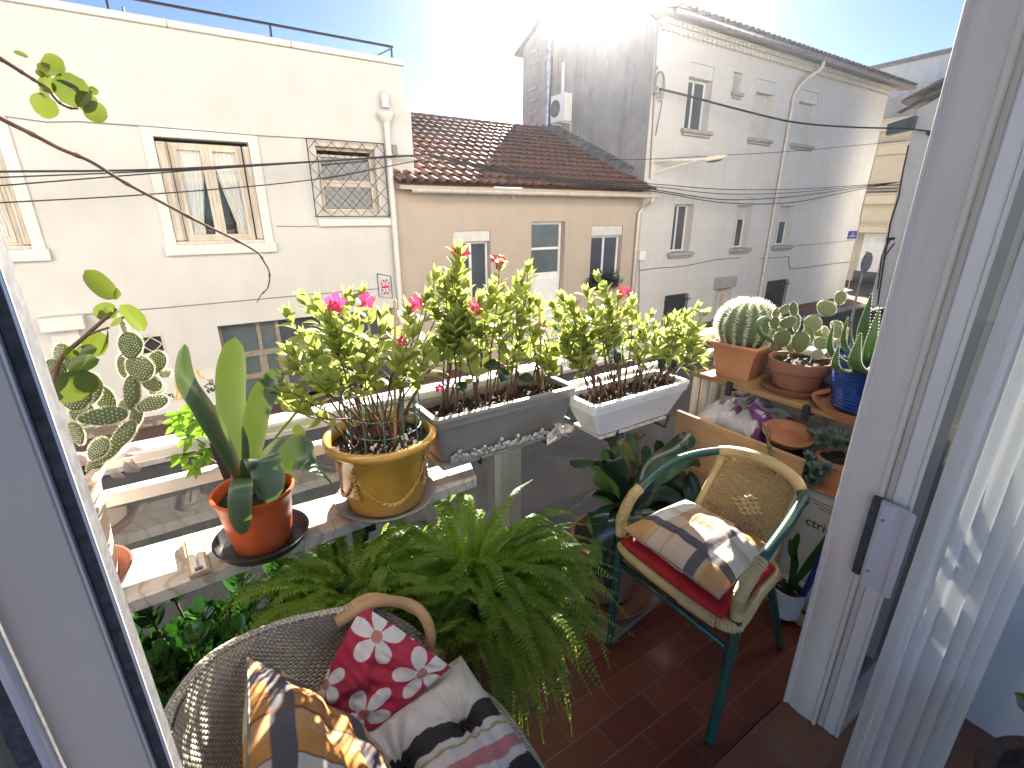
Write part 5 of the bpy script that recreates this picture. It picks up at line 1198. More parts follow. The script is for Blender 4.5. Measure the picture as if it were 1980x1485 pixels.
# ---------------------------------------------------------------- prickly pears
def pad(mb, sp, c, a, b, up, nrm, th=.22, dots=True, hair=.004, seed=0, dn=60):
    """flat egg shaped joint: half width a, half height b"""
    rr_ = random.Random(seed); up = Vector(up).normalized(); nrm = Vector(nrm); nrm = (nrm-up*nrm.dot(up)).normalized(); sd = up.cross(nrm)
    c = Vector(c); seg, rings = 26, 14; v = rr_.random(); vs = []
    def S(th_, ph):
        h = -cos(th_); w = sin(th_)*(1+.13*h); return c+up*(b*h)+sd*(a*w*cos(ph))+nrm*(min(a, b)*th*w*sin(ph))
    for j in range(rings+1):
        for k in range(seg): vs.append(S(pi*j/rings, 2*pi*k/seg))
    mb.add(vs, [(j*seg+k, j*seg+(k+1) % seg, (j+1)*seg+(k+1) % seg, (j+1)*seg+k) for j in range(rings) for k in range(seg)], [(v, 0, 0)]*len(vs))
    if not dots: return
    for s in (1, -1):   # areoles in diagonal rows on each face
        g = max(a, b)/4.6; n = int(max(a, b)/g)+1
        for i in range(-n, n+1):
            for j in range(-n, n+1):
                x = (i+.5*(j % 2))*g*.9; y = j*g*.85; hx = y/b
                if (x/a)**2+(hx)**2 > .86: continue
                w = (1+.13*hx); q = max(0, 1-(x/(a*w))**2-hx**2)**.5
                p = c+up*y+sd*x+nrm*(s*min(a, b)*th*w*q*1.0)
                for k in range(4):
                    d = (nrm*s+sd*rr_.uniform(-.9, .9)+up*rr_.uniform(-.9, .9)).normalized(); e = d.orthogonal().normalized()*.0011
                    sp.add([p-e, p+e, p+d*hair], [(0, 1, 2)], [(.8, 0, 0)]*3)
                r_ = .0012; o1 = sd*r_; o2 = up*r_; pp = p+nrm*s*.0008; sp.add([pp-o1-o2, pp+o1-o2, pp+o1+o2, pp-o1+o2], [(0, 1, 2, 3)], [(.9, 0, 0)]*4)
    for k in range(dn):   # fine bristles round the rim
        ph = 2*pi*k/dn; h = sin(ph); p = c+up*(b*h)+sd*(a*cos(ph)*(1+.13*h)); d0 = (up*(h/b)+sd*(cos(ph)/a)).normalized()
        for q in range(2):
            d = (d0+nrm*rr_.uniform(-.6, .6)+up*rr_.uniform(-.3, .3)).normalized(); e = d.orthogonal().normalized()*.0010; sp.add([p-e, p+e, p+d*hair*1.25], [(0, 1, 2)], [(.9, 0, 0)]*3)
VN = Vector((-.45, -.85, .25))
def padpx(mb, sp, px, py, ra, rb, ang, Y, seed=0, nrm=VN, **k):
    """joint with half width/height in photo pixels, leaning ang degrees to the right"""
    c = P(px, py, Y=Y); t = (c-Vector((0, 0, EYE))).length; d = ray(px, py); s = (c.y/d.y)/FPX
    e = P(px+sin(rad(ang))*rb, py-cos(rad(ang))*rb, Y=Y)-c
    pad(mb, sp, c, ra*s, rb*s, e, Vector(nrm)+Vector((R.uniform(-.3, .3), 0, R.uniform(-.2, .2))), seed=seed, **k)
c = Vector((-.355, 1.27, .70))
saucer('saucer', 'brown clay saucer under the tall pale pot at the left end of the marble shelf', c+Vector((0, 0, .001)), .122, M['terracotta_dark'], .03)
oc = T('left_prickly_pear', 'tall pale terracotta pot with a branching prickly pear at the far left', 'potted cactus', c+Vector((0, 0, .008)))
oc.o.name = 'prickly_pear'
mb = MB(); h = .285; mb.lathe([(0, .006), (.088, .006), (.094, .04), (.108, h-.05), (.112, h-.035), (.122, h-.02), (.124, h-.008), (.119, h), (.108, h), (.104, h-.03), (0, h-.032)], c, 48); oc.part('pot', mb, M['terracotta_pale'], None, True, 40)
sc_ = c+Vector((0, 0, h-.02)); soil(oc, sc_, .103)
mb = MB(); sp = MB(); Yq = 1.27
for i, (x, y, a, b, g, Y_) in enumerate([(252, 668, 23, 26, 8, 1.27), (270, 712, 29, 25, 10, 1.26), (302, 702, 17, 24, 25, 1.29), (240, 708, 12, 24, -5, 1.30), (292, 738, 22, 15, 60, 1.29), (256, 760, 15, 36, 0, 1.27), (295, 780, 14, 26, 72, 1.25), (320, 722, 7, 10, 70, 1.28), (240, 634, 5, 15, -18, 1.28), (303, 752, 10, 14, 60, 1.30),
     (124, 690, 22, 26, -5, 1.30), (174, 752, 26, 32, 15, 1.29), (145, 765, 28, 30, 0, 1.25), (203, 772, 19, 30, -25, 1.33), (200, 805, 17, 38, 82, 1.24), (240, 785, 10, 12, 30, 1.27), (148, 838, 16, 24, -20, 1.24), (105, 720, 20, 26, 0, 1.3), (190, 868, 17, 24, 40, 1.22), (238, 843, 14, 34, 38, 1.25), (210, 872, 14, 30, 48, 1.25), (187, 895, 13, 24, 40, 1.26), (262, 808, 12, 24, 20, 1.26), (160, 800, 20, 26, -10, 1.28)]):
    padpx(mb, sp, x, y, a, b, g, Y_, 100+i, th=.24 if i not in (5, 19, 20, 21) else .8)
oc.part('cactus_pads', mb, M['pad'], None, True); oc.part('spines', sp, M['spine'])
# leathery leaved branch growing in the same pot
mb = MB(); st = MB()
st.tube(spline([P(108, 790, Y=1.3), P(112, 705, Y=1.28), P(165, 650, Y=1.27), P(226, 596, Y=1.26)], 14), [.006-.0002*i for i in range(14)], 7); st.tube(spline([P(168, 648, Y=1.27), P(190, 640, Y=1.26), P(212, 633, Y=1.25)], 6), .0025, 6)
def lfpx(b, e, W, Y, n=(-.3, -.8, .5), bend=.1, fold=.1, var=.5, wide=.5):
    p = P(*b, Y=Y); q = P(*e, Y=Y); mb.leaf(p, q-p, n, (q-p).length*1.0, W*1.15, bend, fold, 10, var=var, wide=wide, rnd=W > .025)
lfpx((222, 578), (164, 526), .034, 1.26, (.3, -.9, .3), -.15, .1, 1); lfpx((232, 590), (285, 638), .036, 1.24, (-.2, .5, .9), .15, .1, .2, .4); lfpx((226, 594), (182, 610), .030, 1.27, (0, -1, .3), 0, .1, .9); lfpx((226, 596), (200, 612), .024, 1.28, (.2, -1, .2), 0, .1, .4)
lfpx((212, 633), (242, 612), .012, 1.25, (0, -1, .6), 0, .2, .7); lfpx((208, 635), (201, 692), .010, 1.25, (1, -.4, 0), .15, .3, .6); lfpx((224, 580), (226, 556), .012, 1.26, (.6, -1, 0), 0, .3, .7); lfpx((192, 640), (176, 690), .036, 1.27, (.2, -1, .1), 0, .05, .6)
lfpx((150, 690), (186, 672), .030, 1.26, (0, -.6, .8), .1, .2, .1); lfpx((132, 720), (190, 692), .040, 1.22, (.2, -.5, .8), .1, .15, .15); lfpx((148, 710), (126, 665), .022, 1.26, (.5, -1, .2), 0, .2, 1); lfpx((120, 722), (168, 770), .065, 1.20, (0, -1, .2), 0, .05, .05, .5)
lfpx((206, 590), (214, 610), .014, 1.25, (0, -1, .6), 0, .2, .7); lfpx((135, 725), (165, 715), .03, 1.24, (0, -1, .2), 0, .1, .3)
oc.part('branch', st, M['twig'], None, True); oc.part('branch_leaves', mb, M['lf_hoya'], None, True)
mb = MB()
for b, e, w in (((215, 905), (235, 930), .02), ((240, 892), (265, 918), .024), ((225, 890), (250, 875), .02), ((240, 880), (272, 862), .022), ((255, 885), (262, 912), .02)):
    p = P(*b, Y=1.2); q = P(*e, Y=1.19); mb.leaf(p, q-p, (-.5, -.3, .9), (q-p).length*1.1, w, .5, .3, 6, var=R.random())
oc.part('dry_pads', mb, M['terracotta_pale'], None, True)

# bright leafy plant outside the rail between the cactus and the orange pot
bp = T('trailing_leafy_plant', 'bright green leafy shoots leaning over the white rail left of the orange pot', 'plant', P(440, 935, Y=1.38))
mb = MB(); st = MB(); rr_ = random.Random(77)
for (x, y) in ((345, 800), (372, 795), (395, 815), (412, 822), (360, 840), (330, 870), (385, 850), (350, 880), (378, 905), (410, 850), (335, 815), (395, 880)):
    tp = P(x, y, Y=1.36+rr_.uniform(-.04, .06)); b = P(435, 905, Y=1.40); m_ = b.lerp(tp, .5)+Vector((0, 0, .02)); st.tube(spline([b, m_, tp], 8), .0018, 5)
    for k in range(9): a = k*2.4; d = Vector((cos(a)*.8, -.2+sin(a)*.5, sin(a+1)*.6+.3)); mb.leaf(tp+(b-tp)*.04*k*.5, d, (rr_.uniform(-.3, .3), -.6, .7), rr_.uniform(.028, .046), .017, .3, .2, 4, var=rr_.random())
bp.part('stem', st, M['twig'], None, True); bp.part('leaves', mb, M['lf_bright'], None, True)
mb = MB(); mb.bar(P(412, 855, Y=1.34), P(440, 925, Y=1.33), .018, .004, (0, -1, 0)); single('black_strap', 'flat black strap tied over the white rail behind the orange pot', 'strap', mb, M['black_plastic'], P(440, 925, Y=1.33))

# --- right shelf: square pot with the ball cactus
c = Vector((2.02, 1.185, .80))
bc = T('ball_cactus', 'square terracotta pot with a round golden spined ball cactus', 'potted cactus', c)
mb = MB(); ang = rad(8)
def sq(r, z, n=9, rc=.2):
    out = []
    for k in range(4):
        s = ang+pi/4+pi/2*k
        for q in range(n): t = s-pi/4+pi/2*(q+.5)/n; m_ = max(abs(cos(t-ang-pi/2*round((t-ang)/(pi/2)))), .72); out.append((c.x+cos(t)*r/m_, c.y+sin(t)*r/m_, c.z+z))
    return out
lay = [(.0, .012), (.062, .012), (.066, .0), (.074, .0), (.082, .06), (.093, .12), (.094, .122), (.099, .124), (.101, .135), (.105, .139), (.108, .150), (.105, .158), (.096, .158), (.091, .145), (.0, .143)]
vs = []
for r_, z in lay: vs += sq(max(r_, .0005), z)
n = 36; mb.add(vs, [(i*n+k, i*n+(k+1) % n, (i+1)*n+(k+1) % n, (i+1)*n+k) for i in range(len(lay)-1) for k in range(n)])
bc.part('pot', mb, M['terracotta'], None, True, 35)
mb = MB(); so = MB(); so.v = []; vs = sq(.092, .146); so.add(vs+[(c.x, c.y, c.z+.150)], [(k, (k+1) % n, n) for k in range(n)]); bc.part('soil', so, M['soil'])
cc2 = P(1437, 606, Y=1.19); cc2 = Vector((c.x, c.y, c.z+.148+.082)); Rr = .122; nr = 17
def cs(th_, ph):
    rib = 1-.13*abs(sin(nr*ph/2))**.8*-1; rb = .90+.10*abs(cos(nr*ph/2))**1.2; w = max(0, sin(th_))**.85
    return cc2+Vector((cos(ph)*Rr*rb*w, sin(ph)*Rr*rb*w, -cos(th_)*Rr*.86*(1 if cos(th_) > 0 else 1)-(.0)))
seg = nr*8; rings = 26; mb = MB(); vs = []
for j in range(rings+1):
    for k in range(seg): vs.append(cs(pi*j/rings, 2*pi*k/seg))
mb.add(vs, [(j*seg+k, j*seg+(k+1) % seg, (j+1)*seg+(k+1) % seg, (j+1)*seg+k) for j in range(rings) for k in range(seg)]); bc.part('cactus_body', mb, M['cactus'], None, True)
mb = MB(); rr_ = random.Random(4)
for k in range(nr):
    ph = 2*pi*k/nr
    for j in range(4, 25):
        th_ = pi*(.12+.86*j/25); p = cs(th_, ph); nn = (p-cc2).normalized(); tg = Vector((-sin(ph), cos(ph), 0))
        for q in range(17):
            d = (nn*1.0+tg*rr_.uniform(-1.1, 1.1)+Vector((0, 0, rr_.uniform(-.7, .7)))).normalized(); l = rr_.uniform(.012, .028); e = d.cross(nn+Vector((.01, .02, .03))).normalized()*.0010
            mb.add([p-e, p+e, p+d*l], [(0, 1, 2)], [(rr_.random(), 0, 0)]*3)
for q in range(900):
    a = rr_.uniform(0, 2*pi); t = rr_.uniform(0, .6); p = cc2+Vector((cos(a)*sin(t)*Rr*.9, sin(a)*sin(t)*Rr*.9, cos(t)*Rr*.84)); d = Vector((rr_.uniform(-.6, .6), rr_.uniform(-.6, .6), 1)).normalized(); e = d.orthogonal().normalized()*.0009; mb.add([p-e, p+e, p+d*.016], [(0, 1, 2)], [(1, 0, 0)]*3)
bc.part('spines', mb, M['spine'])
# --- middle pot of small prickly pears
c = Vector((2.035, .94, .80))
saucer('saucer', 'clay saucer under the dark round pot of small prickly pears', c+Vector((0, 0, .001)), .135, M['terracotta_dark'], .026)
pc = T('bunny_ear_cactus', 'round dirty terracotta pot crowded with small prickly pear pads', 'potted cactus', c+Vector((0, 0, .008)))
mb = MB(); h = .135; mb.lathe([(0, .006), (.078, .006), (.084, .02), (.100, h-.05), (.103, h-.048), (.112, h-.044), (.120, h-.004), (.118, h), (.108, h), (.104, h-.03), (0, h-.03)], c, 48); pc.part('pot', mb, M['terracotta_dark'], None, True, 40)
soil(pc, c+Vector((0, 0, h-.018)), .104)
mb = MB(); sp = MB()
for i, (x, y, a, b, g, Y_) in enumerate([(1625, 576, 11, 13, 20, .93), (1598, 596, 17, 17, 35, .93), (1571, 627, 16, 17, 25, .94), (1560, 655, 11, 22, 12, .94), (1524, 624, 15, 15, -15, .93), (1518, 598, 10, 11, -20, .98), (1535, 600, 7, 20, -8, .96), (1540, 625, 6, 17, 8, .95), (1501, 606, 9, 12, -15, 1.0), (1498, 625, 9, 14, -10, 1.0),
     (1513, 655, 15, 21, -10, .93), (1548, 662, 15, 22, 5, .92), (1530, 665, 10, 18, 0, .97), (1587, 664, 13, 13, 25, .90), (1588, 648, 17, 10, 30, .93), (1617, 629, 10, 9, 20, .90), (1624, 645, 15, 16, 35, .88), (1596, 640, 9, 9, 50, .92), (1580, 685, 9, 18, 55, .88), (1605, 684, 8, 20, 75, .86), (1499, 668, 10, 14, -30, .97), (1620, 665, 10, 12, 50, .85), (1637, 640, 8, 9, 40, .86), (1510, 640, 9, 12, 0, 1.0)]):
    padpx(mb, sp, x, y, a, b, g, Y_, 200+i, (-.75, -.6, .25), hair=.0035, dn=46)
for cpts in ([(1508, 672), (1488, 655), (1467, 640), (1468, 622), (1480, 615), (1492, 622)],):
    m3 = MB(); m3.tube(spline([P(x, y, Y=.97) for x, y in cpts], 20), [.009]*16+[.008, .007, .005, .002], 9, True, [(.5, 0, 0)]*20); pc.part('curled_finger', m3, M['pad'], None, True)
pc.part('cactus_pads', mb, M['pad'], None, True); pc.part('spines', sp, M['spine'])
# --- blue pot with the aloe
c = Vector((2.0, .675, .80))
saucer('saucer', 'big orange brown clay saucer under the ribbed blue pot', c+Vector((0, 0, .001)), .165, M['terracotta'], .03)
bl = T('aloe_pot', 'ribbed cobalt blue glazed pot with a toothed aloe', 'potted plant', c+Vector((0, 0, .008)))
pr = [(0, .006), (.091, .006), (.098, .02)]; h = .218
for i in range(61): t = i/60; z = .022+(h-.03)*t; pr.append((.100+.026*t+.0022*sin(t*2*pi*15), z))
pr += [(.129, h-.004), (.128, h), (.120, h), (.116, h-.02), (0, h-.03)]
mb = MB(); mb.lathe(pr, c, 56); bl.part('pot', mb, M['blue_glaze'], None, True, 60)
sc_ = c+Vector((0, 0, h-.022)); soil(bl, sc_, .113)
mb = MB(); th_ = MB(); k = 0
for (bx, by), (tx, ty), W, Yt_ in (((1660, 700), (1687, 562), .046, .70), ((1672, 700), (1702, 590), .036, .62), ((1650, 700), (1640, 610), .034, .74), ((1645, 705), (1612, 622), .030, .72), ((1655, 705), (1665, 640), .040, .60), ((1665, 705), (1712, 650), .030, .56), ((1640, 700), (1622, 665), .028, .64), ((1668, 705), (1735, 600), .036, .55), ((1662, 705), (1730, 665), .030, .50), ((1660, 700), (1655, 590), .035, .76)):
    tp = P(tx, ty, Y=Yt_); b = sc_+Vector(((tp.x-sc_.x)*.35, (tp.y-sc_.y)*.35, -.01)); m_ = b.lerp(tp, .5)+Vector(((tp.x-sc_.x)*.25, (tp.y-sc_.y)*.25, -.01)); cv = spline([b, m_, tp], 14)
    out = Vector((tp.x-sc_.x, tp.y-sc_.y, .02)); tg = (tp-b).normalized(); sd = tg.cross(out if out.length > .03 else Vector((-.7, -.7, 0))).normalized(); nn = sd.cross(tg)
    if nn.dot(Vector((-.7, -.6, .3))) > 0: pass
    vs = []; nv = 8
    for i, p in enumerate(cv):
        w = W*.62*(1-(i/13)**1.8)+.0006
        for q in range(nv): a = 2*pi*q/nv; vs.append(p+sd*(w*cos(a))+nn*(w*.28*sin(a)+.25*w*abs(cos(a))))
    mb.add(vs, [(i*nv+q, i*nv+(q+1) % nv, (i+1)*nv+(q+1) % nv, (i+1)*nv+q) for i in range(13) for q in range(nv)], [(R.random(), 0, 0)]*len(vs))
    for i in range(1, 13):
        for s in (-1, 1):
            for f in (0, .5):
                p = cv[i].lerp(cv[min(i+1, 13)], f); w = W*.62*max(0, 1-((i+f)/13)**1.8); e0 = p+sd*s*w; th_.add([e0-tg*.0022, e0+tg*.0022, e0+sd*s*.0028+tg*.001], [(0, 1, 2)], [(.9, 0, 0)]*3)
            p = cv[i]; w = W*.5*(1-(i/13)**1.6); 
            for m2 in (-.4, .1, .5):
                e0 = p+sd*s*w*abs(m2)+nn*(-w*.1); 
bl.part('leaves', mb, M['lf_aloe'], None, True); bl.part('teeth', th_, M['spine'])
# ---------------------------------------------------------------- cushions
def pillow(name, label, cat, q00, q10, q11, q01, th, colfn, n=130, nrm=None, wr=.006, pinch=.06, tuft=None, seed=0, power=.55, group=None, m='cloth', edge=None):
    """stuffed cushion on four corners; colfn(u,v) paints the print"""
    c00, c10, c11, c01 = [Vector(q) for q in (q00, q10, q11, q01)]
    if nrm is None: nrm = (c10-c00).cross(c01-c00)
    nrm = Vector(nrm).normalized(); mb = MB()
    ctr = (c00+c10+c11+c01)/4
    def pos(u, v, s):
        pu = 1-pinch*4*u*(1-u)*abs(2*v-1)**2; pv = 1-pinch*4*v*(1-v)*abs(2*u-1)**2
        uu = .5+(u-.5)*pv; vv = .5+(v-.5)*pu
        p = c00.lerp(c10, uu).lerp(c01.lerp(c11, uu), vv)
        b = max(0, (1-abs(2*u-1)**2.6)*(1-abs(2*v-1)**2.6))**power
        w = noise.noise(Vector((u*5+seed, v*5, seed)))*wr*2*b+noise.noise(Vector((u*13+seed, v*4, seed+3)))*wr*b
        # radial creases near the corners
        k = 0
        for (a, c_) in ((0, 0), (1, 0), (1, 1), (0, 1)):
            d = math.hypot(u-a, v-c_); an = math.atan2(v-c_, u-a); k += math.exp(-d*5)*sin(an*14+seed)*wr*.9*min(1, d*8)
        h = th*.5*b+w+k*b
        if tuft:
            for (tu, tv) in tuft:
                d = math.hypot(u-tu, v-tv); h -= th*.42*math.exp(-(d/.09)**2)*(1 if s > 0 else .3); an = math.atan2(v-tv, u-tu); h += sin(an*9+seed)*wr*1.2*math.exp(-(d/.16)**2)
        return p+nrm*h*s
    for s in (1, -1):
        mb.grid(lambda u, v: pos(u, v, s), n, n, lambda u, v: colfn(u, v) if s > 0 else colfn(u, 1-v))
        if s < 0: k0 = len(mb.f)//2; mb.f[k0:] = [f[::-1] for f in mb.f[k0:]]
    t = T(name, label, cat, min((c00, c10, c11, c01), key=lambda q: q.z), group); t.part('cover', mb, M[m], None, True)
    if edge:
        mb = MB(); pts = []
        for k in range(41): pts.append(pos(k/40, 0, 1))
        for k in range(1, 41): pts.append(pos(1, k/40, 1))
        for k in range(1, 41): pts.append(pos(1-k/40, 1, 1))
        for k in range(1, 41): pts.append(pos(0, 1-k/40, 1))
        mb.tube(pts, .0028, 6); t.part('piping', mb, M[edge], None, True)
    return t
def lerp3(a, b, t): return tuple(x+(y-x)*t for x, y in zip(a, b))
CREAM = (.66, .60, .50); ORANGE = (.58, .25, .07); PEACH = (.60, .36, .17); GREY = (.095, .085, .10); BROWN = (.16, .07, .03); SAND = (.62, .47, .28)
def plaid(u, v):
    n_ = noise.noise(Vector((u*22, v*22, 3)))*.5+.5; a = 1-u
    if a < .58:
        if v < .12: c = lerp3(SAND, ORANGE, .5)
        elif v < .19: c = GREY
        elif v < .30: c = ORANGE
        elif v < .38: c = lerp3(ORANGE, BROWN, .25)
        elif v < .50: c = lerp3(ORANGE, PEACH, .6)
        elif v < .60: c = (.62, .27, .06)
        elif v < .92: c = CREAM
        else: c = ORANGE
    elif a < .70: c = GREY
    else: c = lerp3(SAND, PEACH, .4) if v < .6 else lerp3(SAND, ORANGE, .4)
    if .05 < a < .15: c = GREY
    for q in (.30, .38, .60): 
        if abs(v-q) < .005: c = BROWN
    for q in (.78, .84, .90):
        if abs(a-q) < .005: c = lerp3(c, BROWN, .7)
    return lerp3(c, tuple(x*.8 for x in c), n_*.5)
def plaid_seat(u, v):
    """u runs left corner -> front corner, v runs left corner -> rear corner"""
    n_ = noise.noise(Vector((u*16, v*16, 8)))*.5+.5; c = CREAM
    if v < .22: c = lerp3(PEACH, SAND, .5 if .25 < u < .7 else 0)
    if u < .28 and v > .25: c = (.74, .71, .66)
    if .28 <= u < .52: c = lerp3(CREAM, ORANGE, .42+.25*(v > .5))
    if .52 <= u < .66: c = lerp3(CREAM, PEACH, .5)
    if u > .80 and v < .22: c = lerp3(PEACH, ORANGE, .6)
    if u < .22 and v < .22: c = lerp3(PEACH, ORANGE, .6)
    if u > .72 and v > .78: c = lerp3(PEACH, ORANGE, .7)
    if .66 < u < .76: c = GREY
    if .22 < v < .32: c = GREY if u > .04 else c
    if .295 < v < .30 or .24 < v < .245: c = (.02, .018, .02)
    for q in (.50, .53, .56, .59): 
        if abs(v-q) < .004: c = lerp3(c, BROWN, .85)
    if abs(u-.27) < .005 or abs(u-.42) < .004: c = lerp3(c, BROWN, .8)
    return lerp3(c, tuple(x*.82 for x in c), n_*.5)
FL = [(.80, .82, .27, .3), (.84, .24, .27, 1.0), (.24, .66, .30, .6), (.25, .04, .22, .1), (1.08, .5, .1, .5)]
def floral(u, v):
    c = (.46, .012, .055)
    for (x, y, r, ph) in FL:
        dx, dy = u-x, v-y; d = math.hypot(dx, dy)
        if d < r*1.1:
            a = math.atan2(dy, dx)+ph; k = abs(((a*5/(2*pi)) % 1)-.5)*2   # 0 mid petal .. 1 gap
            pet = r*(1-.0*k)*(1-(k)**5)*(.86+.14*cos(k*pi))
            if d < pet and not (d > r*.28 and k > .86): c = (.74, .71, .67)
            if d < r*.20: c = (.52, .20, .14)
    n_ = noise.noise(Vector((u*20, v*20, 5)))*.5+.5
    return lerp3(c, tuple(x*.85 for x in c), n_*.4)
def striped(u, v):
    """v across the stripes"""
    W_ = (.76, .72, .66); n_ = noise.noise(Vector((u*9, v*9, 1)))*.5+.5
    v = v+.012*sin(u*6)
    pal = [(0, .30, W_), (.30, .40, (.022, .022, .026)), (.40, .43, W_), (.43, .445, (.45, .38, .15)), (.445, .50, W_), (.50, .56, (.60, .22, .22)), (.56, .60, W_), (.60, .69, (.022, .022, .026)), (.69, .74, W_), (.74, .86, (.62, .38, .36)), (.86, .94, W_), (.94, 1.02, (.022, .022, .026))]
    c = W_
    for a, b, k in pal:
        if a <= v < b: c = k
    if v < .04 or v > .96: c = lerp3(c, (.66, .40, .36), .3)
    if c == W_ or c[0] > .6: c = lerp3(c, (.62, .38, .34), max(0, n_-.62)*1.2)
    return c

# ---------------------------------------------------------------- wicker tub chair
WCc = Vector((.14, .60, 0))
tc = T('wicker_armchair', 'grey beige wicker tub armchair with a rattan arm loop', 'armchair', WCc)
top = [(.185, .872, .68), (.04, .868, .725), (-.065, .805, .78), (-.115, .725, .81), (-.135, .64, .825), (-.135, .50, .825), (-.09, .39, .80), (.04, .325, .73), (.19, .315, .67)]
bot = [(.345, .815, .43), (.17, .80, .42), (.06, .765, .42), (.0, .70, .42), (-.02, .63, .42), (-.02, .53, .42), (.02, .45, .42), (.13, .39, .42), (.32, .38, .42)]
tcv = spline(top, 90); bcv = spline(bot, 90)
def shell(u, v, off=0):
    a = tcv[min(89, int(round(u*89)))]; b = bcv[min(89, int(round(u*89)))]
    p = b.lerp(a, v); out = Vector((p.x-.16, p.y-.60, 0)).normalized()
    p = p+out*(.045*sin(v*pi)+off)+Vector((0, 0, 0)); return p
mb = MB(); mb.grid(lambda u, v: shell(u, v), 89, 24, lambda u, v: (u, v, 0)); tc.part('back_weave', mb, M['wicker'], None, True)
mb = MB(); mb.grid(lambda u, v: shell(u, v, .022), 89, 24, lambda u, v: (u, v, 0)); mb.f = [f[::-1] for f in mb.f]; tc.part('outer_weave', mb, M['wicker'], None, True)
mb = MB(); rimc = [p+Vector((p.x-.16, p.y-.60, 0)).normalized()*.011 for p in tcv]
n_ = 40; mb.grid(lambda u, v: rimc[min(89, int(u*89))]+(Vector((rimc[min(89, int(u*89))].x-.16, rimc[min(89, int(u*89))].y-.6, 0)).normalized()*cos(v*2*pi)+Vector((0, 0, 1))*sin(v*2*pi))*.0085, 89, 10, lambda u, v: (u, v*.18, 0)); tc.part('rolled_rim', mb, M['wicker'], None, True)
mb = MB()
e0 = tcv[0]
for k, (dz, dr) in enumerate(((0, 0), (.016, .012))):
    lp = [e0+Vector((-.06, -.004+dr, .0+dz*.3)), e0+Vector((.02, -.002+dr, .012+dz*.4)), P(790, 1168+6*k, Y=.86), P(822, 1195+4*k, Y=.83), P(833, 1232, Y=.825-.01*k), P(828, 1272, Y=.845), Vector((.345+.01*k, .865, .46)), Vector((.35+.01*k, .86, .30)), Vector((.35, .85, .02))]
    mb.tube(spline(lp, 44), .0125 if k == 0 else .009, 10)
tc.part('arm_loop', mb, M['rattan'], None, True); mb = MB()
for s in (1,):
    lp = [tcv[-1]+Vector((-.05, 0, 0)), tcv[-1]+Vector((.06, 0, .0)), (.30, .33, .60), (.34, .36, .42), (.35, .37, .02)]; mb.tube(spline(lp, 30), .0125, 10)
tc.part('arm_loop', mb, M['rattan'], None, True)
for lg in ([(-.06, .78, .02), (-.08, .76, .42)], [(-.08, .44, .02), (-.09, .44, .42)]): mb = MB(); mb.tube(lg, .012, 8); tc.part('leg', mb, M['rattan'], None, True)
mb = MB()   # binding cords where the weave meets the loop
for k in range(9):
    p = e0+Vector((-.035+k*.0065, .006, .004)); mb.tube([p+Vector((.002*sin(a), cos(a)*.0165, sin(a)*.018)) for a in [2*pi*i/10 for i in range(11)]], .0028, 5)
tc.part('binding', mb, M['bamboo'], None, True)
mb = MB(); fr = spline([(.345, .815, .43), (.395, .70, .425), (.405, .60, .425), (.395, .49, .425), (.32, .38, .43)], 40)
mb.grid(lambda u, v: fr[min(39, int(u*39.99))]+Vector((1, 0, 0))*(.02*cos(v*2*pi))+Vector((0, 0, 1))*(.026*sin(v*2*pi)), 39, 10, lambda u, v: (u*.5, v*.2, 0)); tc.part('seat_rail', mb, M['wicker'], None, True)
mb = MB(); mb.slab([(0, .5, .40), (.05, .40, .40), (.32, .39, .40), (.38, .6, .40), (.34, .80, .40), (.05, .76, .40), (0, .66, .40)], (0, 0, 1), .02); tc.part('seat', mb, M['wicker'])
# cushions on it
pillow('striped_cushion', 'white quilted seat cushion with black and pink stripes on the wicker armchair', 'cushion', (.07, .80, .462), (.395, .835, .452), (.425, .36, .452), (.07, .36, .462), .085, lambda u, v: striped(u, v), nrm=(.0, .0, 1), wr=.007, tuft=[(.30, .33), (.74, .33), (.30, .72), (.74, .72)], seed=2.3, power=.4, n=170)
A_ = P(702, 1170, Z=.70); B_ = P(872, 1290, Z=.515); C2 = P(690, 1436, Z=.475); D_ = P(598, 1372, Z=.56)
pillow('floral_cushion', 'dark pink cushion with big white daisies leaning in the far corner of the wicker armchair', 'cushion', C2, B_, A_, D_, .05, lambda u, v: floral(u, v), nrm=(A_-D_).cross(C2-D_)*1, wr=.009, seed=5.1, n=200, pinch=-.03)
A_ = P(478, 1270, Z=.735); 
pillow('plaid_cushion', 'orange and grey plaid cushion standing against the back of the wicker armchair', 'cushion', (.135, .70, .475), A_, (-.085, .45, .75), (.13, .40, .48), .13, lambda u, v: plaid(u, v), nrm=(.75, .15, .62), wr=.008, seed=8.2, pinch=.05, edge='cable_grey')

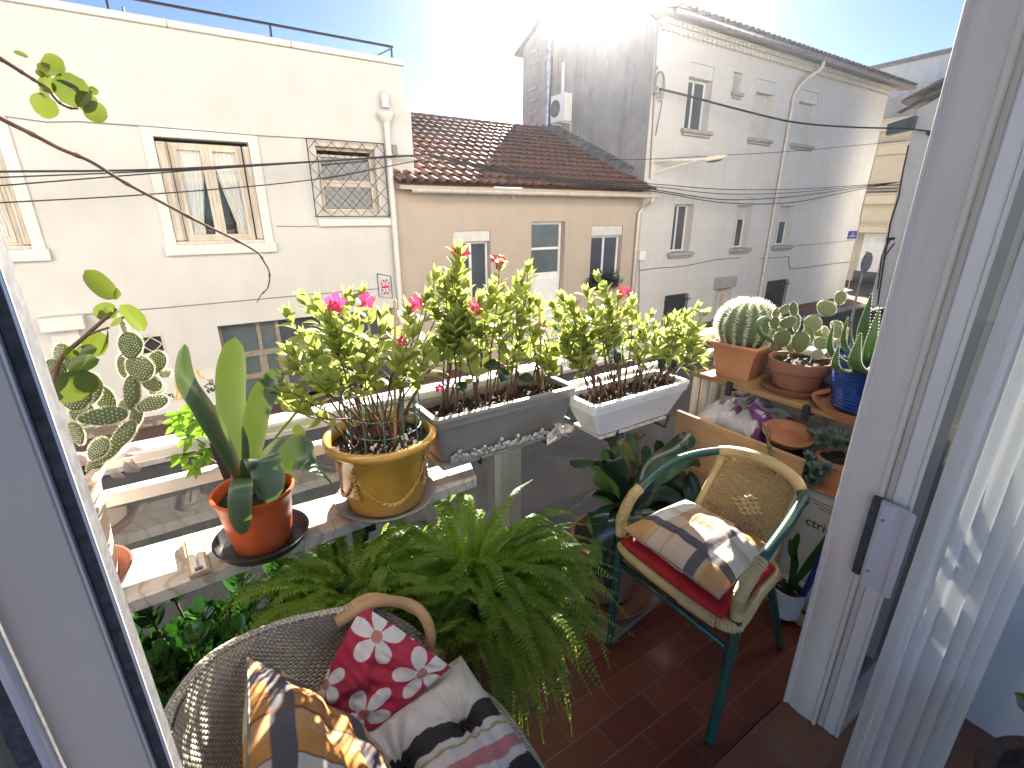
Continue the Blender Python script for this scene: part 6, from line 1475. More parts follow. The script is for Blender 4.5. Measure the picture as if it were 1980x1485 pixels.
# ---------------------------------------------------------------- green tube chair
gc_ = T('green_tube_chair', 'green metal tube bistro chair with straw coloured woven seat and back', 'chair', (1.2, .73, 0))
f0 = Vector((1.045, .515, 0)); f1 = Vector((1.045, .935, 0))
arm = [f0, (1.055, .512, .25), P(1424, 1205, X=1.062), P(1432, 1150, X=1.07), P(1470, 1088, X=1.11), P(1525, 1010, X=1.28), (1.40, .560, .700), P(1553, 968, X=1.45), P(1536, 925, X=1.475), P(1470, 885, X=1.48), P(1390, 872, X=1.465), P(1300, 893, X=1.29), P(1232, 948, X=1.11), P(1205, 995, X=1.06), P(1199, 1035, X=1.055), (1.05, .938, .25), f1]
cv = spline(arm, 150); 
for p in cv[:40]+cv[-40:]: pass
mb = MB(); mb.tube(cv, .0145, 12); gc_.part('arm_tube', mb, M['green_tube'], None, True)
def wrapped(pts, r, name, pitch=.0042, amp=.0016, par=None):
    L = sum((pts[i+1]-pts[i]).length for i in range(len(pts)-1)); n = int(L/pitch*3); c2 = spline(pts, n)
    mb = MB(); mb.tube(c2, [r+amp*cos(2*pi*i/3) for i in range(n)], 10); return gc_.part(name, mb, M['straw_tube'], par, True, 60)
def sub(a, b): return cv[a:b]
def idx(pt_): return min(range(150), key=lambda i: (cv[i]-Vector(pt_)).length)
i1 = idx(P(1424, 1195, X=1.062)); i2 = idx(P(1475, 1080, X=1.12)); wrapped(cv[i1:i2+1], .0175, 'arm_wrap', .006, .0022)
i3 = idx(P(1235, 945, X=1.115)); i4 = idx(P(1199, 1035, X=1.055)); wrapped(cv[i3:i4+1], .0175, 'arm_wrap', .006, .0022)
i5 = idx(P(1550, 950, X=1.46)); i6 = idx(P(1387, 872, X=1.465)); mb = MB(); mb.tube(cv[i5:i6+1], .0185, 12); gc_.part('back_wrap', mb, M['straw_tube'], None, True)
# seat loop
S = [Vector(q) for q in ((1.035, .555, .445), (1.03, .72, .44), (1.035, .885, .445), (1.07, .925, .447), (1.22, .905, .45), (1.36, .88, .45), (1.39, .72, .45), (1.36, .58, .45), (1.22, .545, .45), (1.07, .515, .447))]
sl_ = spline(S+[S[0]], 120); mb = MB(); mb.tube(sl_, .0175, 12); gc_.part('seat_rim', mb, M['straw_tube'], None, True)
ks = min(range(120), key=lambda i: (sl_[i]-Vector((1.035, .535, .445))).length)
wrapped(sl_[0:9], .020, 'rim_wrap', .006, .0022); wrapped(sl_[107:119], .020, 'rim_wrap', .006, .0022)
mb = MB(); mb.grid(lambda u, v: Vector((1.035+.335*u, (.885-.345*v)-.0*u, .448-.008*sin(u*pi)*sin(v*pi))), 20, 20, lambda u, v: (v, u*1.2, 0)); gc_.part('seat_weave', mb, M['rattan_weave'])
# backrest
BT = [cv[i] for i in range(i6, i5-1, -1)] if i6 < i5 else [cv[i] for i in range(i5, i6+1)][::-1]
bt = spline(BT, 31); b0 = Vector((1.345, .885, .44)); b1_ = Vector((1.35, .60, .44))
def back(u, v):
    a = b0.lerp(b1_, u); t = bt[min(30, int(round((.03+.94*u)*30)))]-Vector((0, 0, .030+.018*sin(u*pi))); q = t.lerp(a, v); q = q+Vector((.028*sin(u*pi)*(.3+.7*(1-v)), 0, 0)); return q
mb = MB(); mb.grid(back, 30, 24, lambda u, v: (u*1.0, v*1.25, 0)); gc_.part('back_weave', mb, M['rattan_weave'], None, True)
mb = MB()
for e in (0, 1):
    mb = MB(); pts = [back(e, t/12) for t in range(13)]; mb.tube([bt[0 if e == 0 else 30]]+pts, .013, 10); gc_.part('back_frame', mb, M['straw_tube'], None, True)
mb = MB()   # flat diamond of broad strands in the middle
for r_ in range(9):
    w_ = 4-abs(4-r_)
    for k in range(-w_, w_+1):
        if (k+r_) % 2 == 0: continue
        u = .48+k*.050; v = .47+(r_-4)*.036; p = back(u-.042, v); q = back(u+.042, v); mm_ = back(u, v)+Vector((-.005, -.002, .0)); mb.tube([p, mm_, q], [.005, .0068, .005], 6)
gc_.part('back_motif', mb, M['straw_tube'], None, True)
mb = MB(); rr_ = random.Random(2)
for k in range(26):
    u = .04+k*.037; p = bt[min(30, int(u*30))]-Vector((0, 0, .012)); q = back(u+rr_.uniform(-.03, .03), .015); mb.tube([p, p.lerp(q, .5)+Vector((-.004, rr_.uniform(-.008, .008), 0)), q], .0014, 5)
gc_.part('lacing', mb, M['straw_tube'], None, True)
for y0, y1, xx in ((.60, .585, 1.33), (.88, .90, 1.33)):
    mb = MB(); mb.tube(spline([(xx-.02, y0, .44), (xx+.06, y0, .38), (1.50, y1, .12), (1.56, y1+.0, 0)], 16), .0135, 10); gc_.part('leg', mb, M['green_tube'], None, True)
mb = MB(); mb.tube([(1.06, .52, .36), (1.06, .93, .36)], .010, 8); mb.tube([(1.065, .52, .40), (1.33, .60, .42)], .010, 8); mb.tube([(1.065, .93, .40), (1.33, .88, .42)], .010, 8); gc_.part('stretcher', mb, M['green_tube'], None, True)
pillow('red_seat_pad', 'flat shiny red seat pad under the plaid cushion on the green chair', 'seat pad', (1.022, .915, .478), (1.018, .53, .478), (1.33, .56, .478), (1.33, .885, .478), .06, lambda u, v: (.42, .015, .02), n=50, nrm=(0, 0, 1), wr=.003, pinch=.0, m='red_cloth', power=.3)
pillow('plaid_cushion', 'square peach and grey plaid cushion lying on the red pad of the green chair', 'cushion', P(1203, 1022, Z=.54), P(1390, 1158, Z=.54), P(1496, 1062, Z=.55), P(1325, 965, Z=.545), .105, lambda u, v: plaid_seat(u, v), nrm=(-.06, 0, 1), wr=.005, seed=3.7, pinch=.04, edge='cable_grey', n=160)

# ---------------------------------------------------------------- ferns
def frond(mb, pts, W, n, rr_, var, up=(0, 0, 1)):
    cv = spline(pts, n)
    mb.tube(cv, [.0016-.0011*i/n for i in range(n)], 4, False, [(var*.6, 0, 0)]*n)
    for i in range(2, n-1):
        t = i/(n-1); tg = (cv[i+1]-cv[i-1]).normalized(); sd = tg.cross(Vector(up))
        if sd.length < .2: sd = tg.orthogonal()
        sd.normalize(); nn = sd.cross(tg).normalized()
        w = W*.5*(min(1, .35+t*3.2))*(1-max(0, (t-.45)/.55)**1.6)+.002
        for s in (-1, 1):
            p = cv[i]; d = (sd*s+tg*.28+nn*rr_.uniform(-.25, .15)).normalized(); l = w*rr_.uniform(.85, 1.1); e = tg*(max(.0024, min(.0042, l*.19))); cup = nn*(-l*rr_.uniform(.05, .35))
            m_ = p+d*l*.5+nn*l*.06
            mb.add([p-e*.7, m_-e*1.15, p+d*l+cup, m_+e*1.0, p+e*.8], [(0, 1, 3, 4), (1, 2, 3)], [(var, t, 0)]*5)
def fern(name, label, crown, N_, L0, L1, seed, W=.035, potr=.13, stand=0, bias=None, group='ferns', spread=.05):
    rr_ = random.Random(seed); crown = Vector(crown); t = T(name, label, 'fern', (crown.x, crown.y, stand), group); mb = MB()
    for k in range(N_):
        a = rr_.uniform(0, 2*pi); q = rr_.random(); L = rr_.uniform(L0, L1); el = rad(8+88*q*rr_.uniform(.7, 1.1)); L *= .78+.3*sin(el)
        if bias and rr_.random() < .45: a = bias+rr_.gauss(0, .9)
        h = Vector((cos(a), sin(a), 0)); b = crown+h*rr_.uniform(.0, spread)+Vector((0, 0, rr_.uniform(-.03, .03)))
        p1 = b+(h*cos(el)+Vector((0, 0, sin(el))))*L*.36; p2 = p1+(h*cos(el*.35)+Vector((0, 0, sin(el*.35)-.12)))*L*.34
        dr = rr_.uniform(.0, .9); p3 = p2+(h*(1-.5*dr)+Vector((rr_.uniform(-.2, .2), rr_.uniform(-.2, .2), -.25-dr*.8)))*L*.34
        if k % 6 == 0:
            h = Vector((cos(-1.9+rr_.gauss(0, .8)), sin(-1.9+rr_.gauss(0, .8)), 0)); p1 = b+h*.12+Vector((0, 0, .03)); p2 = p1+h*.08-Vector((0, 0, .10)); p3 = p2+h*.03-Vector((0, 0, rr_.uniform(.10, .22)))
        for p in (p1, p2, p3):
            if p.x < .32 and p.y < .95 and p.z < .85: p.y = .95+rr_.random()*.05
            if p.x < .44 and p.y < .86: p.y = .86+rr_.random()*.05
            if p.y > 1.36: p.y = 1.36-rr_.uniform(0, .04)
            if p.z < .03: p.z = .03+rr_.random()*.03
            under = p.y > 1.10 and p.x < .66
            if under and p.z > .66: p.y = min(p.y, 1.10)
        frond(mb, [b, p1, p2, p3], W*rr_.uniform(.75, 1.2)*(L/L1)**.5, int(L/.0085), rr_, min(1, max(0, rr_.gauss(.5, .28))))
    t.part('fronds', mb, M['lf_fern'])
    mb = MB(); z0 = stand; zt_ = crown.z-.03; mb.lathe([(0, z0), (potr*.72, z0), (potr*.98, zt_-.03), (potr*1.04, zt_-.03), (potr*1.04, zt_), (potr*.95, zt_), (potr*.93, zt_-.03), (0, zt_-.03)], (crown.x, crown.y, 0), 32); t.part('pot', mb, M['black_plastic'], None, True, 40)
    return t
fern('potted_fern', 'large arching green fern in the middle of the balcony between the two chairs', (.52, .99, .44), 470, .24, .42, 5, .042, .14, bias=-1.5, spread=.13)
fern('potted_fern', 'smaller upright fern under the orange and mustard pots', (.20, 1.07, .50), 290, .18, .32, 9, .038, .12, bias=-2.0, spread=.10)
# --- jade plant
jt = T('jade_plant', 'bushy dark glossy jade plant below the left end of the marble shelf', 'plant', (-.10, 1.15, 0))
mb = MB(); st = MB(); rr_ = random.Random(13)
for k in range(330):
    a = rr_.uniform(0, 2*pi); q = rr_.random()**.5; z = rr_.uniform(.12, .64); pr_ = Vector((-.06+cos(a)*.40*q, 1.10+sin(a)*.23*q, z))
    if pr_.z > .60-.5*(q**2)*.25: pr_.z = .60-.15*q*rr_.random()
    base_ = Vector((-.10+cos(a)*.06, 1.15+sin(a)*.05, .10)); st.tube(spline([base_, base_.lerp(pr_, .5)+Vector((0, 0, .03)), pr_], 7), [.007-.0007*i for i in range(7)], 6)
    up = Vector((cos(a)*.5*q+rr_.uniform(-.3, .3), sin(a)*.5*q-.35, .9)).normalized(); o = up.orthogonal().normalized(); o2 = up.cross(o)
    for j in range(9):
        an = j*pi/2*.97+(j//2)*.8; r_ = o*cos(an)+o2*sin(an); lv = .45+.25*(j/9); p = pr_-up*(.05*(1-j/9)); l = rr_.uniform(.046, .070)*(1-.35*j/9)
        d = (r_+up*lv*1.3).normalized(); nn = (up-r_*.5).normalized()
        mb.leaf(p, d, nn, l, l*.60, -.12, .12, 6, var=rr_.random(), rnd=1)
jt.part('leaves', mb, M['lf_jade'], None, True); jt.part('stem', st, M['twig'], None, True)
mb = MB(); mb.lathe([(0, 0), (.13, 0), (.17, .17), (.18, .18), (.175, .2), (.16, .2), (.15, .17), (0, .17)], (-.10, 1.15, 0), 32); jt.part('pot', mb, M['terracotta_dark'], None, True, 40)

# ---------------------------------------------------------------- dark clivias behind the chair
def clivia(name, label, c, r, h, leaves, seed, m='lf_dark', potm='terracotta_dark', W=.05):
    t = T(name, label, 'potted plant', c); c = Vector(c)
    mb = MB(); mb.lathe([(0, .0), (r*.72, .0), (r*.95, h-.05), (r*1.05, h-.045), (r*1.08, h), (r*.98, h), (r*.93, h-.04), (0, h-.04)], c, 48); t.part('pot', mb, M[potm], None, True, 40)
    soil(t, c+Vector((0, 0, h-.03)), r*.93); mb = MB(); b = c+Vector((0, 0, h-.03)); rr_ = random.Random(seed)
    for pts, w, sd in leaves:
        mb.strap([b+Vector((rr_.uniform(-.02, .02), rr_.uniform(-.02, .02), 0))]+[P(x, y, Y=Y_) for x, y, Y_ in pts], w*1.22, sd, cup=.18, n=22, nu=6)
    t.part('leaves', mb, M[m], None, True); return t
cl = clivia('clivia_plant', 'big dark strap leaved clivia in a clay pot between the fern and the green chair', (1.20, 1.12, .055), .145, .25, [
    ([(1215, 920, 1.15), (1190, 850, 1.18), (1185, 835, 1.2)], .060, (1, -.3, 0)), ([(1225, 930, 1.17), (1222, 860, 1.22), (1225, 838, 1.24)], .055, (1, -.3, 0)), ([(1205, 950, 1.12), (1165, 900, 1.1), (1130, 885, 1.06), (1112, 905, 1.04)], .075, (.5, -.9, .2)),
    ([(1230, 930, 1.12), (1290, 880, 1.1), (1325, 850, 1.08), (1334, 868, 1.05)], .060, (.6, .5, .8)), ([(1235, 950, 1.12), (1290, 910, 1.08), (1335, 885, 1.06), (1355, 900, 1.04)], .055, (.5, .6, .8)), ([(1245, 970, 1.15), (1290, 935, 1.12), (1325, 930, 1.1), (1335, 990, 1.05)], .060, (.8, .2, .6)),
    ([(1190, 975, 1.1), (1150, 950, 1.05), (1125, 965, 1.02), (1102, 985, 1.01)], .050, (.2, -.7, .7)), ([(1195, 980, 1.08), (1160, 985, 1.0), (1150, 1040, .98)], .06, (.6, -.7, .3)), ([(1205, 985, 1.05), (1180, 1000, .98), (1160, 1060, .96), (1155, 1120, .97)], .055, (.8, -.6, 0)), ([(1210, 990, 1.05), (1195, 1010, .97), (1185, 1080, .95), (1180, 1145, .95)], .062, (.9, -.5, 0)),
    ([(1215, 940, 1.1), (1180, 900, 1.04), (1190, 890, 1.0), (1215, 930, .98)], .045, (.5, -.8, .3)), ([(1208, 940, 1.14), (1180, 890, 1.15), (1165, 870, 1.16)], .04, (.9, -.5, .2)), ([(1250, 950, 1.2), (1275, 890, 1.24), (1270, 850, 1.26)], .055, (1, -.2, 0)), ([(1235, 985, 1.08), (1260, 1000, 1.02), (1270, 1060, 1.0)], .05, (.9, -.3, 0)),
    ([(1245, 950, 1.18), (1245, 900, 1.2), (1250, 860, 1.22)], .05, (1, -.3, 0)), ([(1220, 985, 1.05), (1225, 1010, .98), (1228, 1070, .96)], .055, (.95, -.4, 0)), ([(1255, 960, 1.1), (1300, 960, 1.06), (1320, 990, 1.02)], .05, (.6, .2, .8)), ([(1190, 960, 1.2), (1165, 930, 1.22), (1150, 915, 1.24)], .05, (.8, -.5, .3))], 6)
mb = MB(); b = P(1240, 960, Y=1.14); tp = P(1236, 850, Y=1.15); mb.tube(spline([b, b.lerp(tp, .5), tp], 8), .005, 7)
for k in range(9): a = k*.7; mb.tube([tp, tp+Vector((cos(a)*.025, sin(a)*.02, .02+.01*(k % 2)))], .0015, 4)
for k in range(9): a = k*.7; mb.ball(tp+Vector((cos(a)*.025, sin(a)*.02, .02+.01*(k % 2))), .0042, 7, 5)
cl.part('seed_head', mb, M['terracotta_dark'], None, True)
mb = MB(); mb.lathe([(0, .03), (.15, .03), (.185, .062), (.180, .064), (.145, .038), (0, .038)], (1.20, 1.12, 0), 44); single('saucer', 'wide clay saucer under the big clivia beside the fern', 'saucer', mb, M['terracotta_dark'], (1.2, 1.12, .03), None, True, 40)
mb = MB(); a_ = P(1180, 1172, Z=.0); b_ = P(1262, 1142, Z=.0); mb.bar((1.03, .98, .012), (1.36, 1.02, .012), .10, .022); mb.bar((1.05, 1.20, .012), (1.36, 1.22, .012), .09, .022); single('wooden_plank', 'weathered plank lying on the tiles under the clivia saucer', 'plank', mb, M['wood_grey'], (1.2, 1.05, 0))
c2 = clivia('strap_leaf_plant', 'wide clay pot of dark soil with one drooping strap leaf behind the green chair', (1.52, 1.14, .0), .165, .36, [([(1300, 945, 1.1), (1325, 925, 1.08), (1340, 950, 1.05), (1335, 1005, 1.02)], .06, (.8, -.5, .2)), ([(1300, 950, 1.12), (1320, 930, 1.15), (1300, 900, 1.2)], .04, (.8, -.5, .2))], 16, potm='terracotta')

# ---------------------------------------------------------------- right corner
mb = MB(); TL = P(1309, 797, X=1.72); TR = P(1556, 885, X=1.72)
z1 = (TL.z+TR.z)/2; zb_ = z1-.33
mb.bbox((1.715, TR.y, zb_), (1.733, TL.y, zb_+.105), .002); mb.bbox((1.716, TR.y, zb_+.107), (1.733, TL.y, zb_+.215), .002); mb.bbox((1.715, TR.y, zb_+.217), (1.733, TL.y, z1), .002)
wb = T('pine_board', 'wide pale pine board front standing behind the woven chair back', 'wooden board', (1.72, 1.0, 0)); wb.part('board', mb, M['wood_board'])
mb = MB(); mb.bbox((1.734, TL.y-.05, 0), (1.76, TL.y-.02, z1-.03), .003); mb.bbox((1.734, TR.y+.02, 0), (1.76, TR.y+.05, z1-.03), .003); wb.part('leg', mb, M['wood_board'])
mb = MB(); mb.bbox((1.737, .78, .44), (2.14, 1.26, .455), .003); wb.part('shelf', mb, M['wood_shelf'])
# bag of potting soil
def bagcol(u, v):
    n_ = noise.noise(Vector((u*5, v*5, 2)))
    c = (.38, .36, .37)
    if .45 < u < .95 and .25 < v < .55: c = (.16, .03, .16)
    if .55 < u < .9 and .36 < v < .44 and int(u*60) % 2 == 0: c = (.55, .53, .55)
    if .3 < u < .75 and .62 < v < .70 and int(u*70) % 3: c = (.20, .18, .2)
    for (x, y, r) in ((.35, .42, .06), (.42, .5, .05), (.3, .3, .05), (.5, .62, .05)):
        if math.hypot(u-x, v-y) < r: c = (.18, .03, .18)
    if u > .93: c = (.14, .02, .14)
    return tuple(max(.01, x*(1+.5*n_)) for x in c)
pillow('potting_soil_bag', 'crumpled white and purple bag of potting soil lying behind the pine board', 'bag', (1.76, 1.22, .60), (1.77, .93, .615), (2.08, .90, .63), (2.10, 1.22, .63), .20, bagcol, n=90, nrm=(-.2, 0, 1), wr=.022, seed=4.4, pinch=.1, power=.4, m='cloth')
q = P(1380, 795, X=1.95)
mb = MB(); mb.grid(lambda u, v: Vector((1.90+.12*u, 1.20-.10*v+.02*sin(u*9), .66+.07*v+.02*noise.noise(Vector((u*6, v*6, 0))))), 14, 14); bagn = single('bag_end', 'gathered folded end of a clear plastic bag behind the pine board', 'plastic bag', mb, M['white_plastic'], (1.95, 1.15, .66), None, True)
# dark round basket tray standing on edge and clay bowl
def tilted(mb, c, ax, up_to):
    """turn lathe verts (axis z) so that z points along ax at c"""
    z = Vector(ax).normalized(); x = z.orthogonal().normalized(); y = z.cross(x); mb.v = [tuple(Vector(c)+x*a+y*b+z*d) for a, b, d in mb.v]
c = P(1510, 815, X=2.04); mb = MB(); mb.lathe([(0, 0), (.12, 0), (.15, .02), (.155, .035), (.145, .035), (.115, .012), (0, .012)], (0, 0, 0), 44); tilted(mb, c, (-.85, -.3, .30), 0); single('round_tray', 'large dark weathered round tray leaning behind the clay bowl', 'tray', mb, M['wood_grey'], c, None, True, 40)
c = P(1520, 852, X=1.87); mb = MB(); mb.lathe([(0, 0), (.062, 0), (.083, .03), (.094, .036), (.094, .042), (.083, .040), (.062, .012), (0, .010)], (0, 0, 0), 44); tilted(mb, c, (-.14, -.12, 1), 0); single('clay_bowl', 'shallow terracotta bowl propped at an angle on the dark shelf items', 'bowl', mb, M['terracotta'], c, None, True, 40)
mb = MB(); c = P(1525, 885, X=1.86); mb.lathe([(0, 0), (.07, 0), (.085, .10), (.08, .10), (.07, .01), (0, .01)], c-Vector((0, 0, .085)), 32); single('black_pot', 'black plastic pot holding up the terracotta bowl', 'pot', mb, M['black_plastic'], c-Vector((0, 0, .085)), None, True, 40)
# cut green stem
st = MB(); st.tube(spline([P(1497, 915, X=1.70), P(1490, 880, X=1.69), P(1487, 862, X=1.69), P(1482, 838, X=1.69), P(1474, 816, X=1.70)], 14), [.0075]*8+[.006, .005, .0045, .004, .0035, .003], 8); st.tube([P(1487, 862, X=1.69), P(1490, 835, X=1.69), P(1483, 822, X=1.69)], .0035, 6); st.ball(P(1488, 863, X=1.69), .010, 8, 6)
single('plant_cutting', 'bare forked green stem rising in front of the pine board', 'plant stem', st, M['green_stem'], P(1497, 915, X=1.70), None, True)
# white carton, tile and succulent pot
mb = MB(); mb.bbox((1.80, .53, 0), (2.12, .84, .525), .004); ct = T('white_carton', 'tall white cardboard box with black lettering in the right corner', 'box', (1.95, .68, 0)); ct.part('box', mb, M['carton'])
cu = bpy.data.curves.new('lettering', 'FONT'); cu.body = 'ctric'; cu.size = .052; cu.extrude = .0004; to = bpy.data.objects.new('tmp', cu); COL.objects.link(to)
dg = bpy.context.evaluated_depsgraph_get(); me = bpy.data.meshes.new_from_object(to.evaluated_get(dg)); bpy.data.objects.remove(to)
q = P(1556, 1012, X=1.798); me.materials.clear(); me.materials.append(M['ink']); lo = bpy.data.objects.new('lettering', me); COL.objects.link(lo); lo.parent = ct.o
lo.matrix_local = Matrix.Translation(Vector((1.7985, q.y, q.z))-ct.loc) @ Matrix(((0, 0, -1, 0), (-1, 0, 0, 0), (0, 1, 0, 0), (0, 0, 0, 1)))
mb = MB()
for k in range(3): mb.box((1.799-.0012, .60+.0*k, .485-.012*k), (1.799, .70-.02*k, .489-.012*k))
ct.part('small_print', mb, M['cable_grey'])
mb = MB(); mb.bbox((1.79, .555, .528), (1.98, .79, .540), .002); single('clay_tile', 'square clay tile under the succulent pot on the white carton', 'tile', mb, M['terracotta'], (1.88, .67, .528))
c = Vector((1.885, .665, .541)); sp_ = T('succulent_pot', 'small clay pot with a handle and grey green rosettes on the clay tile', 'potted succulent', c)
mb = MB(); mb.lathe([(0, 0), (.055, 0), (.066, .08), (.074, .085), (.075, .105), (.066, .105), (.062, .085), (0, .085)], c, 40); mb.tube(spline([c+Vector((-.03, -.065, .09)), c+Vector((-.04, -.10, .10)), c+Vector((-.04, -.105, .05)), c+Vector((-.03, -.065, .02))], 12), .009, 8); sp_.part('pot', mb, M['terracotta'], None, True, 40)
soil(sp_, c+Vector((0, 0, .092)), .062)
mb = MB(); rr_ = random.Random(3)
def rosette(c, up, r, n=26):
    up = Vector(up).normalized(); o = up.orthogonal().normalized(); o2 = up.cross(o)
    for k in range(n):
        a = k*2.4; t = k/n; h = o*cos(a)+o2*sin(a); d = (h*(1-t*.8)+up*(.15+t*1.1)).normalized(); l = r*(1.05-.7*t); mb.leaf(Vector(c)+up*r*.1*t, d, (up-h*.6).normalized(), l, l*.5, -.15, .28, 5, var=rr_.random(), wide=.62)
for (x, y, X_, r) in ((1590, 850, 1.88, .045), (1618, 862, 1.88, .055), (1575, 842, 1.9, .035), (1605, 843, 1.9, .04), (1562, 885, 1.82, .030), (1575, 915, 1.79, .045), (1595, 908, 1.79, .038), (1570, 932, 1.78, .035), (1558, 905, 1.79, .03), (1628, 848, 1.92, .04), (1640, 860, 1.9, .035)):
    mb = MB(); rosette(P(x, y, X=X_), (rr_.uniform(-.6, -.2), rr_.uniform(-.5, .1), .9), r); sp_.part('rosette', mb, M['lf_blue'], None, True)
# white pot with long green leaves, blue handled broom, plank
c = Vector((1.70, .655, .035)); wp = T('white_pot_plant', 'small white pot with long narrow green leaves on the floor beside the carton', 'potted plant', c)
mb = MB(); mb.lathe([(0, 0), (.052, 0), (.062, .115), (.066, .12), (.060, .12), (.056, .10), (0, .10)], c, 36); wp.part('pot', mb, M['white_plastic'], None, True, 40)
soil(wp, c+Vector((0, 0, .103)), .055); mb = MB()
for pts, w in (([P(1565, 1090, X=1.70), P(1600, 1045, X=1.68), P(1635, 1000, X=1.64)], .034), ([P(1540, 1090, X=1.68), P(1530, 1070, X=1.62), P(1528, 1040, X=1.58)], .018), ([P(1535, 1090, X=1.68), P(1535, 1060, X=1.66), P(1545, 1030, X=1.66)], .025), ([P(1570, 1080, X=1.68), P(1610, 1030, X=1.62), P(1640, 1010, X=1.56)], .025)):
    mb.strap([c+Vector((0, 0, .10))]+pts, w, (.3, -.8, .3), n=16)
wp.part('leaves', mb, M['lf_jade'], None, True)
br_ = T('broom', 'broom with a blue plastic handle leaning in the right corner', 'broom', P(1538, 1185, Z=.02)); b = P(1540, 1178, Z=.045); e = P(1598, 1060, X=1.585)
e = b+(e-b)*1.7; mb = MB(); mb.tube([b, e], .011, 10); br_.part('handle', mb, M['blue_plastic'], None, True); mb = MB(); mb.tube([b-(e-b).normalized()*.03, b+(e-b).normalized()*.03], .015, 10); mb.bar(P(1500, 1158, Z=.02), P(1570, 1215, Z=.02), .035, .03); br_.part('head', mb, M['straw_tube'])
mb = MB(); a_, b_ = P(1502, 1160, Z=.0), P(1575, 1222, Z=.0)
for k in range(90): t = k/90; p = a_.lerp(b_, t); mb.tube([p+Vector((R.uniform(-.015, .015), R.uniform(-.015, .015), .006)), p+Vector((R.uniform(-.012, .012), R.uniform(-.012, .012), .0005))], .0012, 4)
br_.part('bristles', mb, M['black_plastic'])

# ---------------------------------------------------------------- climbing twig hanging in from the left
vt = T('hanging_vine', 'bare vine twig with a few round leaves hanging in at the upper left', 'vine', P(-60, 60, Y=1.15))
mb = MB(); Yv = 1.15
tw = [P(x, y, Y=Yv) for x, y in ((-160, 120), (-60, 190), (0, 228), (60, 258), (118, 288), (175, 312), (240, 352), (322, 396), (390, 432), (452, 462), (496, 487), (510, 505), (521, 528), (518, 556), (505, 570), (497, 585))]
c_ = spline(tw, 90); mb.tube(c_, [.0042-.0034*i/90+(.0012 if i % 9 == 0 else 0) for i in range(90)], 7)
for i in range(9, 88, 9): mb.ball(c_[i], .0045-.003*i/90, 6, 5)
tw2 = [P(x, y, Y=1.0) for x, y in ((-150, 40), (-40, 92), (0, 113), (40, 138), (62, 152), (90, 170), (112, 196), (133, 208), (152, 210))]
mb.tube(spline(tw2, 40), [.0034-.0022*i/40+(.0007 if i % 5 == 0 else 0) for i in range(40)], 7); vt.part('stem', mb, M['twig'], None, True)
mb = MB()
def lv(b, e, W, n, var, fold=.12): lp = P(*b, Y=1.0); le = P(*e, Y=1.0); mb.leaf(lp, le-lp, n, (le-lp).length*.92, W*1.15, .05, fold, 9, var=var, wide=.5, rnd=1)
lv((78, 118), (132, 138), .026, (0, -1, .3), .7); lv((118, 196), (166, 150), .036, (0, -1, -.1), .3); lv((108, 198), (62, 216), .029, (0, -1, .2), .8); lv((160, 208), (213, 228), .026, (0, -1, .2), .7); lv((172, 178), (160, 218), .022, (.3, -1, 0), .9); lv((55, 112), (22, 98), .006, (0, -1, .5), .2, .4)
lv((70, 134), (90, 150), .010, (0, -1, .5), .1); lv((100, 150), (85, 180), .018, (.2, -1, .2), .95); lv((94, 180), (76, 182), .014, (0, -1, .5), .9); lv((176, 182), (188, 170), .010, (.5, -.5, .5), .0, .4); lv((115, 152), (165, 190), .010, (.3, -.6, .6), .7, .4); lv((82, 120), (96, 152), .016, (.3, -1, .3), .8)
vt.part('leaves', mb, M['lf_hoya'], None, True)

# ---------------------------------------------------------------- sliding door and curtain
H0, H1 = .004, 2.40
ld = T('sliding_door_left', 'grey aluminium sliding door stile with a dark rubber seal at the left', 'sliding door', (-.16, .5, 0)); ld.o.name = 'sliding_door'
def vb(x0, x1, y0, y1, r=.002, z0=H0, z1=H1): mb = MB(); mb.bbox((x0, y0, z0), (x1, y1, z1), r); return mb
mb = vb(-.182, -.1235, .485, .52, .003); ld.part('stile', mb, M['alu_grey'])
mb = vb(-.1235, -.1215, .480, .52, .0006); mb2 = vb(-.1115, -.1088, .482, .486, .0008); ld.part('seal_lip', mb, M['alu_bright']); ld.part('seal_lip', mb2, M['alu_bright'])
ld.part('rubber_seal', vb(-.1212, -.1095, .4865, .52, .001), M['rubber'])
mb = MB(); mb.tube([(-.186, .478, H0), (-.186, .478, H1)], .0055, 14); ld.part('bead', mb, M['alu_bright'], None, True)
ld.part('inner_seal', vb(-.212, -.193, .49, .52), M['rubber'])
mb = MB(); mb.box((-1.2, .503, H0+.05), (-.213, .509, H1-.05)); ld.part('glass', mb, M['door_glass'])
mb = MB(); mb.bbox((-1.2, .48, H0), (-.213, .52, H0+.049), .003); mb.bbox((-1.2, .48, H1-.049), (-.213, .52, H1), .003); ld.part('rail', mb, M['alu_grey'])
mb = MB(); mb.box((-1.2, .53, H0), (-.3, .535, H1)); 
rd = T('sliding_door_right', 'cream aluminium door post and glazed sliding leaf with a bright pull handle at the right', 'sliding door', (1.4, .4, 0)); rd.o.name = 'sliding_door'
X1 = 1.36
mb = MB(); sec = [(X1+.026, .466), (X1+.002, .466), (X1, .464), (X1, .458), (X1+.004, .456)]+[(X1+.006-.006*sin(pi*t/10), .452-.072*t/10) for t in range(11)]+[(X1+.004, .378), (X1-.001, .376), (X1-.001, .367), (X1+.026, .367)]
k = len(sec); mb.add([(x, y, H0) for x, y in sec]+[(x, y, H1) for x, y in sec], [tuple(range(k)), tuple(range(k, 2*k))[::-1]]+[(i, i+k, (i+1) % k+k, (i+1) % k) for i in range(k)])
rd.part('frame', mb, M['alu'])
mb = MB(); mb.bbox((X1+.012, .352, H0), (X1+.0255, .3655, H1), .002); rd.part('rubber_seal', mb, M['alu_grey'])
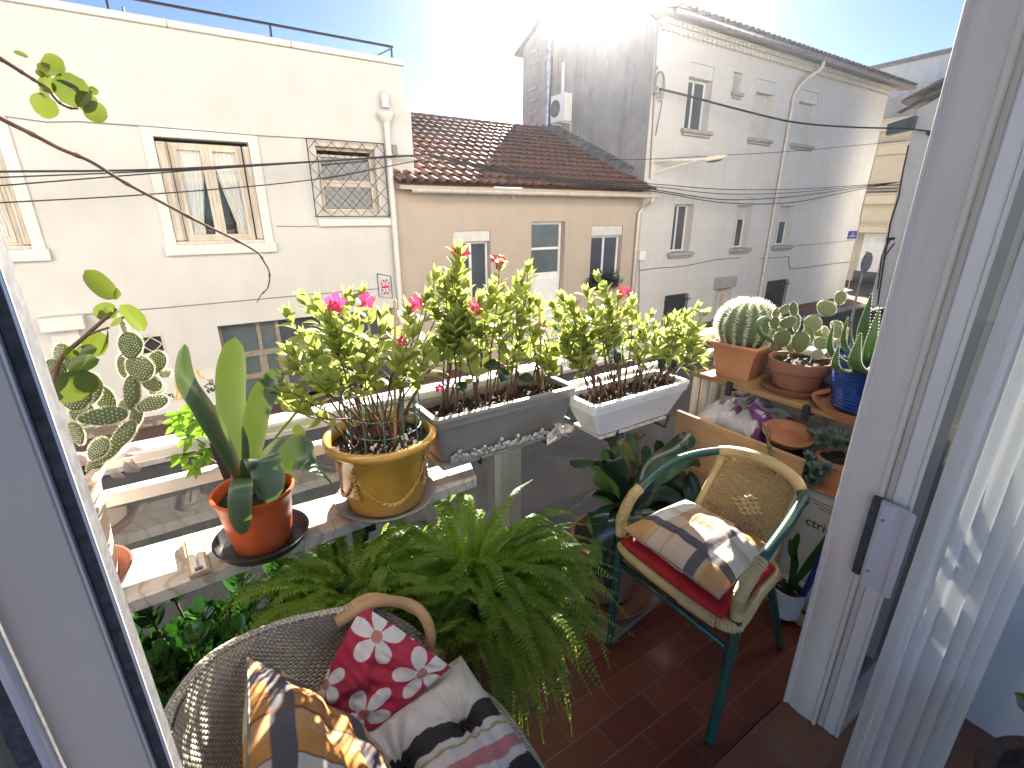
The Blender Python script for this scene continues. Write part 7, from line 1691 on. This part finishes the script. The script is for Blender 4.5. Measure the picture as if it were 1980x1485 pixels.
mb = MB(); mb.bbox((X1+.012, .318, H0), (X1+.025, .3515, H1), .004); mb.bbox((X1+.014, .308, H0), (X1+.024, .3175, H1), .003); rd.part('stile', mb, M['alu_blue'])
mb = MB(); mb.box((X1+.0255, .331, H0+.05), (3.1, .337, H1-.05)); rd.part('glass', mb, M['door_glass'])
mb = MB(); mb.bbox((X1+.0255, .31, H0), (3.1, .35, H0+.049), .003); mb.bbox((X1+.0255, .31, H1-.049), (3.1, .35, H1), .003); mb.bbox((-1.2, .30, H1+.001), (3.15, .47, H1+.049), .004); rd.part('rail', mb, M['alu'])
# handle
ha = P(1690, 962, X=X1-.012); hb = P(1650, 1115, X=X1-.012); z1_, z0_ = ha.z-.005, hb.z
print('handle', ha, hb)
mb = MB(); z1_, z0_ = .822, .578; mb.bbox((1.342, .3615, z0_+.01), (X1-.0025, .382, z1_+.002), .003); hd = rd.part('handle_back', mb, M['rubber'])
mb = MB(); mb.bbox((1.350, .325, z0_+.05), (X1+.0135, .355, z1_-.05), .002); rd.part('handle_mount', mb, M['alu_grey'])
mb = MB(); sec = [(1.350, .361), (1.338, .360), (1.330, .352), (1.330, .338), (1.335, .325), (1.335, .310), (1.326, .302), (1.326, .290), (1.334, .286), (1.342, .296), (1.346, .32), (1.350, .345)]
k = len(sec); vs = [(x, y, z0_) for x, y in sec]+[(x, y, z1_) for x, y in sec]; mb.add(vs, [tuple(range(k)), tuple(range(k, 2*k))[::-1]]+[(i, i+k, (i+1) % k+k, (i+1) % k) for i in range(k)])
rd.part('handle', mb, M['alu_bright']); mb = MB()
for z in (z0_+.045, z1_-.045): mb.ball((1.3305, .345, z), .0045, 10, 6)
rd.part('screw', mb, M['zinc'], None, True)

def sheer():
    m = N('sheer_curtain'); c = m.coord(); q = m.n('ShaderNodeBsdfTranslucent'); m.set(q.inputs[0], (.98, .96, .92)); d = m.n('ShaderNodeBsdfDiffuse')
    cs_ = m.coord('Object', (60, 60, 3.5)); k = m.ramp(m.noise(cs_, 5, 4, .7), [(.42, 0.), (.62, 1.)])
    col = m.mix(k, (.96, .94, .90), (.80, .78, .74)); m.l(col, d.inputs[0])
    nb = m.bump(m.noise(m.coord('Object', (40, 40, 160)), 4, 3), .5, .002); m.l(nb, d.inputs['Normal'])
    x = m.n('ShaderNodeMixShader'); x.inputs[0].default_value = .7; m.l(d.outputs[0], x.inputs[1]); m.l(q.outputs[0], x.inputs[2])
    t = m.n('ShaderNodeBsdfTransparent'); y = m.n('ShaderNodeMixShader'); y.inputs[0].default_value = .05; m.l(x.outputs[0], y.inputs[1]); m.l(t.outputs[0], y.inputs[2])
    return m.done(y.outputs[0])
M['sheer'] = sheer()
path = spline([(1.275, .238, 0), (1.298, .213, 0), (1.335, .182, 0), (1.375, .152, 0), (1.40, .128, 0), (1.425, .108, 0)], 60)
def curt(u, v):
    k = u*59; i = min(58, int(k)); p = path[i].lerp(path[i+1], k-i); tg = (path[i+1]-path[i]).normalized(); nn = Vector((-tg.y, tg.x, 0))
    z = .02+2.42*v; sp = 1+.10*(1-v)
    w = .014*sin(u*40+1.2*sin(v*2.2))+.007*sin(u*83+v*3)+.008*noise.noise(Vector((u*20, v*3, 0)))
    p = p+nn*w*(.7+.6*(1-v)); c = Vector((1.36, .16, 0)); p = c+(p-c)*sp; p.z = z; return p
mb = MB(); mb.grid(curt, 260, 40); cu_ = T('sheer_curtain', 'white sheer curtain gathered in folds at the right of the doorway', 'curtain', (1.2, .1, .02)); cu_.part('cloth', mb, M['sheer'], None, True)
# indoor corner at the right: wall and a dark wicker stool with a plant
mb = MB(); mb.box((1.78, -2.5, 0.004), (1.85, .29, 2.5)); iw = T('indoor_wall', 'plain white indoor wall behind the sheer curtain', 'wall', (1.81, -1, 0)); iw.part('wall', mb, M['own_front'])
q = P(2030, 1600, Z=.43)
mb = MB(); mb.lathe([(0, .004), (.13, .004), (.15, .3), (.165, .405), (.172, .415), (.165, .43), (.14, .43), (.135, .40), (0, .39)], (q.x+.08, q.y-.05, 0), 40); bk = T('wicker_basket', 'dark brown round wicker basket at the bottom right corner indoors', 'basket', (q.x+.06, q.y-.02, .004)); bk.part('basket', mb, M['leather_brown'], None, True, 40)
mb = MB(); b = Vector((q.x+.14, q.y-.06, .40))
for (x, y), w in (((1962, 1338), .05), ((2040, 1380), .05), ((2080, 1300), .05)):
    e = ray(x, y)*.98+Vector((0, 0, EYE)); mb.strap([b, b.lerp(e, .5)+Vector((0, 0, .05)), e], w, (.3, -.8, .3), n=12)
bk2 = T('house_plant', 'indoor plant with a pale green leaf tip showing at the right edge', 'plant', b); bk2.part('leaves', mb, M['lf_hoya'], None, True)

# ---------------------------------------------------------------- light
hm = bpy.data.materials.new('glare_haze'); hm.use_nodes = True; hn = hm.node_tree; hn.nodes.clear()  # volume added to imitate lens glare and veil around the sun
ho = hn.nodes.new('ShaderNodeOutputMaterial'); hv = hn.nodes.new('ShaderNodeVolumePrincipled'); hn.links.new(hv.outputs[0], ho.inputs['Volume'])
hv.inputs['Color'].default_value = (.95, .96, 1, 1); hv.inputs['Density'].default_value = .0009; hv.inputs['Anisotropy'].default_value = .915
mb = MB(); mb.box((-72, -42, ZG-1.2), (112, 92, 10.5)); hz = build('added_haze', mb, hm); hz['kind'] = 'stuff'; hz['label'] = 'thin volume added to imitate lens glare around the low sun'; hz['category'] = 'added_haze'
SUN_EL, SUN_AZ = rad(24.2), rad(41.5)
w = bpy.data.worlds.new('World'); sc.world = w; w.use_nodes = True; nt = w.node_tree; nt.nodes.clear()
o = nt.nodes.new('ShaderNodeOutputWorld'); bg_ = nt.nodes.new('ShaderNodeBackground'); sk = nt.nodes.new('ShaderNodeTexSky'); sk.sky_type = 'NISHITA'; sk.sun_disc = False
sk.sun_elevation = SUN_EL; sk.sun_rotation = SUN_AZ; sk.altitude = 1800; sk.air_density = .42; sk.dust_density = .25; sk.ozone_density = 3
bg_.inputs[1].default_value = .05; nt.links.new(sk.outputs[0], bg_.inputs[0]); nt.links.new(bg_.outputs[0], o.inputs[0])
sd_ = bpy.data.lights.new('sun', 'SUN'); sd_.energy = 5.0; sd_.angle = rad(.53); sd_.color = (1, .96, .89); so_ = bpy.data.objects.new('sun', sd_); COL.objects.link(so_)
dirv = Vector((sin(SUN_AZ)*cos(SUN_EL), cos(SUN_AZ)*cos(SUN_EL), sin(SUN_EL))); so_.rotation_euler = (-dirv).to_track_quat('-Z', 'Y').to_euler(); so_.location = dirv*30
sc.view_settings.view_transform = 'Standard'; sc.view_settings.look = 'None'; sc.view_settings.exposure = 2.72; sc.view_settings.use_white_balance = True; sc.view_settings.white_balance_temperature = 6950; sc.view_settings.gamma = 1; sc.view_settings.use_curve_mapping = False
sc.cycles.max_bounces = 8; sc.cycles.transparent_max_bounces = 12; sc.cycles.caustics_reflective = False; sc.cycles.caustics_refractive = False; sc.cycles.use_denoising = True
sc.cycles.sample_clamp_indirect = 8
